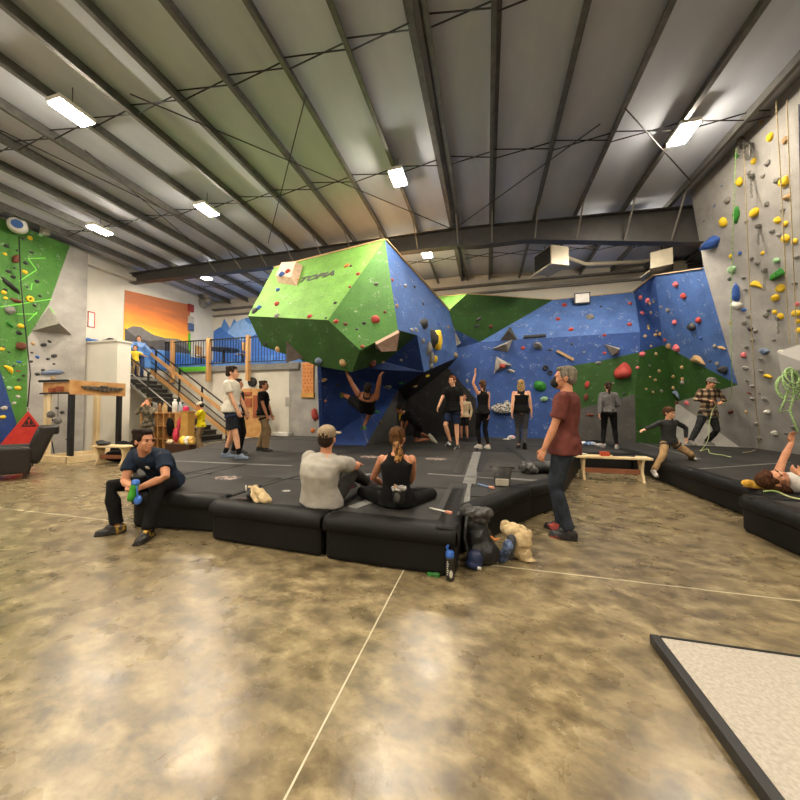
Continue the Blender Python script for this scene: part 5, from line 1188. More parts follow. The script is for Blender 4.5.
# pink box volume near the boulder's lettering and pink volume at its lower corner
def box_vol(corners, out, m, label, taper=.72):
    base = [seat(*p)[0] for p in corners]; n = seat(*corners[0])[1]; c = sum(base, V())/4
    bm = BM(); b = [bm.verts.new(p) for p in base]; t = [bm.verts.new(c+(p-c)*taper+n*out) for p in base]
    bm.faces.new(b[::-1]); bm.faces.new(t)
    for i in range(4): bm.faces.new((b[i], b[(i+1) % 4], t[(i+1) % 4], t[i]))
    return tag(obj('climbing_volume', bm, m, bevel=.01), label, 'climbing volume', 'plywood volumes on the walls')
box_vol([(285, 264), (303, 266), (297, 286), (278, 283)], .2, M_volp, 'pink and tan box volume beside the lettering on the boulder', .8)
for q, cc, ww, lb in (((287, 281), 'blue', 7, 'blue hold bolted to the pink box volume'), ((293, 278), 'red', 6, 'red hold bolted to the pink box volume')):
    s = seat(*q); o = bpy.data.objects.new('climbing_hold', hold_mesh('blob', 0, cc)); COL.objects.link(o); d_ = (EYE-s[0]).normalized(); o.location = s[0]+s[1]*.20; o.scale = (ww*s[3]/FPX,)*3
    n = s[1]; up = (V((0, 0, 1))-n*n.z).normalized(); o.rotation_euler = Matrix((up.cross(n), up, n)).transposed().to_euler(); tag(o, lb, 'climbing hold')
# pink wedge at the corner where the green facet ends
c0, c1, c2 = v5.lerp(v6, .38), v6+V((0, 0, 0)), v15.lerp(v6, .62)
n_ = newell([v5, v6, v15]); n_ = n_ if n_.dot(EYE-v5) > 0 else -n_
bm = BM(); a_ = [bm.verts.new(p) for p in (c0, c1, c2, v5.lerp(v15, .3).lerp(v6, .25))]; t_ = [bm.verts.new(p+n_*h_+V((0, 0, dz))) for p, h_, dz in ((c0, .06, -.0), (c1, .06, -.0), (c2, .16, -.04), (v5.lerp(v15, .3).lerp(v6, .35), .12, -.03))]
bm.faces.new(a_[::-1]); bm.faces.new(t_)
for i in range(4): bm.faces.new((a_[i], a_[(i+1) % 4], t_[(i+1) % 4], t_[i]))
tag(obj('climbing_volume', bm, M_volp), 'pale pink wedge volume under the corner of the green facet', 'climbing volume', 'plywood volumes on the walls')
volume('climbing_volume', [seat(286, 340)[0], seat(304, 358)[0], seat(292, 354)[0]], at(286, 363, s=seat(292, 354)[3]-.25), mat('brown_volume', '#3f342c', .8, col2='#4d4137'), 'brown triangular volume hanging under the dark green underside', 'climbing volume', 'plywood volumes on the walls')
# large grey overhang volume on the tall wall
RT = [onR(777, 350), onR(800, 345), onR(812, 385), onR(800, 400), onR(776, 372)]
def onRo(px, py, off): return onplane(px, py, RP+RN*off, RN)
q_ = [onR(777, 352), onR(818, 338), onR(818, 414), onR(783, 378)]
bm = BM(); b = [bm.verts.new(p) for p in q_]; t = [bm.verts.new(p) for p in (onRo(777.5, 353, .03), onRo(818, 340, .03), onRo(818, 367, .7), onRo(781, 373, .22))]
bm.faces.new(b[::-1]); bm.faces.new(t)
for i in range(4): bm.faces.new((b[i], b[(i+1) % 4], t[(i+1) % 4], t[i]))
tag(obj('climbing_volume', bm, P_grey), 'large chalky grey overhang volume behind the green rope bundle', 'climbing volume', 'plywood volumes on the walls')
# ================================================================== FURNITURE AND THINGS
M_leather = mat('black_leather', '#14110f', .38, col2='#241e1a', scale=8, bump=.3, bscale=60)
M_brownw = mat('dark_brown_wood', '#3a2216', .5)
M_lwood = mat('pale_pine', '#c9ae80', .6, col2='#dcc69b', scale=3, stretch=(1, 1, .2))
M_plywd = mat('warm_plywood', '#b07d45', .6, col2='#c79a62', scale=6)
M_red = mat('red_vinyl', '#b8281f', .5, col2='#c8382c')
def locbox(name, dims, m, parent, M, bevel=.0, smooth=False):
    bm = BM(); box(bm, *dims); bm.transform(M); return obj(name, bm, m, parent, bevel=bevel)
def XF(p, rz): return Matrix.Translation(V(p)) @ Matrix.Rotation(rz, 4, 'Z')
# armchair seen from its side, facing out of the frame
ap = at(14, 478, Z=0); ap.z = 0; M = XF(ap+V((-.12, -.1, 0)), R_(150))     # local -y is the front... chair faces local -x
ch = empty('armchair', M.translation, 0, 'black leather reclining armchair with wooden feet at the hall edge', 'armchair')
def rounded(name, x0, x1, y0, y1, z0, z1, b=.05, tilt=0, pv=(0, 0, 0), m=M_leather):
    bm = BM(); box(bm, x0, x1, y0, y1, z0, z1); bmesh.ops.subdivide_edges(bm, edges=bm.edges[:], cuts=3, use_grid_fill=True)
    c = V(((x0+x1)/2, (y0+y1)/2, (z0+z1)/2))
    if tilt: bm.transform(Matrix.Translation(V(pv)) @ Matrix.Rotation(tilt, 4, 'X') @ Matrix.Translation(-V(pv)))
    bm.transform(M); o = obj(name, bm, m, ch, smooth=True); md = o.modifiers.new('s', 'SUBSURF'); md.levels = md.render_levels = 2; return o
# local frame: +y is the way the chair faces, x sideways
rounded('seat_base', -.36, .36, -.36, .40, .12, .34); rounded('seat_cushion', -.28, .28, -.28, .44, .30, .50)
rounded('arm', -.44, -.27, -.38, .42, .12, .62); rounded('arm', .27, .44, -.38, .42, .12, .62)
rounded('backrest', -.36, .36, -.50, -.24, .30, 1.02, tilt=R_(18), pv=(0, -.3, .35)); rounded('head_roll', -.36, .36, -.74, -.44, .82, 1.0, tilt=R_(0))
for sx in (-.3, .3):
    for sy in (-.3, .32): locbox('foot', (sx-.03, sx+.03, sy-.03, sy+.03, 0, .14), M_brownw, ch, M, .01)
# red triangular sign pyramid with a black mountain mark
tb = at(28, 452, X=-11.4); tb.z = 0
S_ = 8.75; g_ap, g_l, g_r = at(28, 411, s=S_), at(-6, 452, s=S_-.3), at(52, 442, s=S_+.35)
e = empty('belay_barrier', (g_ap.x, g_ap.y, g_l.z), 0, 'red triangular belay barrier with black triangle emblem clipped to the belay strap', 'barrier')
nb = newell([g_ap, g_l, g_r]); nb = nb if nb.dot(EYE-g_ap) > 0 else -nb
bm = BM(); a = [bm.verts.new(p) for p in (g_ap, g_l, g_r)]; b_ = [bm.verts.new(p-nb*.04) for p in (g_ap, g_l, g_r)]; bm.faces.new(a); bm.faces.new(b_[::-1])
for i in range(3): bm.faces.new((a[i], a[(i+1) % 3], b_[(i+1) % 3], b_[i]))
obj('red_panel', bm, M_red, e, bevel=.012)
bm = BM()
def onb(px, py, d=.006): return onplane(px, py, g_ap+nb*d, nb)
def flatp(P_):
    a = [bm.verts.new(p) for p in P_]; b_ = [bm.verts.new(p-nb*.01) for p in P_]; bm.faces.new(a); bm.faces.new(b_[::-1])
    for i in range(len(a)): bm.faces.new((a[i], a[(i+1) % len(a)], b_[(i+1) % len(a)], b_[i]))
O = [(21, 427), (36.5, 426.5), (29, 416)]; I = [(23.5, 425.5), (34.5, 425), (29, 418.3)]
for i in range(3): j = (i+1) % 3; flatp([onb(*O[i]), onb(*O[j]), onb(*I[j]), onb(*I[i])])
flatp([onb(24.5, 424.8), onb(28.6, 424.6), onb(27.6, 420.4)]); flatp([onb(29.3, 424.6), onb(33.4, 424.5), onb(30.2, 419.8)])
obj('emblem', bm, mat('black_print', '#17120f', .6), e)
for p, sd in ((g_l, -1), (g_r, 1)): obj('anchor_strap', tube(BM(), [p, V((p.x-.1, p.y+.12*sd, .01))], .012, 6), M_blk, e, smooth=True)
# wooden rack with training boards
rk = empty('training_rack', (-10.4, 6.4, 0), 0, 'wooden training rack with black posts and a carved hold board on top', 'training rack')
M_blackpost = mat('black_painted_post', '#171514', .5)
X0, X1, Y0, Y1, HT = -10.85, -10.0, 5.85, 6.95, 2.05
obj('post', box(BM(), X0-.07, X0+.07, Y0-.05, Y0+.05, 0, HT), M_lwood, rk, bevel=.006); obj('post', box(BM(), X1-.05, X1+.05, Y0-.05, Y0+.05, 0, HT), M_blackpost, rk, bevel=.006)
obj('post', box(BM(), X1-.05, X1+.05, Y1-.05, Y1+.05, 0, HT), M_blackpost, rk, bevel=.006); obj('post', box(BM(), X0-.07, X0+.07, Y1-.05, Y1+.05, 0, HT), M_lwood, rk, bevel=.006)
obj('base_rail', box(BM(), X0-.1, X1+.1, Y0-.12, Y0-.05, 0, .17), M_lwood, rk, bevel=.006); obj('base_rail', box(BM(), X1+.05, X1+.12, Y0-.12, Y1+.4, 0, .16), M_lwood, rk, bevel=.006); obj('base_rail', box(BM(), X0-.12, X0-.05, Y0-.12, Y1+.4, 0, .16), M_lwood, rk, bevel=.006)
obj('top_beam', box(BM(), X1+.0, X1+.06, Y0-.08, Y1+.12, HT-.36, HT), M_plywd, rk, bevel=.006); obj('top_beam', box(BM(), X0-.05, X1, Y0-.08, Y0-.03, HT-.34, HT-.05), M_plywd, rk, bevel=.006)
obj('pull_up_bar', tube(BM(), [(X0-.1, Y0-.12, HT-.02), (X1+.05, Y0-.12, HT-.02)], .03, 10), M_blk, rk); obj('pull_up_bar', tube(BM(), [(X0-.1, Y0-.1, HT-.33), (X1+.05, Y0-.1, HT-.33)], .02, 8), M_blk, rk)
bm = BM(); yc = (Y0+Y1)/2+.1
for k in range(9):
    t = (k-4)/4; box(bm, X1+.06, X1+.13, yc+t*.40-.042, yc+t*.40+.042, HT-.26+.05*abs(t), HT-.15-.02*math.cos(t*3)); 
box(bm, X1+.06, X1+.10, yc-.5, yc+.5, HT-.17, HT-.13); box(bm, X1+.06, X1+.14, yc-.08, yc+.08, HT-.15, HT-.10)
obj('carved_hold_board', bm, mat('dark_carved_resin', '#4d463c', .7), rk, bevel=.012)
bm = BM(); box(bm, X0+.25, X0+.42, Y0-.14, Y0-.08, HT-.30, HT-.20); box(bm, X0+.5, X0+.72, Y0-.14, Y0-.08, HT-.28, HT-.16); obj('small_hold_board', bm, mat('red_brown_board', '#8f4a2a', .6), rk, bevel=.008)
for dx, z_, lb in ((.30, 1.2, 'grey hanging weight on a cord under the wooden rack'), (.55, 1.05, 'dark hanging grip ball on a cord under the wooden rack')):
    e = empty('hanging_grip', (X0+dx, Y0-.1, z_), 0, lb, 'training grip', 'grips hanging from the wooden rack')
    obj('cord', tube(BM(), [(X0+dx, Y0-.1, HT-.33), (X0+dx+.01, Y0-.1, z_+.05)], .006, 5, 'flat'), M_blk, e)
    obj('grip', lathe(BM(), [(.0, -.1), (.07, -.07), (.08, 0), (.05, .06), (.0, .09)], (X0+dx+.01, Y0-.1, z_), 14), mat('grey_resin_grip', '#55534f', .6), e, smooth=True)
# benches
def bench(name, p, rz, Lb, W_, Hb, label, slab_th=.04, slab='plank'):
    e = empty('wooden_bench', p, 0, label, 'bench'); M = XF(p, rz)
    locbox('seat_plank', (-Lb/2, Lb/2, -W_/2, W_/2, Hb-slab_th, Hb), M_lwood, e, M, .008)
    for s in (-1, 1):
        bm = BM()      # hourglass end board
        prof = [(-.15, 0), (-.09, .10), (-.07, Hb*.5), (-.10, Hb*.8), (-.15, Hb-slab_th), (.15, Hb-slab_th), (.10, Hb*.8), (.07, Hb*.5), (.09, .10), (.15, 0)]
        x_ = s*(Lb/2-.14); a = [bm.verts.new((x_-.022, y, z)) for y, z in prof]; b_ = [bm.verts.new((x_+.022, y, z)) for y, z in prof]
        for i in range(4): 
            j = 9-i; bm.faces.new((a[i], a[i+1], a[j-1], a[j])); bm.faces.new((b_[j], b_[j-1], b_[i+1], b_[i]))
        for i in range(10): bm.faces.new((a[i], b_[i], b_[(i+1) % 10], a[(i+1) % 10]))
        bm.transform(M); obj('leg', bm, M_lwood, e, bevel=.006)
    locbox('stretcher', (-Lb/2+.14, Lb/2-.14, -.02, .02, Hb*.28, Hb*.48), mat('reddish_wood', '#7d4a2c', .6, col2='#93593a', scale=5), e, M, .006)
    return e
b1 = at(614, 480, Z=0); bench('wooden_bench', V((2.24, 7.02, 0)), R_(-1), 1.24, .30, .45, 'pale wooden bench with reddish stretcher between the masked man and the boy')
bench('wooden_bench', V((at(113, 455, s=8.0).x, at(113, 455, s=8.0).y, 0)), R_(8), .95, .34, .45, 'pale wooden bench near the wooden training rack')
def small(name, bm, m, label, cat, group=None, **k): return tag(obj(name, bm, m, **k), label, cat, group)
def blobby(name, parts, m, label, cat, vox=.012, folds=.008, ff=14, parent=None, group=None, it=3):
    """soft shape from ellipsoids (centre, radii, optional z turn)"""
    bm = BM(); c = V(parts[0][0])
    for q in parts:
        Mx = Matrix.Rotation(R_(q[2]) if len(q) > 2 else 0, 3, 'Z'); 
        if len(q) > 3: Mx = Mx @ Matrix.Rotation(R_(q[3]), 3, 'X')
        ell(bm, V(q[0])-c, q[1], Mx, 14, 10)
    o = soft(name, bm, m, parent, vox, it=it, folds=folds, ffreq=ff)
    o.location = c
    if parent is not None: o.location = c-V(parent.location)
    if label: tag(o, label, cat, group)
    return o
# things on the benches
small('box', box(BM(), 2.05, 2.20, 6.95, 7.05, .452, .53), mat('rust_red_box', '#a8401f', .6), 'small rust-red box on the pale wooden bench', 'box', bevel=.006)
bm = BM(); tube(bm, [(2.26, 6.98, .462), (2.5, 7.02, .462), (2.6, 6.97, .464)], .012, 6); small('strap', bm, M_blk, 'thin black strap lying on the pale wooden bench', 'strap', smooth=True)
bm = BM(); ell(bm, (1.75, 7.03, .47), (.10, .05, .018)); small('phone_pouch', bm, M_shoe_w, 'flat pale pouch at the bench end beside the masked man', 'pouch', smooth=True)
bp_ = at(98, 446, s=8.0); blobby('cap', [((bp_.x+.18, bp_.y, .50), (.16, .12, .05)), ((bp_.x+.08, bp_.y, .53), (.09, .09, .05))], M_blk, 'black cap lying on the bench by the wooden rack', 'cap')
# dark bags and jackets piled behind the left bench
pb = at(122, 440, s=8.6)
for dx, dy, rr, lb in ((0, 0, (.28, .2, .24), 'black backpack heaped behind the bench by the white guard wall'), (.38, .15, (.22, .2, .30), 'black jacket piled highest behind the left bench'), (.15, -.25, (.3, .16, .14), 'low black bag in front of the heap behind the left bench')):
    blobby('bag', [((pb.x+dx, pb.y+dy, rr[2]), rr), ((pb.x+dx+.08, pb.y+dy, rr[2]*1.5), (rr[0]*.6, rr[1]*.7, rr[2]*.6))], c_black, lb, 'bag', vox=.02, folds=.02, ff=8)
# cubby shelf with bottles
sx0, sx1, sy = at(146, 430, Y=8.25).x, at(180, 430, Y=8.25).x, 8.25
sh_ = empty('cubby_shelf', ((sx0+sx1)/2, sy, 0), 0, 'open plywood cubby shelf below the stairs with bottles on top', 'shelf')
bm = BM(); zt2 = 1.22; box(bm, sx0, sx1, sy-.18, sy+.18, zt2-.03, zt2); box(bm, sx0, sx1, sy-.18, sy+.18, .78, .80); box(bm, sx0, sx1, sy-.18, sy+.18, .38, .40); box(bm, sx0, sx1, sy-.18, sy+.18, .03, .05); box(bm, sx0, sx1, sy+.17, sy+.18, 0, zt2)
nn_ = 6
for i in range(nn_+1): x = sx0+(sx1-sx0)*i/nn_; box(bm, x-.012, x+.012, sy-.18, sy+.18, 0, zt2)
obj('carcass', bm, M_plywd, sh_)
def bottle(p, h, r, m, lid, label, cat='bottle', group=None, name='bottle'):
    e = empty(name, p, 0, label, cat, group)
    obj('bottle_body', lathe(BM(), [(r*.9, 0), (r, .01), (r, h*.72), (r*.75, h*.8), (r*.5, h*.86)], p, 16), m, e, smooth=True)
    obj('lid', lathe(BM(), [(r*.55, h*.85), (r*.55, h), (r*.4, h*1.01)], p, 16), lid, e, smooth=True); return e
M_wb = mat('white_plastic', '#cfccc4', .4)
bottle(V((sx0+(sx1-sx0)*.86, sy-.02, zt2)), .42, .075, M_wb, M_wb, 'tall white spray bottle on the cubby shelf')
bottle(V((sx0+(sx1-sx0)*1.0-.04, sy+.04, zt2)), .34, .06, mat('pale_label_plastic', '#a9adb3', .4), M_wb, 'pale grey bottle at the shelf end next to the cardboard column')
bottle(V((sx0+(sx1-sx0)*.55, sy, zt2)), .30, .07, mat('tan_plastic', '#b39a6d', .5), M_plywd, 'tan bottle in the middle of the cubby shelf top')
bottle(V((sx0+(sx1-sx0)*.40, sy, zt2)), .28, .05, mat('brown_plastic', '#7c5a33', .5), M_plywd, 'narrow brown bottle leftmost on the cubby shelf')
blobby('bag', [((sx0+(sx1-sx0)*.92, sy-.25, .85), (.10, .10, .22)), ((sx0+(sx1-sx0)*.92, sy-.24, .65), (.08, .08, .15))], c_black, 'black bag hanging at the end of the cubby shelf', 'bag', vox=.015)
rp_ = at(176, 432, Y=7.9); blobby('climbing_shoe', [((rp_.x, 7.9, .55), (.09, .08, .22), 0, 0), ((rp_.x+.1, 7.9, .85), (.05, .05, .18)), ((rp_.x+.16, 7.9, 1.0), (.04, .04, .10))], mat('red_pink_fabric', '#b01f38', .6, col2='#cf3a52'), 'red and pink jacket draped in front of the cubby shelf', 'jacket', vox=.015).name = 'jacket'
cx_ = at(187, 430, Y=7.9).x; cc_ = empty('storage_column', (cx_, 7.9, 0), 0, 'tan cardboard column box between the shelf and the child in yellow', 'box')
obj('box_body', box(BM(), cx_-.14, cx_+.14, 7.80, 8.04, .0, 1.24), mat('tan_cardboard', '#a57a34', .7, col2='#b98e45', scale=4), cc_, bevel=.01); obj('box_rim', box(BM(), cx_-.16, cx_+.16, 7.78, 8.06, 1.24, 1.27), M_plywd, cc_)
blobby('hat', [((cx_-.0, 7.85, 1.33), (.09, .08, .09))], mat('hot_pink_cloth', '#d42a5c', .6), 'hot pink cap on top of the tan cardboard column', 'hat', vox=.012, folds=0)
for i, (px_, c_, lb) in enumerate(((183, '#d8b02e', 'yellow toy piece on the floor in front of the cardboard column'), (187.5, '#c9c4b6', 'white container beside the yellow toy piece near the column'), (191.5, '#b08a3c', 'ochre toy nearest the feet of the child in yellow'), (170, '#c6b48e', 'cream cloth on the floor under the cubby shelf'))):
    q = at(px_, 447, Y=7.45); blobby('toy' if i != 3 else 'cloth', [((q.x, 7.45, .45 if i < 3 else .40), (.10, .10, .12 if i < 3 else .05)), ((q.x+.04, 7.42, .40), (.09, .07, .07))], mat('toy_%d' % i, c_, .5), lb, 'toy' if i != 3 else 'cloth', vox=.014)
tbl = obj('low_crate', box(BM(), at(168, 447, Y=7.45).x, at(192, 447, Y=7.45).x, 7.35, 7.6, 0, .33), M_brownw, bevel=.01); tag(tbl, 'low plywood crate at the mat edge with toys on it', 'crate')
# panel of training boards leaning on the wall under the mezzanine
wy = 9.45; wx0, wx1 = at(241, 410, Y=wy).x, at(263, 410, Y=wy).x; wz1 = at(250, 388.5, Y=wy).z
wp = empty('training_board_stand', ((wx0+wx1)/2, wy, MH), 0, 'tall plywood stand holding training boards behind the boy in black', 'training board')
obj('back_board', box(BM(), wx0, wx1, wy, wy+.12, MH, wz1), M_plywd, wp, bevel=.008)
M_rboard = mat('red_brown_board', '#8f4a2a', .6)
for x0_, x1_, z0_, z1_ in ((.08, .50, .62, .80), (.58, .78, .40, .86), (.08, .50, .86, .93)):
    W__ = wx1-wx0; H__ = wz1-MH; obj('training_board', box(BM(), wx0+W__*x0_, wx0+W__*x1_, wy-.05, wy, MH+H__*z0_, MH+H__*z1_), M_rboard, wp, bevel=.012)
# speaker disc, notices
dp = at(252, 382, Y=Ym-.06); small('wall_speaker', lathe(BM(), [(.0, -.05), (.15, -.05), (.18, -.02), (.18, .06), (.0, .06)], dp, 24, Matrix.Rotation(R_(-90), 3, 'X')), mat('dark_speaker_cloth', '#232222', .7), 'round black speaker on the white wall under the mezzanine', 'speaker', smooth=True)
for px_, py_, w_, h__, lb in ((288, 402, .22, .34, 'paper notice on the white wall near the grey panel'),):
    q = at(px_, py_, Y=Ym-.012); small('paper_notice', box(BM(), q.x-w_/2, q.x+w_/2, Ym-.014, Ym-.002, q.z-h__/2, q.z+h__/2), mat('notice_paper', '#b5b0a6', .8, col2='#8f8b82', scale=30), lb, 'notice')
q = at(283, 435, Y=Ym-.2); small('storage_box', box(BM(), q.x-.35, q.x+.35, Ym-.4, Ym-.1, MH, MH+.12), M_wb, 'low white box on the mat at the foot of the white wall', 'box', bevel=.01)
q = at(266, 405, Y=Ym-.3); small('hanging_towel', box(BM(), q.x-.0, q.x+.12, Ym-.35, Ym-.25, MH, MH+1.15), mat('pale_blue_cloth', '#b9c6d6', .8), 'pale blue narrow board standing behind the boy in black', 'board', bevel=.01).name = 'narrow_board'
# hangboard on the grey panel
y_ = Ym-.008; a_, b_ = at(303, 363, Y=y_), at(314, 397, Y=y_)
hb = empty('hangboard', ((a_.x+b_.x)/2, y_, b_.z), 0, 'orange wooden peg board with rows of holes on the grey panel', 'training board')
obj('board', box(BM(), a_.x, b_.x, y_-.05, y_+.01, b_.z, a_.z), mat('orange_wood', '#c47a3c', .6, col2='#d68f50', scale=5), hb, bevel=.006)
bm = BM()
for r in range(9):
    for c in range(3): lathe(bm, [(.0, -.004), (.018, -.004), (.018, .004), (.0, .004)], (a_.x+(b_.x-a_.x)*(.2+.3*c+(.08 if r % 2 else -.04)), y_-.052, b_.z+(a_.z-b_.z)*(.08+.105*r)), 8, Matrix.Rotation(R_(90), 3, 'X'))
obj('peg_holes', bm, mat('dark_hole', '#3a2012', .9), hb); obj('lower_edge', box(BM(), a_.x-.03, b_.x+.03, y_-.08, y_+.01, b_.z-.02, b_.z+.14), mat('yellow_wood', '#b98a3c', .6), hb, bevel=.01)
# upstairs table and chairs
tx = at(224, 350, Y=11.6).x; tb_ = empty('round_table', (tx, 11.6, MZ+.12), 0, 'dark round table upstairs behind the railing', 'table')
obj('tabletop', lathe(BM(), [(.0, .70), (.62, .70), (.64, .72), (.62, .745), (0, .745)], (tx, 11.6, MZ+.12), 32), mat('dark_table_top', '#2b2420', .5), tb_); obj('pedestal', lathe(BM(), [(.05, .03), (.05, .7)], (tx, 11.6, MZ+.12), 12), M_blk, tb_); obj('foot_plate', lathe(BM(), [(.3, 0), (.3, .02), (.05, .04)], (tx, 11.6, MZ+.12), 20), M_blk, tb_)
def chair(x, y, rz, label):
    p = V((x, y, MZ+.12)); e = empty('dining_chair', p, 0, label, 'chair', 'wooden chairs upstairs'); M = XF(p, rz)
    locbox('seat', (-.21, .21, -.21, .21, .43, .46), M_plywd, e, M, .01); locbox('backrest', (-.21, .21, -.22, -.19, .55, .92), M_plywd, e, M, .01)
    for a in (-.18, .18):
        for b in (-.18, .18): locbox('leg', (a-.015, a+.015, b-.015, b+.015, 0, .43), M_blk, e, M)
        locbox('back_upright', (a-.015, a+.015, -.22, -.19, .46, .6), M_blk, e, M)
chair(at(203, 350, Y=11.5).x, 11.5, R_(-80), 'yellow-brown wooden chair on the stair side of the round table'); chair(at(243, 350, Y=11.4).x, 11.4, R_(80), 'yellow-brown wooden chair on the boulder side of the round table')
# duct
M_foil = mat('silver_duct_foil', '#8d8a84', .3, .9, col2='#b7b4ad', scale=9, bump=.8, bscale=14)
d0 = at(204, 292, Y=12.2); bm = BM(); tube(bm, [V((d0.x, d0.y, 6.3)), d0+V((0, 0, .1)), d0+V((.05, -.05, -.15)), d0+V((.35, -.05, -.2))], [.16, .2, .27, .22], 16)
small('air_duct', bm, M_foil, 'crumpled silver foil duct hanging in the corner above the painted mountains', 'duct', smooth=True)
bm = BM(); q = at(203, 301, Y=12.2); tube(bm, [q+V((-.35, 0, 0)), q+V((0, 0, -.1)), q+V((.3, 0, 0))], [.18, .24, .18], 14); small('air_duct', bm, M_foil, 'lower bulge of foil ducting in the upstairs corner', 'duct', smooth=True)
# emergency light and red strobe on the corner
for py_, c_, lb, nm in ((308, '#8a2f2c', 'red fire strobe on the corner above the sunset painting', 'fire_strobe'), (320, '#a8a49a', 'pale sensor box below the red fire strobe', 'sensor_box'), (327, '#46597c', 'blue-grey box lowest on the corner by the painting', 'call_box')):
    q = at(191.5, py_, X=XL+.1); small(nm, box(BM(), XL, XL+.12, q.y-.12, q.y+.12, q.z-.16, q.z+.16), mat(nm, c_, .5), lb, 'wall fitting', bevel=.01)
q = at(88.5, 319, X=XL+.02); e = empty('wall_sign', q, 0, 'white sign with red outline on the wall above the guard wall', 'sign')
obj('sign_board', box(BM(), XL, XL+.02, q.y-.02, q.y+.18, q.z-.26, q.z+.26), M_wb, e); bm = BM(); 
for a in ((q.y-.02, q.y+.0, -.26, .26), (q.y+.16, q.y+.18, -.26, .26), (q.y-.02, q.y+.18, -.26, -.23), (q.y-.02, q.y+.18, .23, .26)): box(bm, XL+.02, XL+.03, a[0], a[1], q.z+a[2], q.z+a[3])
obj('red_outline', bm, M_red, e)
# blue cloth and dark bundle on the guard wall
q = at(92, 338, Y=7.75); blobby('cloth', [((q.x, 7.75, 3.52), (.30, .14, .07)), ((q.x-.2, 7.75, 3.55), (.14, .12, .10))], mat('blue_cloth', '#2f5f9e', .8), 'blue cloth lying on top of the white guard wall', 'cloth', vox=.016)
q = at(108, 338, Y=7.75); blobby('rope_coil', [((q.x, 7.75, 3.50), (.22, .12, .05)), ((q.x+.12, 7.75, 3.53), (.12, .1, .06))], M_blk, 'dark coil lying on top of the white guard wall', 'coil', vox=.014)
# unit heaters
M_cream = mat('cream_enamel', '#b5ab93', .5, col2='#c2b8a0', scale=3)
def heater(p, rz, sc, label):
    e = empty('unit_heater', p, 0, label, 'heater', 'heaters hung under the roof'); M = XF(p, rz) @ Matrix.Scale(sc, 4)
    locbox('casing', (-.42, .42, -.32, .32, -.3, .3), M_cream, e, M, .02)
    bm = BM()
    for i in range(7): obox(bm, (-.36, -.335, -.22+i*.075), (.36, -.335, -.22+i*.075), .02, .045, up=V((0, .5, 1)))
    bm.transform(M); obj('louvres', bm, mat('dark_grille', '#2c2a28', .5), e); locbox('grille_back', (-.38, .38, -.325, -.318, -.26, .26), mat('dark_grille', '#2c2a28', .5), e, M)
    bm = BM(); obox(bm, (-.3, -.33, -.3), (-.3, -.62, -.50), .6, .02, up=V((0, 1, 0))); bm.transform(M @ Matrix.Translation((.3, 0, 0))); obj('deflector', bm, M_cream, e)
    for a in (-.3, .3): bm = BM(); tube(bm, [(a, 0, .3), (a, 0, .9)], .012, 6, 'flat'); bm.transform(M); obj('hanger_rod', bm, M_rod, e)
    return e
h0 = at(551, 261, s=10.0); heater(h0, R_(-62), .95, 'cream unit heater with dark louvres hanging below the big beam')
h1_ = at(662, 262, s=9.6); heater(h1_, R_(-115), .8, 'pale unit heater above the folded blue wall near the column')
bm = BM(); pp = [at(568, 258, s=10.2), at(585, 264, s=10.4), at(640, 262, s=10.4), at(672, 256, s=10.3)]; tube(bm, pp, .06, 10); small('flue_pipe', bm, M_cream, 'pale flue pipe running from the heater along the back wall', 'pipe', smooth=True)
cpx = at(676, 255, Y=12.5); struct('wall_column_back', box(BM(), cpx.x-.25, cpx.x+.25, 12.4, 12.88, 0, 6.1), M_cream)
# floodlight on the blue wall's top
q = at(581.5, 299, Y=12.45); e = empty('whiteboard_sign', q, 0, 'small white rectangular sign with dark frame atop the blue wall', 'sign'); obj('frame', box(BM(), q.x-.25, q.x+.25, 12.35, 12.39, q.z-.19, q.z+.19), M_blk, e, bevel=.006); obj('board', box(BM(), q.x-.21, q.x+.21, 12.335, 12.35, q.z-.15, q.z+.15), M_wb, e)
# speckled block volume behind the woman
s = seat(503, 408); bm = BM(); box(bm, -.30, .30, -.16, .16, 0, .3); bmesh.ops.bevel(bm, geom=bm.edges[:], offset=.06, segments=2, affect='EDGES'); ell(bm, (.12, .18, .12), (.09, .08, .12)); ell(bm, (-.28, .0, .1), (.12, .09, .1))
n = s[1]; up = (V((0, 0, 1))-n*n.z).normalized(); o = obj('climbing_volume', bm, mat('speckled_white_volume', '#4a4a4a', .8, col2='#c9c5bc', scale=16, ramp=(.42, .56)), world=False); o.location = s[0]; o.rotation_euler = Matrix((up.cross(n), up, n)).transposed().to_euler(); tag(o, 'black and white speckled block volume between the two women in tank tops', 'climbing volume', 'plywood volumes on the walls')
# ---- ropes
M_lime = mat('lime_rope', '#6f9c4c', .7, col2='#b3c794', scale=40); M_tan = mat('tan_rope', '#a08d68', .7, col2='#b8a783', scale=40); M_pale = mat('pale_rope', '#b9b08a', .7, col2='#9fc46a', scale=30)
def rope(pts, m, label, r=.0075, group='ropes on the tall grey wall'):
    P_ = []
    n = len(pts)
    for i in range(n-1):            # smooth through the points
        p0, p1, p2, p3 = pts[max(i-1, 0)], pts[i], pts[i+1], pts[min(i+2, n-1)]
        for k in range(6):
            t = k/6; P_.append(.5*((2*p1)+(p2-p0)*t+(2*p0-5*p1+4*p2-p3)*t*t+(3*p1-p0-3*p2+p3)*t**3))
    P_.append(pts[-1]); return small('rope', tube(BM(), P_, r, 6, 'flat'), m, label, 'rope', group, smooth=True)
def oR(px, py, off=.18): return onRo(px, py, off)
rope([oR(736, 148), oR(734, 200), oR(732, 260), oR(731, 320, .3), oR(731.5, 362, .5), at(731.5, 392, s=7.95), at(728, 401, s=8.15), at(722, 403, s=8.12)], M_lime, 'lime green rope running from the top anchor down to the belayer\'s hand')
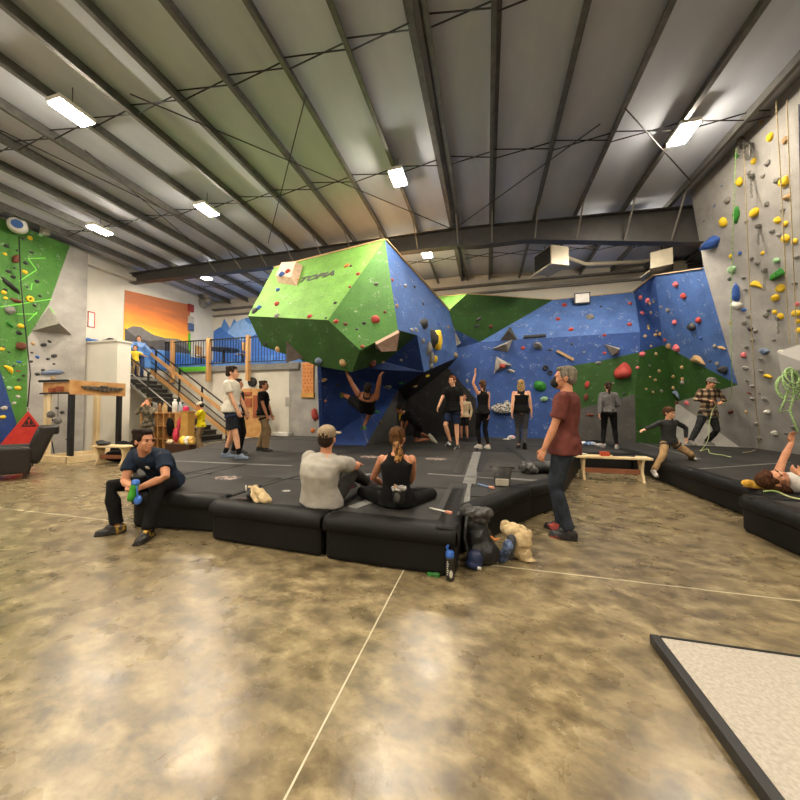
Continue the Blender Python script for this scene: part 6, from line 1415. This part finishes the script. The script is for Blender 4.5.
rope([at(716, 405, s=8.15), at(712, 412, s=8.1), at(709, 425, s=8.0), at(708.5, 438, s=7.9), at(703, 448, Z=MH+.02), at(700, 451, Z=MH+.02), at(708, 449, Z=MH+.02), at(710, 453, Z=MH+.02), at(722, 455, Z=MH+.02), at(731, 457, Z=MH+.02)], M_pale, 'pale lime rope tail falling from the belayer\'s harness to the mat')
rope([oR(743.5, 150), oR(746, 200), oR(748.5, 260), oR(751, 320), oR(754, 370), oR(756, 410, .14), oR(759, 432, .14), at(757, 447, Z=MH+.02), at(752, 451, Z=MH+.02), at(743, 452.5, Z=MH+.02)], M_tan, 'tan rope curling onto the mat at the foot of the wall')
rope([oR(776, 100), oR(779, 150), oR(783, 220), oR(787, 300), oR(790, 345, .3)], M_tan, 'tan rope nearer the middle, passing left of the large yellow jug')
rope([oR(787, 100), oR(789, 160), oR(792, 230), oR(795, 300), oR(797, 345, .3)], M_tan, 'tan rope closest to the frame edge on the grey wall')
rope([oR(799, 104), oR(800.5, 180), oR(802, 260)], mat('blue_black_rope', '#2c3350', .7), 'dark blue rope at the very edge of the frame')
# green rope bundle tied to the volume
bm = BM(); c = oR(792, 376, .75); rnd = random.Random(4)
for k in range(5):
    r_ = .10+.015*k; ax = V((rnd.uniform(-.3, .3), 1, rnd.uniform(-.4, .4))).normalized(); a, b_ = frame_of(ax)
    tube(bm, [c+V((0, .02*k, -.05*k))+(a*math.cos(t)*r_+b_*math.sin(t)*r_*1.5) for t in [2*math.pi*j/14 for j in range(15)]], .014, 6, 'flat')
tube(bm, [c+V((0, 0, .1)), c+V((.02, 0, -.3)), c+V((-.03, .02, -.6)), c+V((.05, 0, -.95))], .016, 6); tube(bm, [c+V((0, .03, -.1)), c+V((-.10, .03, -.45)), c+V((-.18, .03, -.62)), c+V((-.02, .03, -.60))], .014, 6)
small('rope_bundle', bm, M_lime, 'knotted bundle of lime green rope hanging below the overhang volume', 'rope', smooth=True)
rope([at(764, 491.5, Z=MH+.02), at(775, 491, Z=MH+.02), at(790, 497, Z=MH+.02), at(806, 500, Z=MH+.02), at(820, 500, Z=MH+.02)], M_pale, 'lime rope lying on the near mat in front of the reclining climber', .010, 'loose rope ends')
# anchors and quickdraws
M_metal = mat('dull_steel', '#6b6862', .35, .8, col2='#9a968e', scale=30)
def quick(px, py, label, n=4, off=.06, w=.028):
    p = onRo(px, py, off); e = empty('quickdraw', p, 0, label, 'quickdraw', 'anchors and quickdraws on the grey wall')
    bm = BM()
    for k in range(n):
        c = p+V((0, 0, -k*.05)); a, b_ = (V((0, 1, 0)), V((0, 0, 1))) if k % 2 else (V((1, 0, 0)), V((0, 0, 1)))
        tube(bm, [c+a*math.cos(t)*w*.5+b_*math.sin(t)*w for t in [2*math.pi*j/10 for j in range(11)]], .006, 5, 'flat')
    obj('chain_links', bm, M_metal, e, smooth=True); obj('bolt_hanger', box(BM(), p.x-.03, p.x+.03, p.y-.03, p.y+.03, p.z+.04, p.z+.1), M_metal, e, bevel=.005)
quick(741, 143, 'large steel top anchor with carabiners near the roof', 4, .10, .13); quick(747, 148, 'second steel anchor cluster beside the large top anchor', 3, .12, .12)
quick(751, 180, 'long quickdraw chain high on the wall under the anchors', 7); quick(758, 230, 'quickdraw chain in mid wall below the large yellow oval', 6); quick(764, 274, 'quickdraw chain left of the green wedge', 7); quick(778, 322, 'quickdraw hanging under the two yellow balls', 5)
# auto belay, strap and anchor on the far left wall
q = Lw(10, 227); e = empty('auto_belay', q, 0, 'round white auto belay device with blue badge at the top of the green wall', 'auto belay')
Mz = Matrix.Rotation(R_(90), 3, 'Y') @ Matrix.Identity(3)
Mz = Matrix.Rotation(R_(35), 3, 'Z') @ Matrix.Rotation(R_(90), 3, 'Y') if False else Matrix.Rotation(R_(-30), 3, 'Z') @ Matrix.Rotation(R_(90), 3, 'Y')
cq = q+V((.30, 0, 0)); obj('casing', lathe(BM(), [(.0, -.14), (.16, -.14), (.19, -.10), (.19, .06), (.16, .10), (0, .10)], cq, 24, Mz), M_wb, e, smooth=True); obj('badge', lathe(BM(), [(0, .10), (.11, .10), (.11, .115), (0, .115)], cq, 20, Mz), mat('blue_badge', '#3a5f9c', .5), e)
obj('mount', box(BM(), q.x, q.x+.35, q.y-.05, q.y+.05, q.z+.16, q.z+.24), M_metal, e); obj('orange_sling', tube(BM(), [cq+V((0, 0, .2)), cq+V((.0, .05, .34)), cq+V((0, -.04, .3))], .04, 8), mat('rust_sling', '#8a4a2c', .7), e, smooth=True)
st = [Lw(12, 238)+V((.28, 0, 0)), Lw(16, 285)+V((.2, 0, 0)), Lw(20, 330)+V((.22, 0, 0)), Lw(24, 375)+V((.26, 0, 0)), at(27.6, 407, s=8.76)]
small('belay_strap', tube(BM(), st, .014, 6, 'flat'), M_blk, 'black belay strap hanging down the green wall to the floor block', 'strap', smooth=True)
small('carabiner', tube(BM(), [st[-1]+V((0, .03*math.cos(t), -.06+.06*math.sin(t))) for t in [2*math.pi*j/10 for j in range(11)]], .01, 5, 'flat'), M_metal, 'steel carabiner at the lower end of the belay strap', 'carabiner', smooth=True)
q = at(44, 231, X=XCL+.05); small('wall_anchor', box(BM(), q.x-.05, q.x+.12, q.y-.08, q.y+.08, q.z-.1, q.z+.1), M_wb, 'pale anchor box at the top of the green wall', 'anchor', bevel=.01)
# ---- things around the mats
# green bottle with blue cap in the seated man's hands
gp = at(133, 492, s=3.36); M_gb = mat('green_translucent_bottle', '#2f8f2a', .2, col2='#4fb53c'); M_bb = mat('blue_plastic', '#2f5fb0', .35, col2='#3d70c4')
e = empty('water_bottle', gp, 0, 'green water bottle with blue loop cap held by the man in navy', 'bottle'); Mt = Matrix.Rotation(R_(18), 3, 'Y')
obj('bottle_body', lathe(BM(), [(.02, .10), (.034, .085), (.036, .04), (.031, .02), (.036, 0), (.036, -.06), (.03, -.09), (.0, -.092)], gp, 18, Mt), M_gb, e, smooth=True)
obj('cap_ring', lathe(BM(), [(.036, .088), (.038, .10), (.03, .125), (.0, .125)], gp, 16, Mt), M_bb, e, smooth=True)
q = at(138, 500, s=3.33); obj('cap_disc', lathe(BM(), [(0, -.01), (.04, -.01), (.046, 0), (.04, .012), (0, .012)], q, 18, Matrix.Rotation(R_(70), 3, 'X')), M_bb, e, smooth=True); obj('cap_loop', tube(BM(), [gp+V((.03, 0, .10)), gp+V((.06, -.01, .05)), q], .007, 6), M_bb, e, smooth=True)
# blue-lidded bottle on the floor
q = at(450, 580, Z=0); e = empty('water_bottle', q, 0, 'black water bottle with blue lid standing on the concrete at the mat corner', 'bottle')
obj('bottle_body', lathe(BM(), [(.030, 0), (.034, .008), (.034, .165), (.030, .18), (.0, .18)], q, 22), mat('black_printed_bottle', '#121211', .3, col2='#26251f', scale=20), e, smooth=True); obj('lid', lathe(BM(), [(.031, .178), (.033, .185), (.032, .215), (.02, .228), (0, .228)], q, 22), M_bb, e, smooth=True)
obj('spout', tube(BM(), [q+V((-.012, 0, .225)), q+V((-.024, 0, .25)), q+V((-.014, 0, .262))], .009, 8), M_bb, e, smooth=True)
bm = BM(); ell(bm, q+V((.012, -.0335, .06)), (.014, .004, .03)); 
for k in range(7): box(bm, q.x-.020, q.x-.012+.004*(k % 3), q.y-.034, q.y-.028, q.z+.05+k*.016, q.z+.058+k*.016)
obj('white_print', bm, mat('white_print', '#b9b4a8', .5), e)
# green brush lying beside it
q = at(433, 576, Z=0); bm = BM(); box(bm, q.x-.045, q.x+.05, q.y-.015, q.y+.02, 0, .022); ell(bm, q+V((.03, 0, .02)), (.03, .02, .012)); small('soap_pack', bm, mat('dark_green_pack', '#1c4a1c', .5, col2='#3d8a38', scale=40), 'small dark green pack on the concrete left of the blue-lidded bottle', 'pack', bevel=.004)
# black backpack leaning on the mat's side
q = at(480, 560, Z=0); bx, by = -.075, 2.99
e = empty('backpack', (bx, by, 0), 0, 'black roll-top backpack slumped against the mat corner', 'backpack')
M_bag = mat('black_nylon', '#0c0c0c', .5, col2='#191918', scale=9, bump=.3, bscale=60); M_bag2 = mat('grey_black_nylon', '#232221', .55, col2='#4c4a47', scale=9, ramp=(.4, .7))
blobby('bag_body', [((bx-.01, by+.02, .17), (.12, .11, .18)), ((bx+.03, by-.02, .10), (.14, .11, .11)), ((bx-.02, by+.03, .30), (.10, .09, .10))], M_bag, None, None, .009, .010, 14, e)
blobby('rolled_top', [((bx-.02, by, .42), (.12, .07, .05), 20), ((bx+.06, by-.02, .43), (.06, .05, .05)), ((bx-.10, by+.02, .43), (.05, .06, .06)), ((bx+.0, by+.0, .37), (.09, .06, .04))], M_bag2, None, None, .008, .012, 20, e)
obj('shoulder_strap', tube(BM(), [(bx-.10, by-.08, .40), (bx-.12, by-.14, .25), (bx-.08, by-.15, .08)], [.014]*3, 8), M_bag, e, smooth=True)
obj('orange_cord', tube(BM(), [(bx+.10, by-.12, .27), (bx+.13, by-.13, .25), (bx+.16, by-.12, .26)], .008, 6), mat('orange_cord', '#b0692a', .6), e, smooth=True)
q = at(475, 571, Z=0); e = empty('helmet_bag', q, 0, 'small navy blue padded pouch on the concrete beside the backpack', 'pouch')
blobby('pouch_body', [((q.x, q.y+.03, .085), (.065, .055, .085), 0, 12), ((q.x-.01, q.y+.03, .05), (.07, .06, .05))], mat('navy_nylon', '#141d38', .5, col2='#1f2c50'), None, None, .007, .004, 16, e); obj('buckle', box(BM(), q.x+.02, q.x+.05, q.y-.035, q.y-.02, .03, .05), M_wb, e, bevel=.004)
q = at(505, 566, Z=0)
e = empty('climbing_shoe_bag', q, 0, 'pair of blue and grey sneakers propped against the backpack', 'shoes'); e.name = 'sneakers'
M_bs = mat('blue_grey_knit', '#2b3650', .7, col2='#6f86b0', scale=26, ramp=(.4, .62)); M_gs = mat('grey_knit_shoe', '#2c2e33', .7, col2='#4a4d54')
def lean_shoe(nm, c, m, rz, tilt):
    bm = BM(); Mx = Matrix.Rotation(R_(rz), 3, 'Z') @ Matrix.Rotation(R_(tilt), 3, 'X')
    for cc, rr in (((0, -.09, 0), (.042, .06, .045)), ((0, .0, -.012), (.042, .10, .035)), ((0, .09, -.02), (.045, .07, .028))): ell(bm, Mx@V(cc), rr, Mx, 14, 10)
    o = soft(nm, bm, m, e, .007, it=3, folds=.002, ffreq=30); o.location = V(c)-e.location
lean_shoe('sneaker', (q.x-.0, q.y+.04, .105), M_bs, 25, -52); lean_shoe('sneaker', (q.x+.045, q.y+.10, .12), M_gs, 15, -60)
# cream canvas jacket heap
q = at(519, 562, Z=0); M_cr = mat('cream_fleece', '#b39a70', .9, col2='#cbb48a', scale=20, bump=.6, bscale=90)
o = blobby('canvas_bag', [((q.x, q.y+.08, .13), (.10, .08, .14)), ((q.x-.05, q.y+.10, .24), (.11, .08, .05), 10), ((q.x+.05, q.y+.08, .22), (.07, .07, .06)), ((q.x+.02, q.y+.06, .17), (.09, .07, .08)), ((q.x+.04, q.y+.05, .05), (.07, .06, .05)), ((q.x+.08, q.y+.03, .015), (.07, .045, .014)), ((q.x-.10, q.y+.12, .27), (.04, .04, .03))], M_cr, 'cream fleece bag slumped beside the backpack', 'bag', .007, .022, 11)
# brush on the mat, second brush
def brush(px0, py0, px1, py1, hm, label):
    a, b_ = at(px0, py0, Z=MH+.02), at(px1, py1, Z=MH+.02); e = empty('climbing_brush', a, 0, label, 'brush', 'brushes lying on the mats')
    obj('handle', tube(BM(), [a, a.lerp(b_, .75)], .007, 8), M_wb if hm is None else hm, e, smooth=True); d = (b_-a).normalized(); obj('brush_head', obox(BM(), a.lerp(b_, .72), b_, .028, .022), mat('pink_tan_bristle', '#c98a72', .8), e, bevel=.004)
brush(430, 508, 452, 513, None, 'white-handled brush with pink head beside the seated woman'); brush(478, 484, 494, 488, mat('pale_blue_handle', '#6f8fc0', .4), 'pale blue brush lying in front of the zip pouch')
# zip pouch
q = at(502, 485, Z=MH); k_ = q.y/3.0; M_zp = mat('charcoal_ripstop', '#2c2b2a', .55, col2='#6a6763', scale=7, ramp=(.4, .68))
e = empty('chalk_pouch', q, 0, 'charcoal zip pouch with pale front pocket standing on the mat', 'pouch')
W_ = 26*3.9/FPX*.82; Hh_ = 22*3.9/FPX*.85; bm = BM(); rows = []
for j in range(8):
    z = Hh_*j/7; wv = W_*(.36+.16*(j/7)**1.5); dp_ = .07*(1-(j/7))**.6+.012; rows.append([bm.verts.new((q.x+wv*x, q.y+dp_*y+.008*noise.noise(V((x*3, j, 0))), MH+z+.01*noise.noise(V((x*4, j*2, 5))))) for x, y in ((-1, -.6), (-.5, -1), (0, -1.05), (.5, -1), (1, -.6), (1, .6), (.5, 1), (0, 1), (-.5, 1), (-1, .6))])
for a, b_ in zip(rows, rows[1:]):
    for i in range(10): bm.faces.new((a[i], a[(i+1) % 10], b_[(i+1) % 10], b_[i]))
bm.faces.new(rows[0][::-1]); bm.faces.new(rows[-1]); obj('pouch_body', bm, M_zp, e, smooth=True)
obj('front_pocket', box(BM(), q.x-W_*.32, q.x+W_*.32, q.y-.10, q.y-.06, MH+.005, MH+Hh_*.42), mat('pale_canvas', '#a09787', .8, col2='#b8b0a0'), e, bevel=.012); obj('rolled_edge', tube(BM(), [(q.x-W_*.56, q.y, MH+Hh_), (q.x, q.y, MH+Hh_*1.03), (q.x+W_*.56, q.y, MH+Hh_)], .014, 8), M_bag2, e, smooth=True)
# dark duffel behind and mesh shoe
q = at(527, 473, Z=MH); blobby('helmet', [((q.x, q.y, MH+.09), (.12, .12, .09), 20), ((q.x+.06, q.y-.05, MH+.05), (.10, .08, .05))], mat('grey_mesh_bag', '#1f1e1e', .6, col2='#777470', scale=14, ramp=(.45, .65)), 'grey and black mesh bag on the mat beside the masked man', 'bag', .010, .014, 16).name = 'mesh_bag'
q = at(546, 474, Z=MH); blobby('duffel_bag', [((q.x, q.y+.1, MH+.09), (.22, .13, .09)), ((q.x+.12, q.y+.1, MH+.08), (.12, .12, .08))], M_bag, 'flat black duffel bag behind the hand of the masked man', 'bag', .012, .010, 10)
# white cap on the mat near the fair-haired woman
q = at(511.5, 440, Z=MH); blobby('hat', [((q.x, q.y, MH+.07), (.13, .11, .08)), ((q.x-.15, q.y-.03, MH+.02), (.12, .08, .015))], mat('white_pink_hat', '#b9b4b0', .8, col2='#c98c94', scale=9, ramp=(.5, .62)), 'white cap with dark brim on the mat by the fair-haired woman', 'hat', .012, .004)
for px_, py_, c_, lb in ((590, 445.5, '#4a78b0', 'crumpled blue and white bag on the mat behind the bench'), (581, 445, '#9a9a9c', 'grey crumpled packet at the mat edge behind the masked man'), (600, 447, '#8c8a86', 'pale shoe-sized bundle on the mat at the feet of the woman in grey')):
    q = at(px_, py_, Z=MH); blobby('bundle', [((q.x, q.y, MH+.045), (.13, .09, .05)), ((q.x+.06, q.y, MH+.06), (.07, .06, .045))], mat('bundle_'+c_[1:], c_, .7, col2='#c2c4c8', scale=12, ramp=(.4, .6)), lb, 'bundle', .012, .012, 18)
# crumpled chalk bag and stick on the front mat
q = at(256, 501, Z=MH); e = empty('chalk_bucket', q, 0, 'crumpled black and cream chalk bag lying near the front mat edge', 'chalk bag')
blobby('bag_body', [((q.x-.04, q.y, MH+.06), (.07, .06, .06)), ((q.x-.02, q.y+.03, MH+.09), (.07, .05, .05))], M_bag, None, None, .008, .008, 18, e); bm = BM(); tube(bm, [(-.09, .03, .135), (-.02, .02, .13), (.06, .0, .085), (.14, -.03, .03)], [.022, .036, .044, .05], 12, flat=(1.25, .6)); tube(bm, [(-.04, .0, .12), (.03, -.03, .05), (.06, -.04, .02)], [.03, .04, .035], 10, flat=(1.2, .6))
o = soft('cream_lining', bm, M_cr, e, .007, it=2, folds=.014, ffreq=15); o.location = V((0, 0, 0))
obj('white_toggle', tube(BM(), [(q.x-.12, q.y, MH+.10), (q.x-.125, q.y, MH+.15)], .008, 6), M_wb, e); obj('brown_handle', tube(BM(), [(q.x-.20, q.y-.03, MH+.015), (q.x-.08, q.y-.02, MH+.02)], .012, 6), M_brownw, e)
# chalk bag on the seated woman's back
q = at(399, 494, s=3.04); e = empty('chalk_bag', q, 0, 'furry-rimmed black chalk bag hanging behind the seated woman with the ponytail', 'chalk bag')
obj('bag_body', lathe(BM(), [(.0, -.10), (.045, -.10), (.055, -.08), (.06, .03), (.058, .05)], q, 18), M_bag, e, smooth=True)
bm = BM(); 
for k in range(16): a = 2*math.pi*k/16; ell(bm, q+V((.056*math.cos(a), .056*math.sin(a), .052+.006*math.sin(k*2.3))), (.017, .017, .017), None, 8, 6)
obj('fleece_rim', bm, mat('grey_white_fleece', '#55524e', .9, col2='#b7b2a8', scale=30), e, smooth=True); obj('chalk', lathe(BM(), [(0, .03), (.05, .03), (.0, .045)], q, 14), mat('chalk_white', '#bdb9b0', .95), e)
bm = BM(); ell(bm, q+V((.0, -.058, -.02)), (.028, .006, .045)); obj('grey_pocket', bm, M_bag2, e, smooth=True); obj('brush_loop', tube(BM(), [q+V((-.02, -.03, .06)), q+V((-.03, -.035, .09))], .008, 6), mat('tan_brush', '#b98a5a', .7), e)
# yellow shoe near the reclining climber
q = at(756, 489, Z=MH); e = empty('climbing_shoe', q, 0, 'yellow climbing shoe lying on the mat by the reclining climber\'s hair', 'climbing shoe')
blobby('shoe_upper', [((q.x, q.y, MH+.05), (.10, .05, .04), -20), ((q.x-.06, q.y+.02, MH+.06), (.06, .045, .045), -20), ((q.x+.09, q.y-.03, MH+.03), (.06, .04, .028), -20)], mat('yellow_orange_shoe', '#c9912a', .6, col2='#e3c14a', scale=14), None, None, .008, .006, 20, e); blobby('sole', [((q.x+.01, q.y, MH+.015), (.13, .05, .012), -20)], mat('tan_rubber', '#8a5a2c', .6), None, None, .007, 0, 9, e)
# framed grey board on the floor, lower corner
c0 = at(649, 634, Z=.05); c1 = at(800, 655.5, Z=.05); c2 = at(697, 700, Z=.05)
ux = (c1-c0).normalized(); ux.z = 0; uy = (c2-c0).normalized(); uy.z = 0; LX, LY = 1.6, 1.15
def fb(u, v, z): return V((c0.x, c0.y, 0))+ux*u+uy*v+V((0, 0, z))
e = empty('floor_board', fb(LX/2, LY/2, 0), 0, 'pale grey carpeted board with black edging lying on the concrete', 'floor mat')
def quad_prism(P_, z0, z1):
    bm = BM(); lo = [bm.verts.new((p.x, p.y, z0)) for p in P_]; hi = [bm.verts.new((p.x, p.y, z1)) for p in P_]; bm.faces.new(lo[::-1]); bm.faces.new(hi)
    for i in range(4): bm.faces.new((lo[i], lo[(i+1) % 4], hi[(i+1) % 4], hi[i]))
    return bm
obj('carpet_surface', quad_prism([fb(.05, .015, 0), fb(LX, .015, 0), fb(LX, LY, 0), fb(.05, LY, 0)], .004, .048), mat('pale_grey_carpet', '#a79f92', .95, col2='#bbb3a6', scale=60, bump=.5, bscale=300), e)
for (u0, v0, u1, v1) in ((0, 0, .05, LY), (.05, -.0, LX, .015), (0, LY, LX, LY+.04)): obj('edging', quad_prism([fb(u0, v0, 0), fb(u1, v0, 0), fb(u1, v1, 0), fb(u0, v1, 0)], 0, .056), M_blk, e, bevel=.008)
for v_ in (.3, .8): 
    s_ = fb(.02, v_, .057)
finalize()
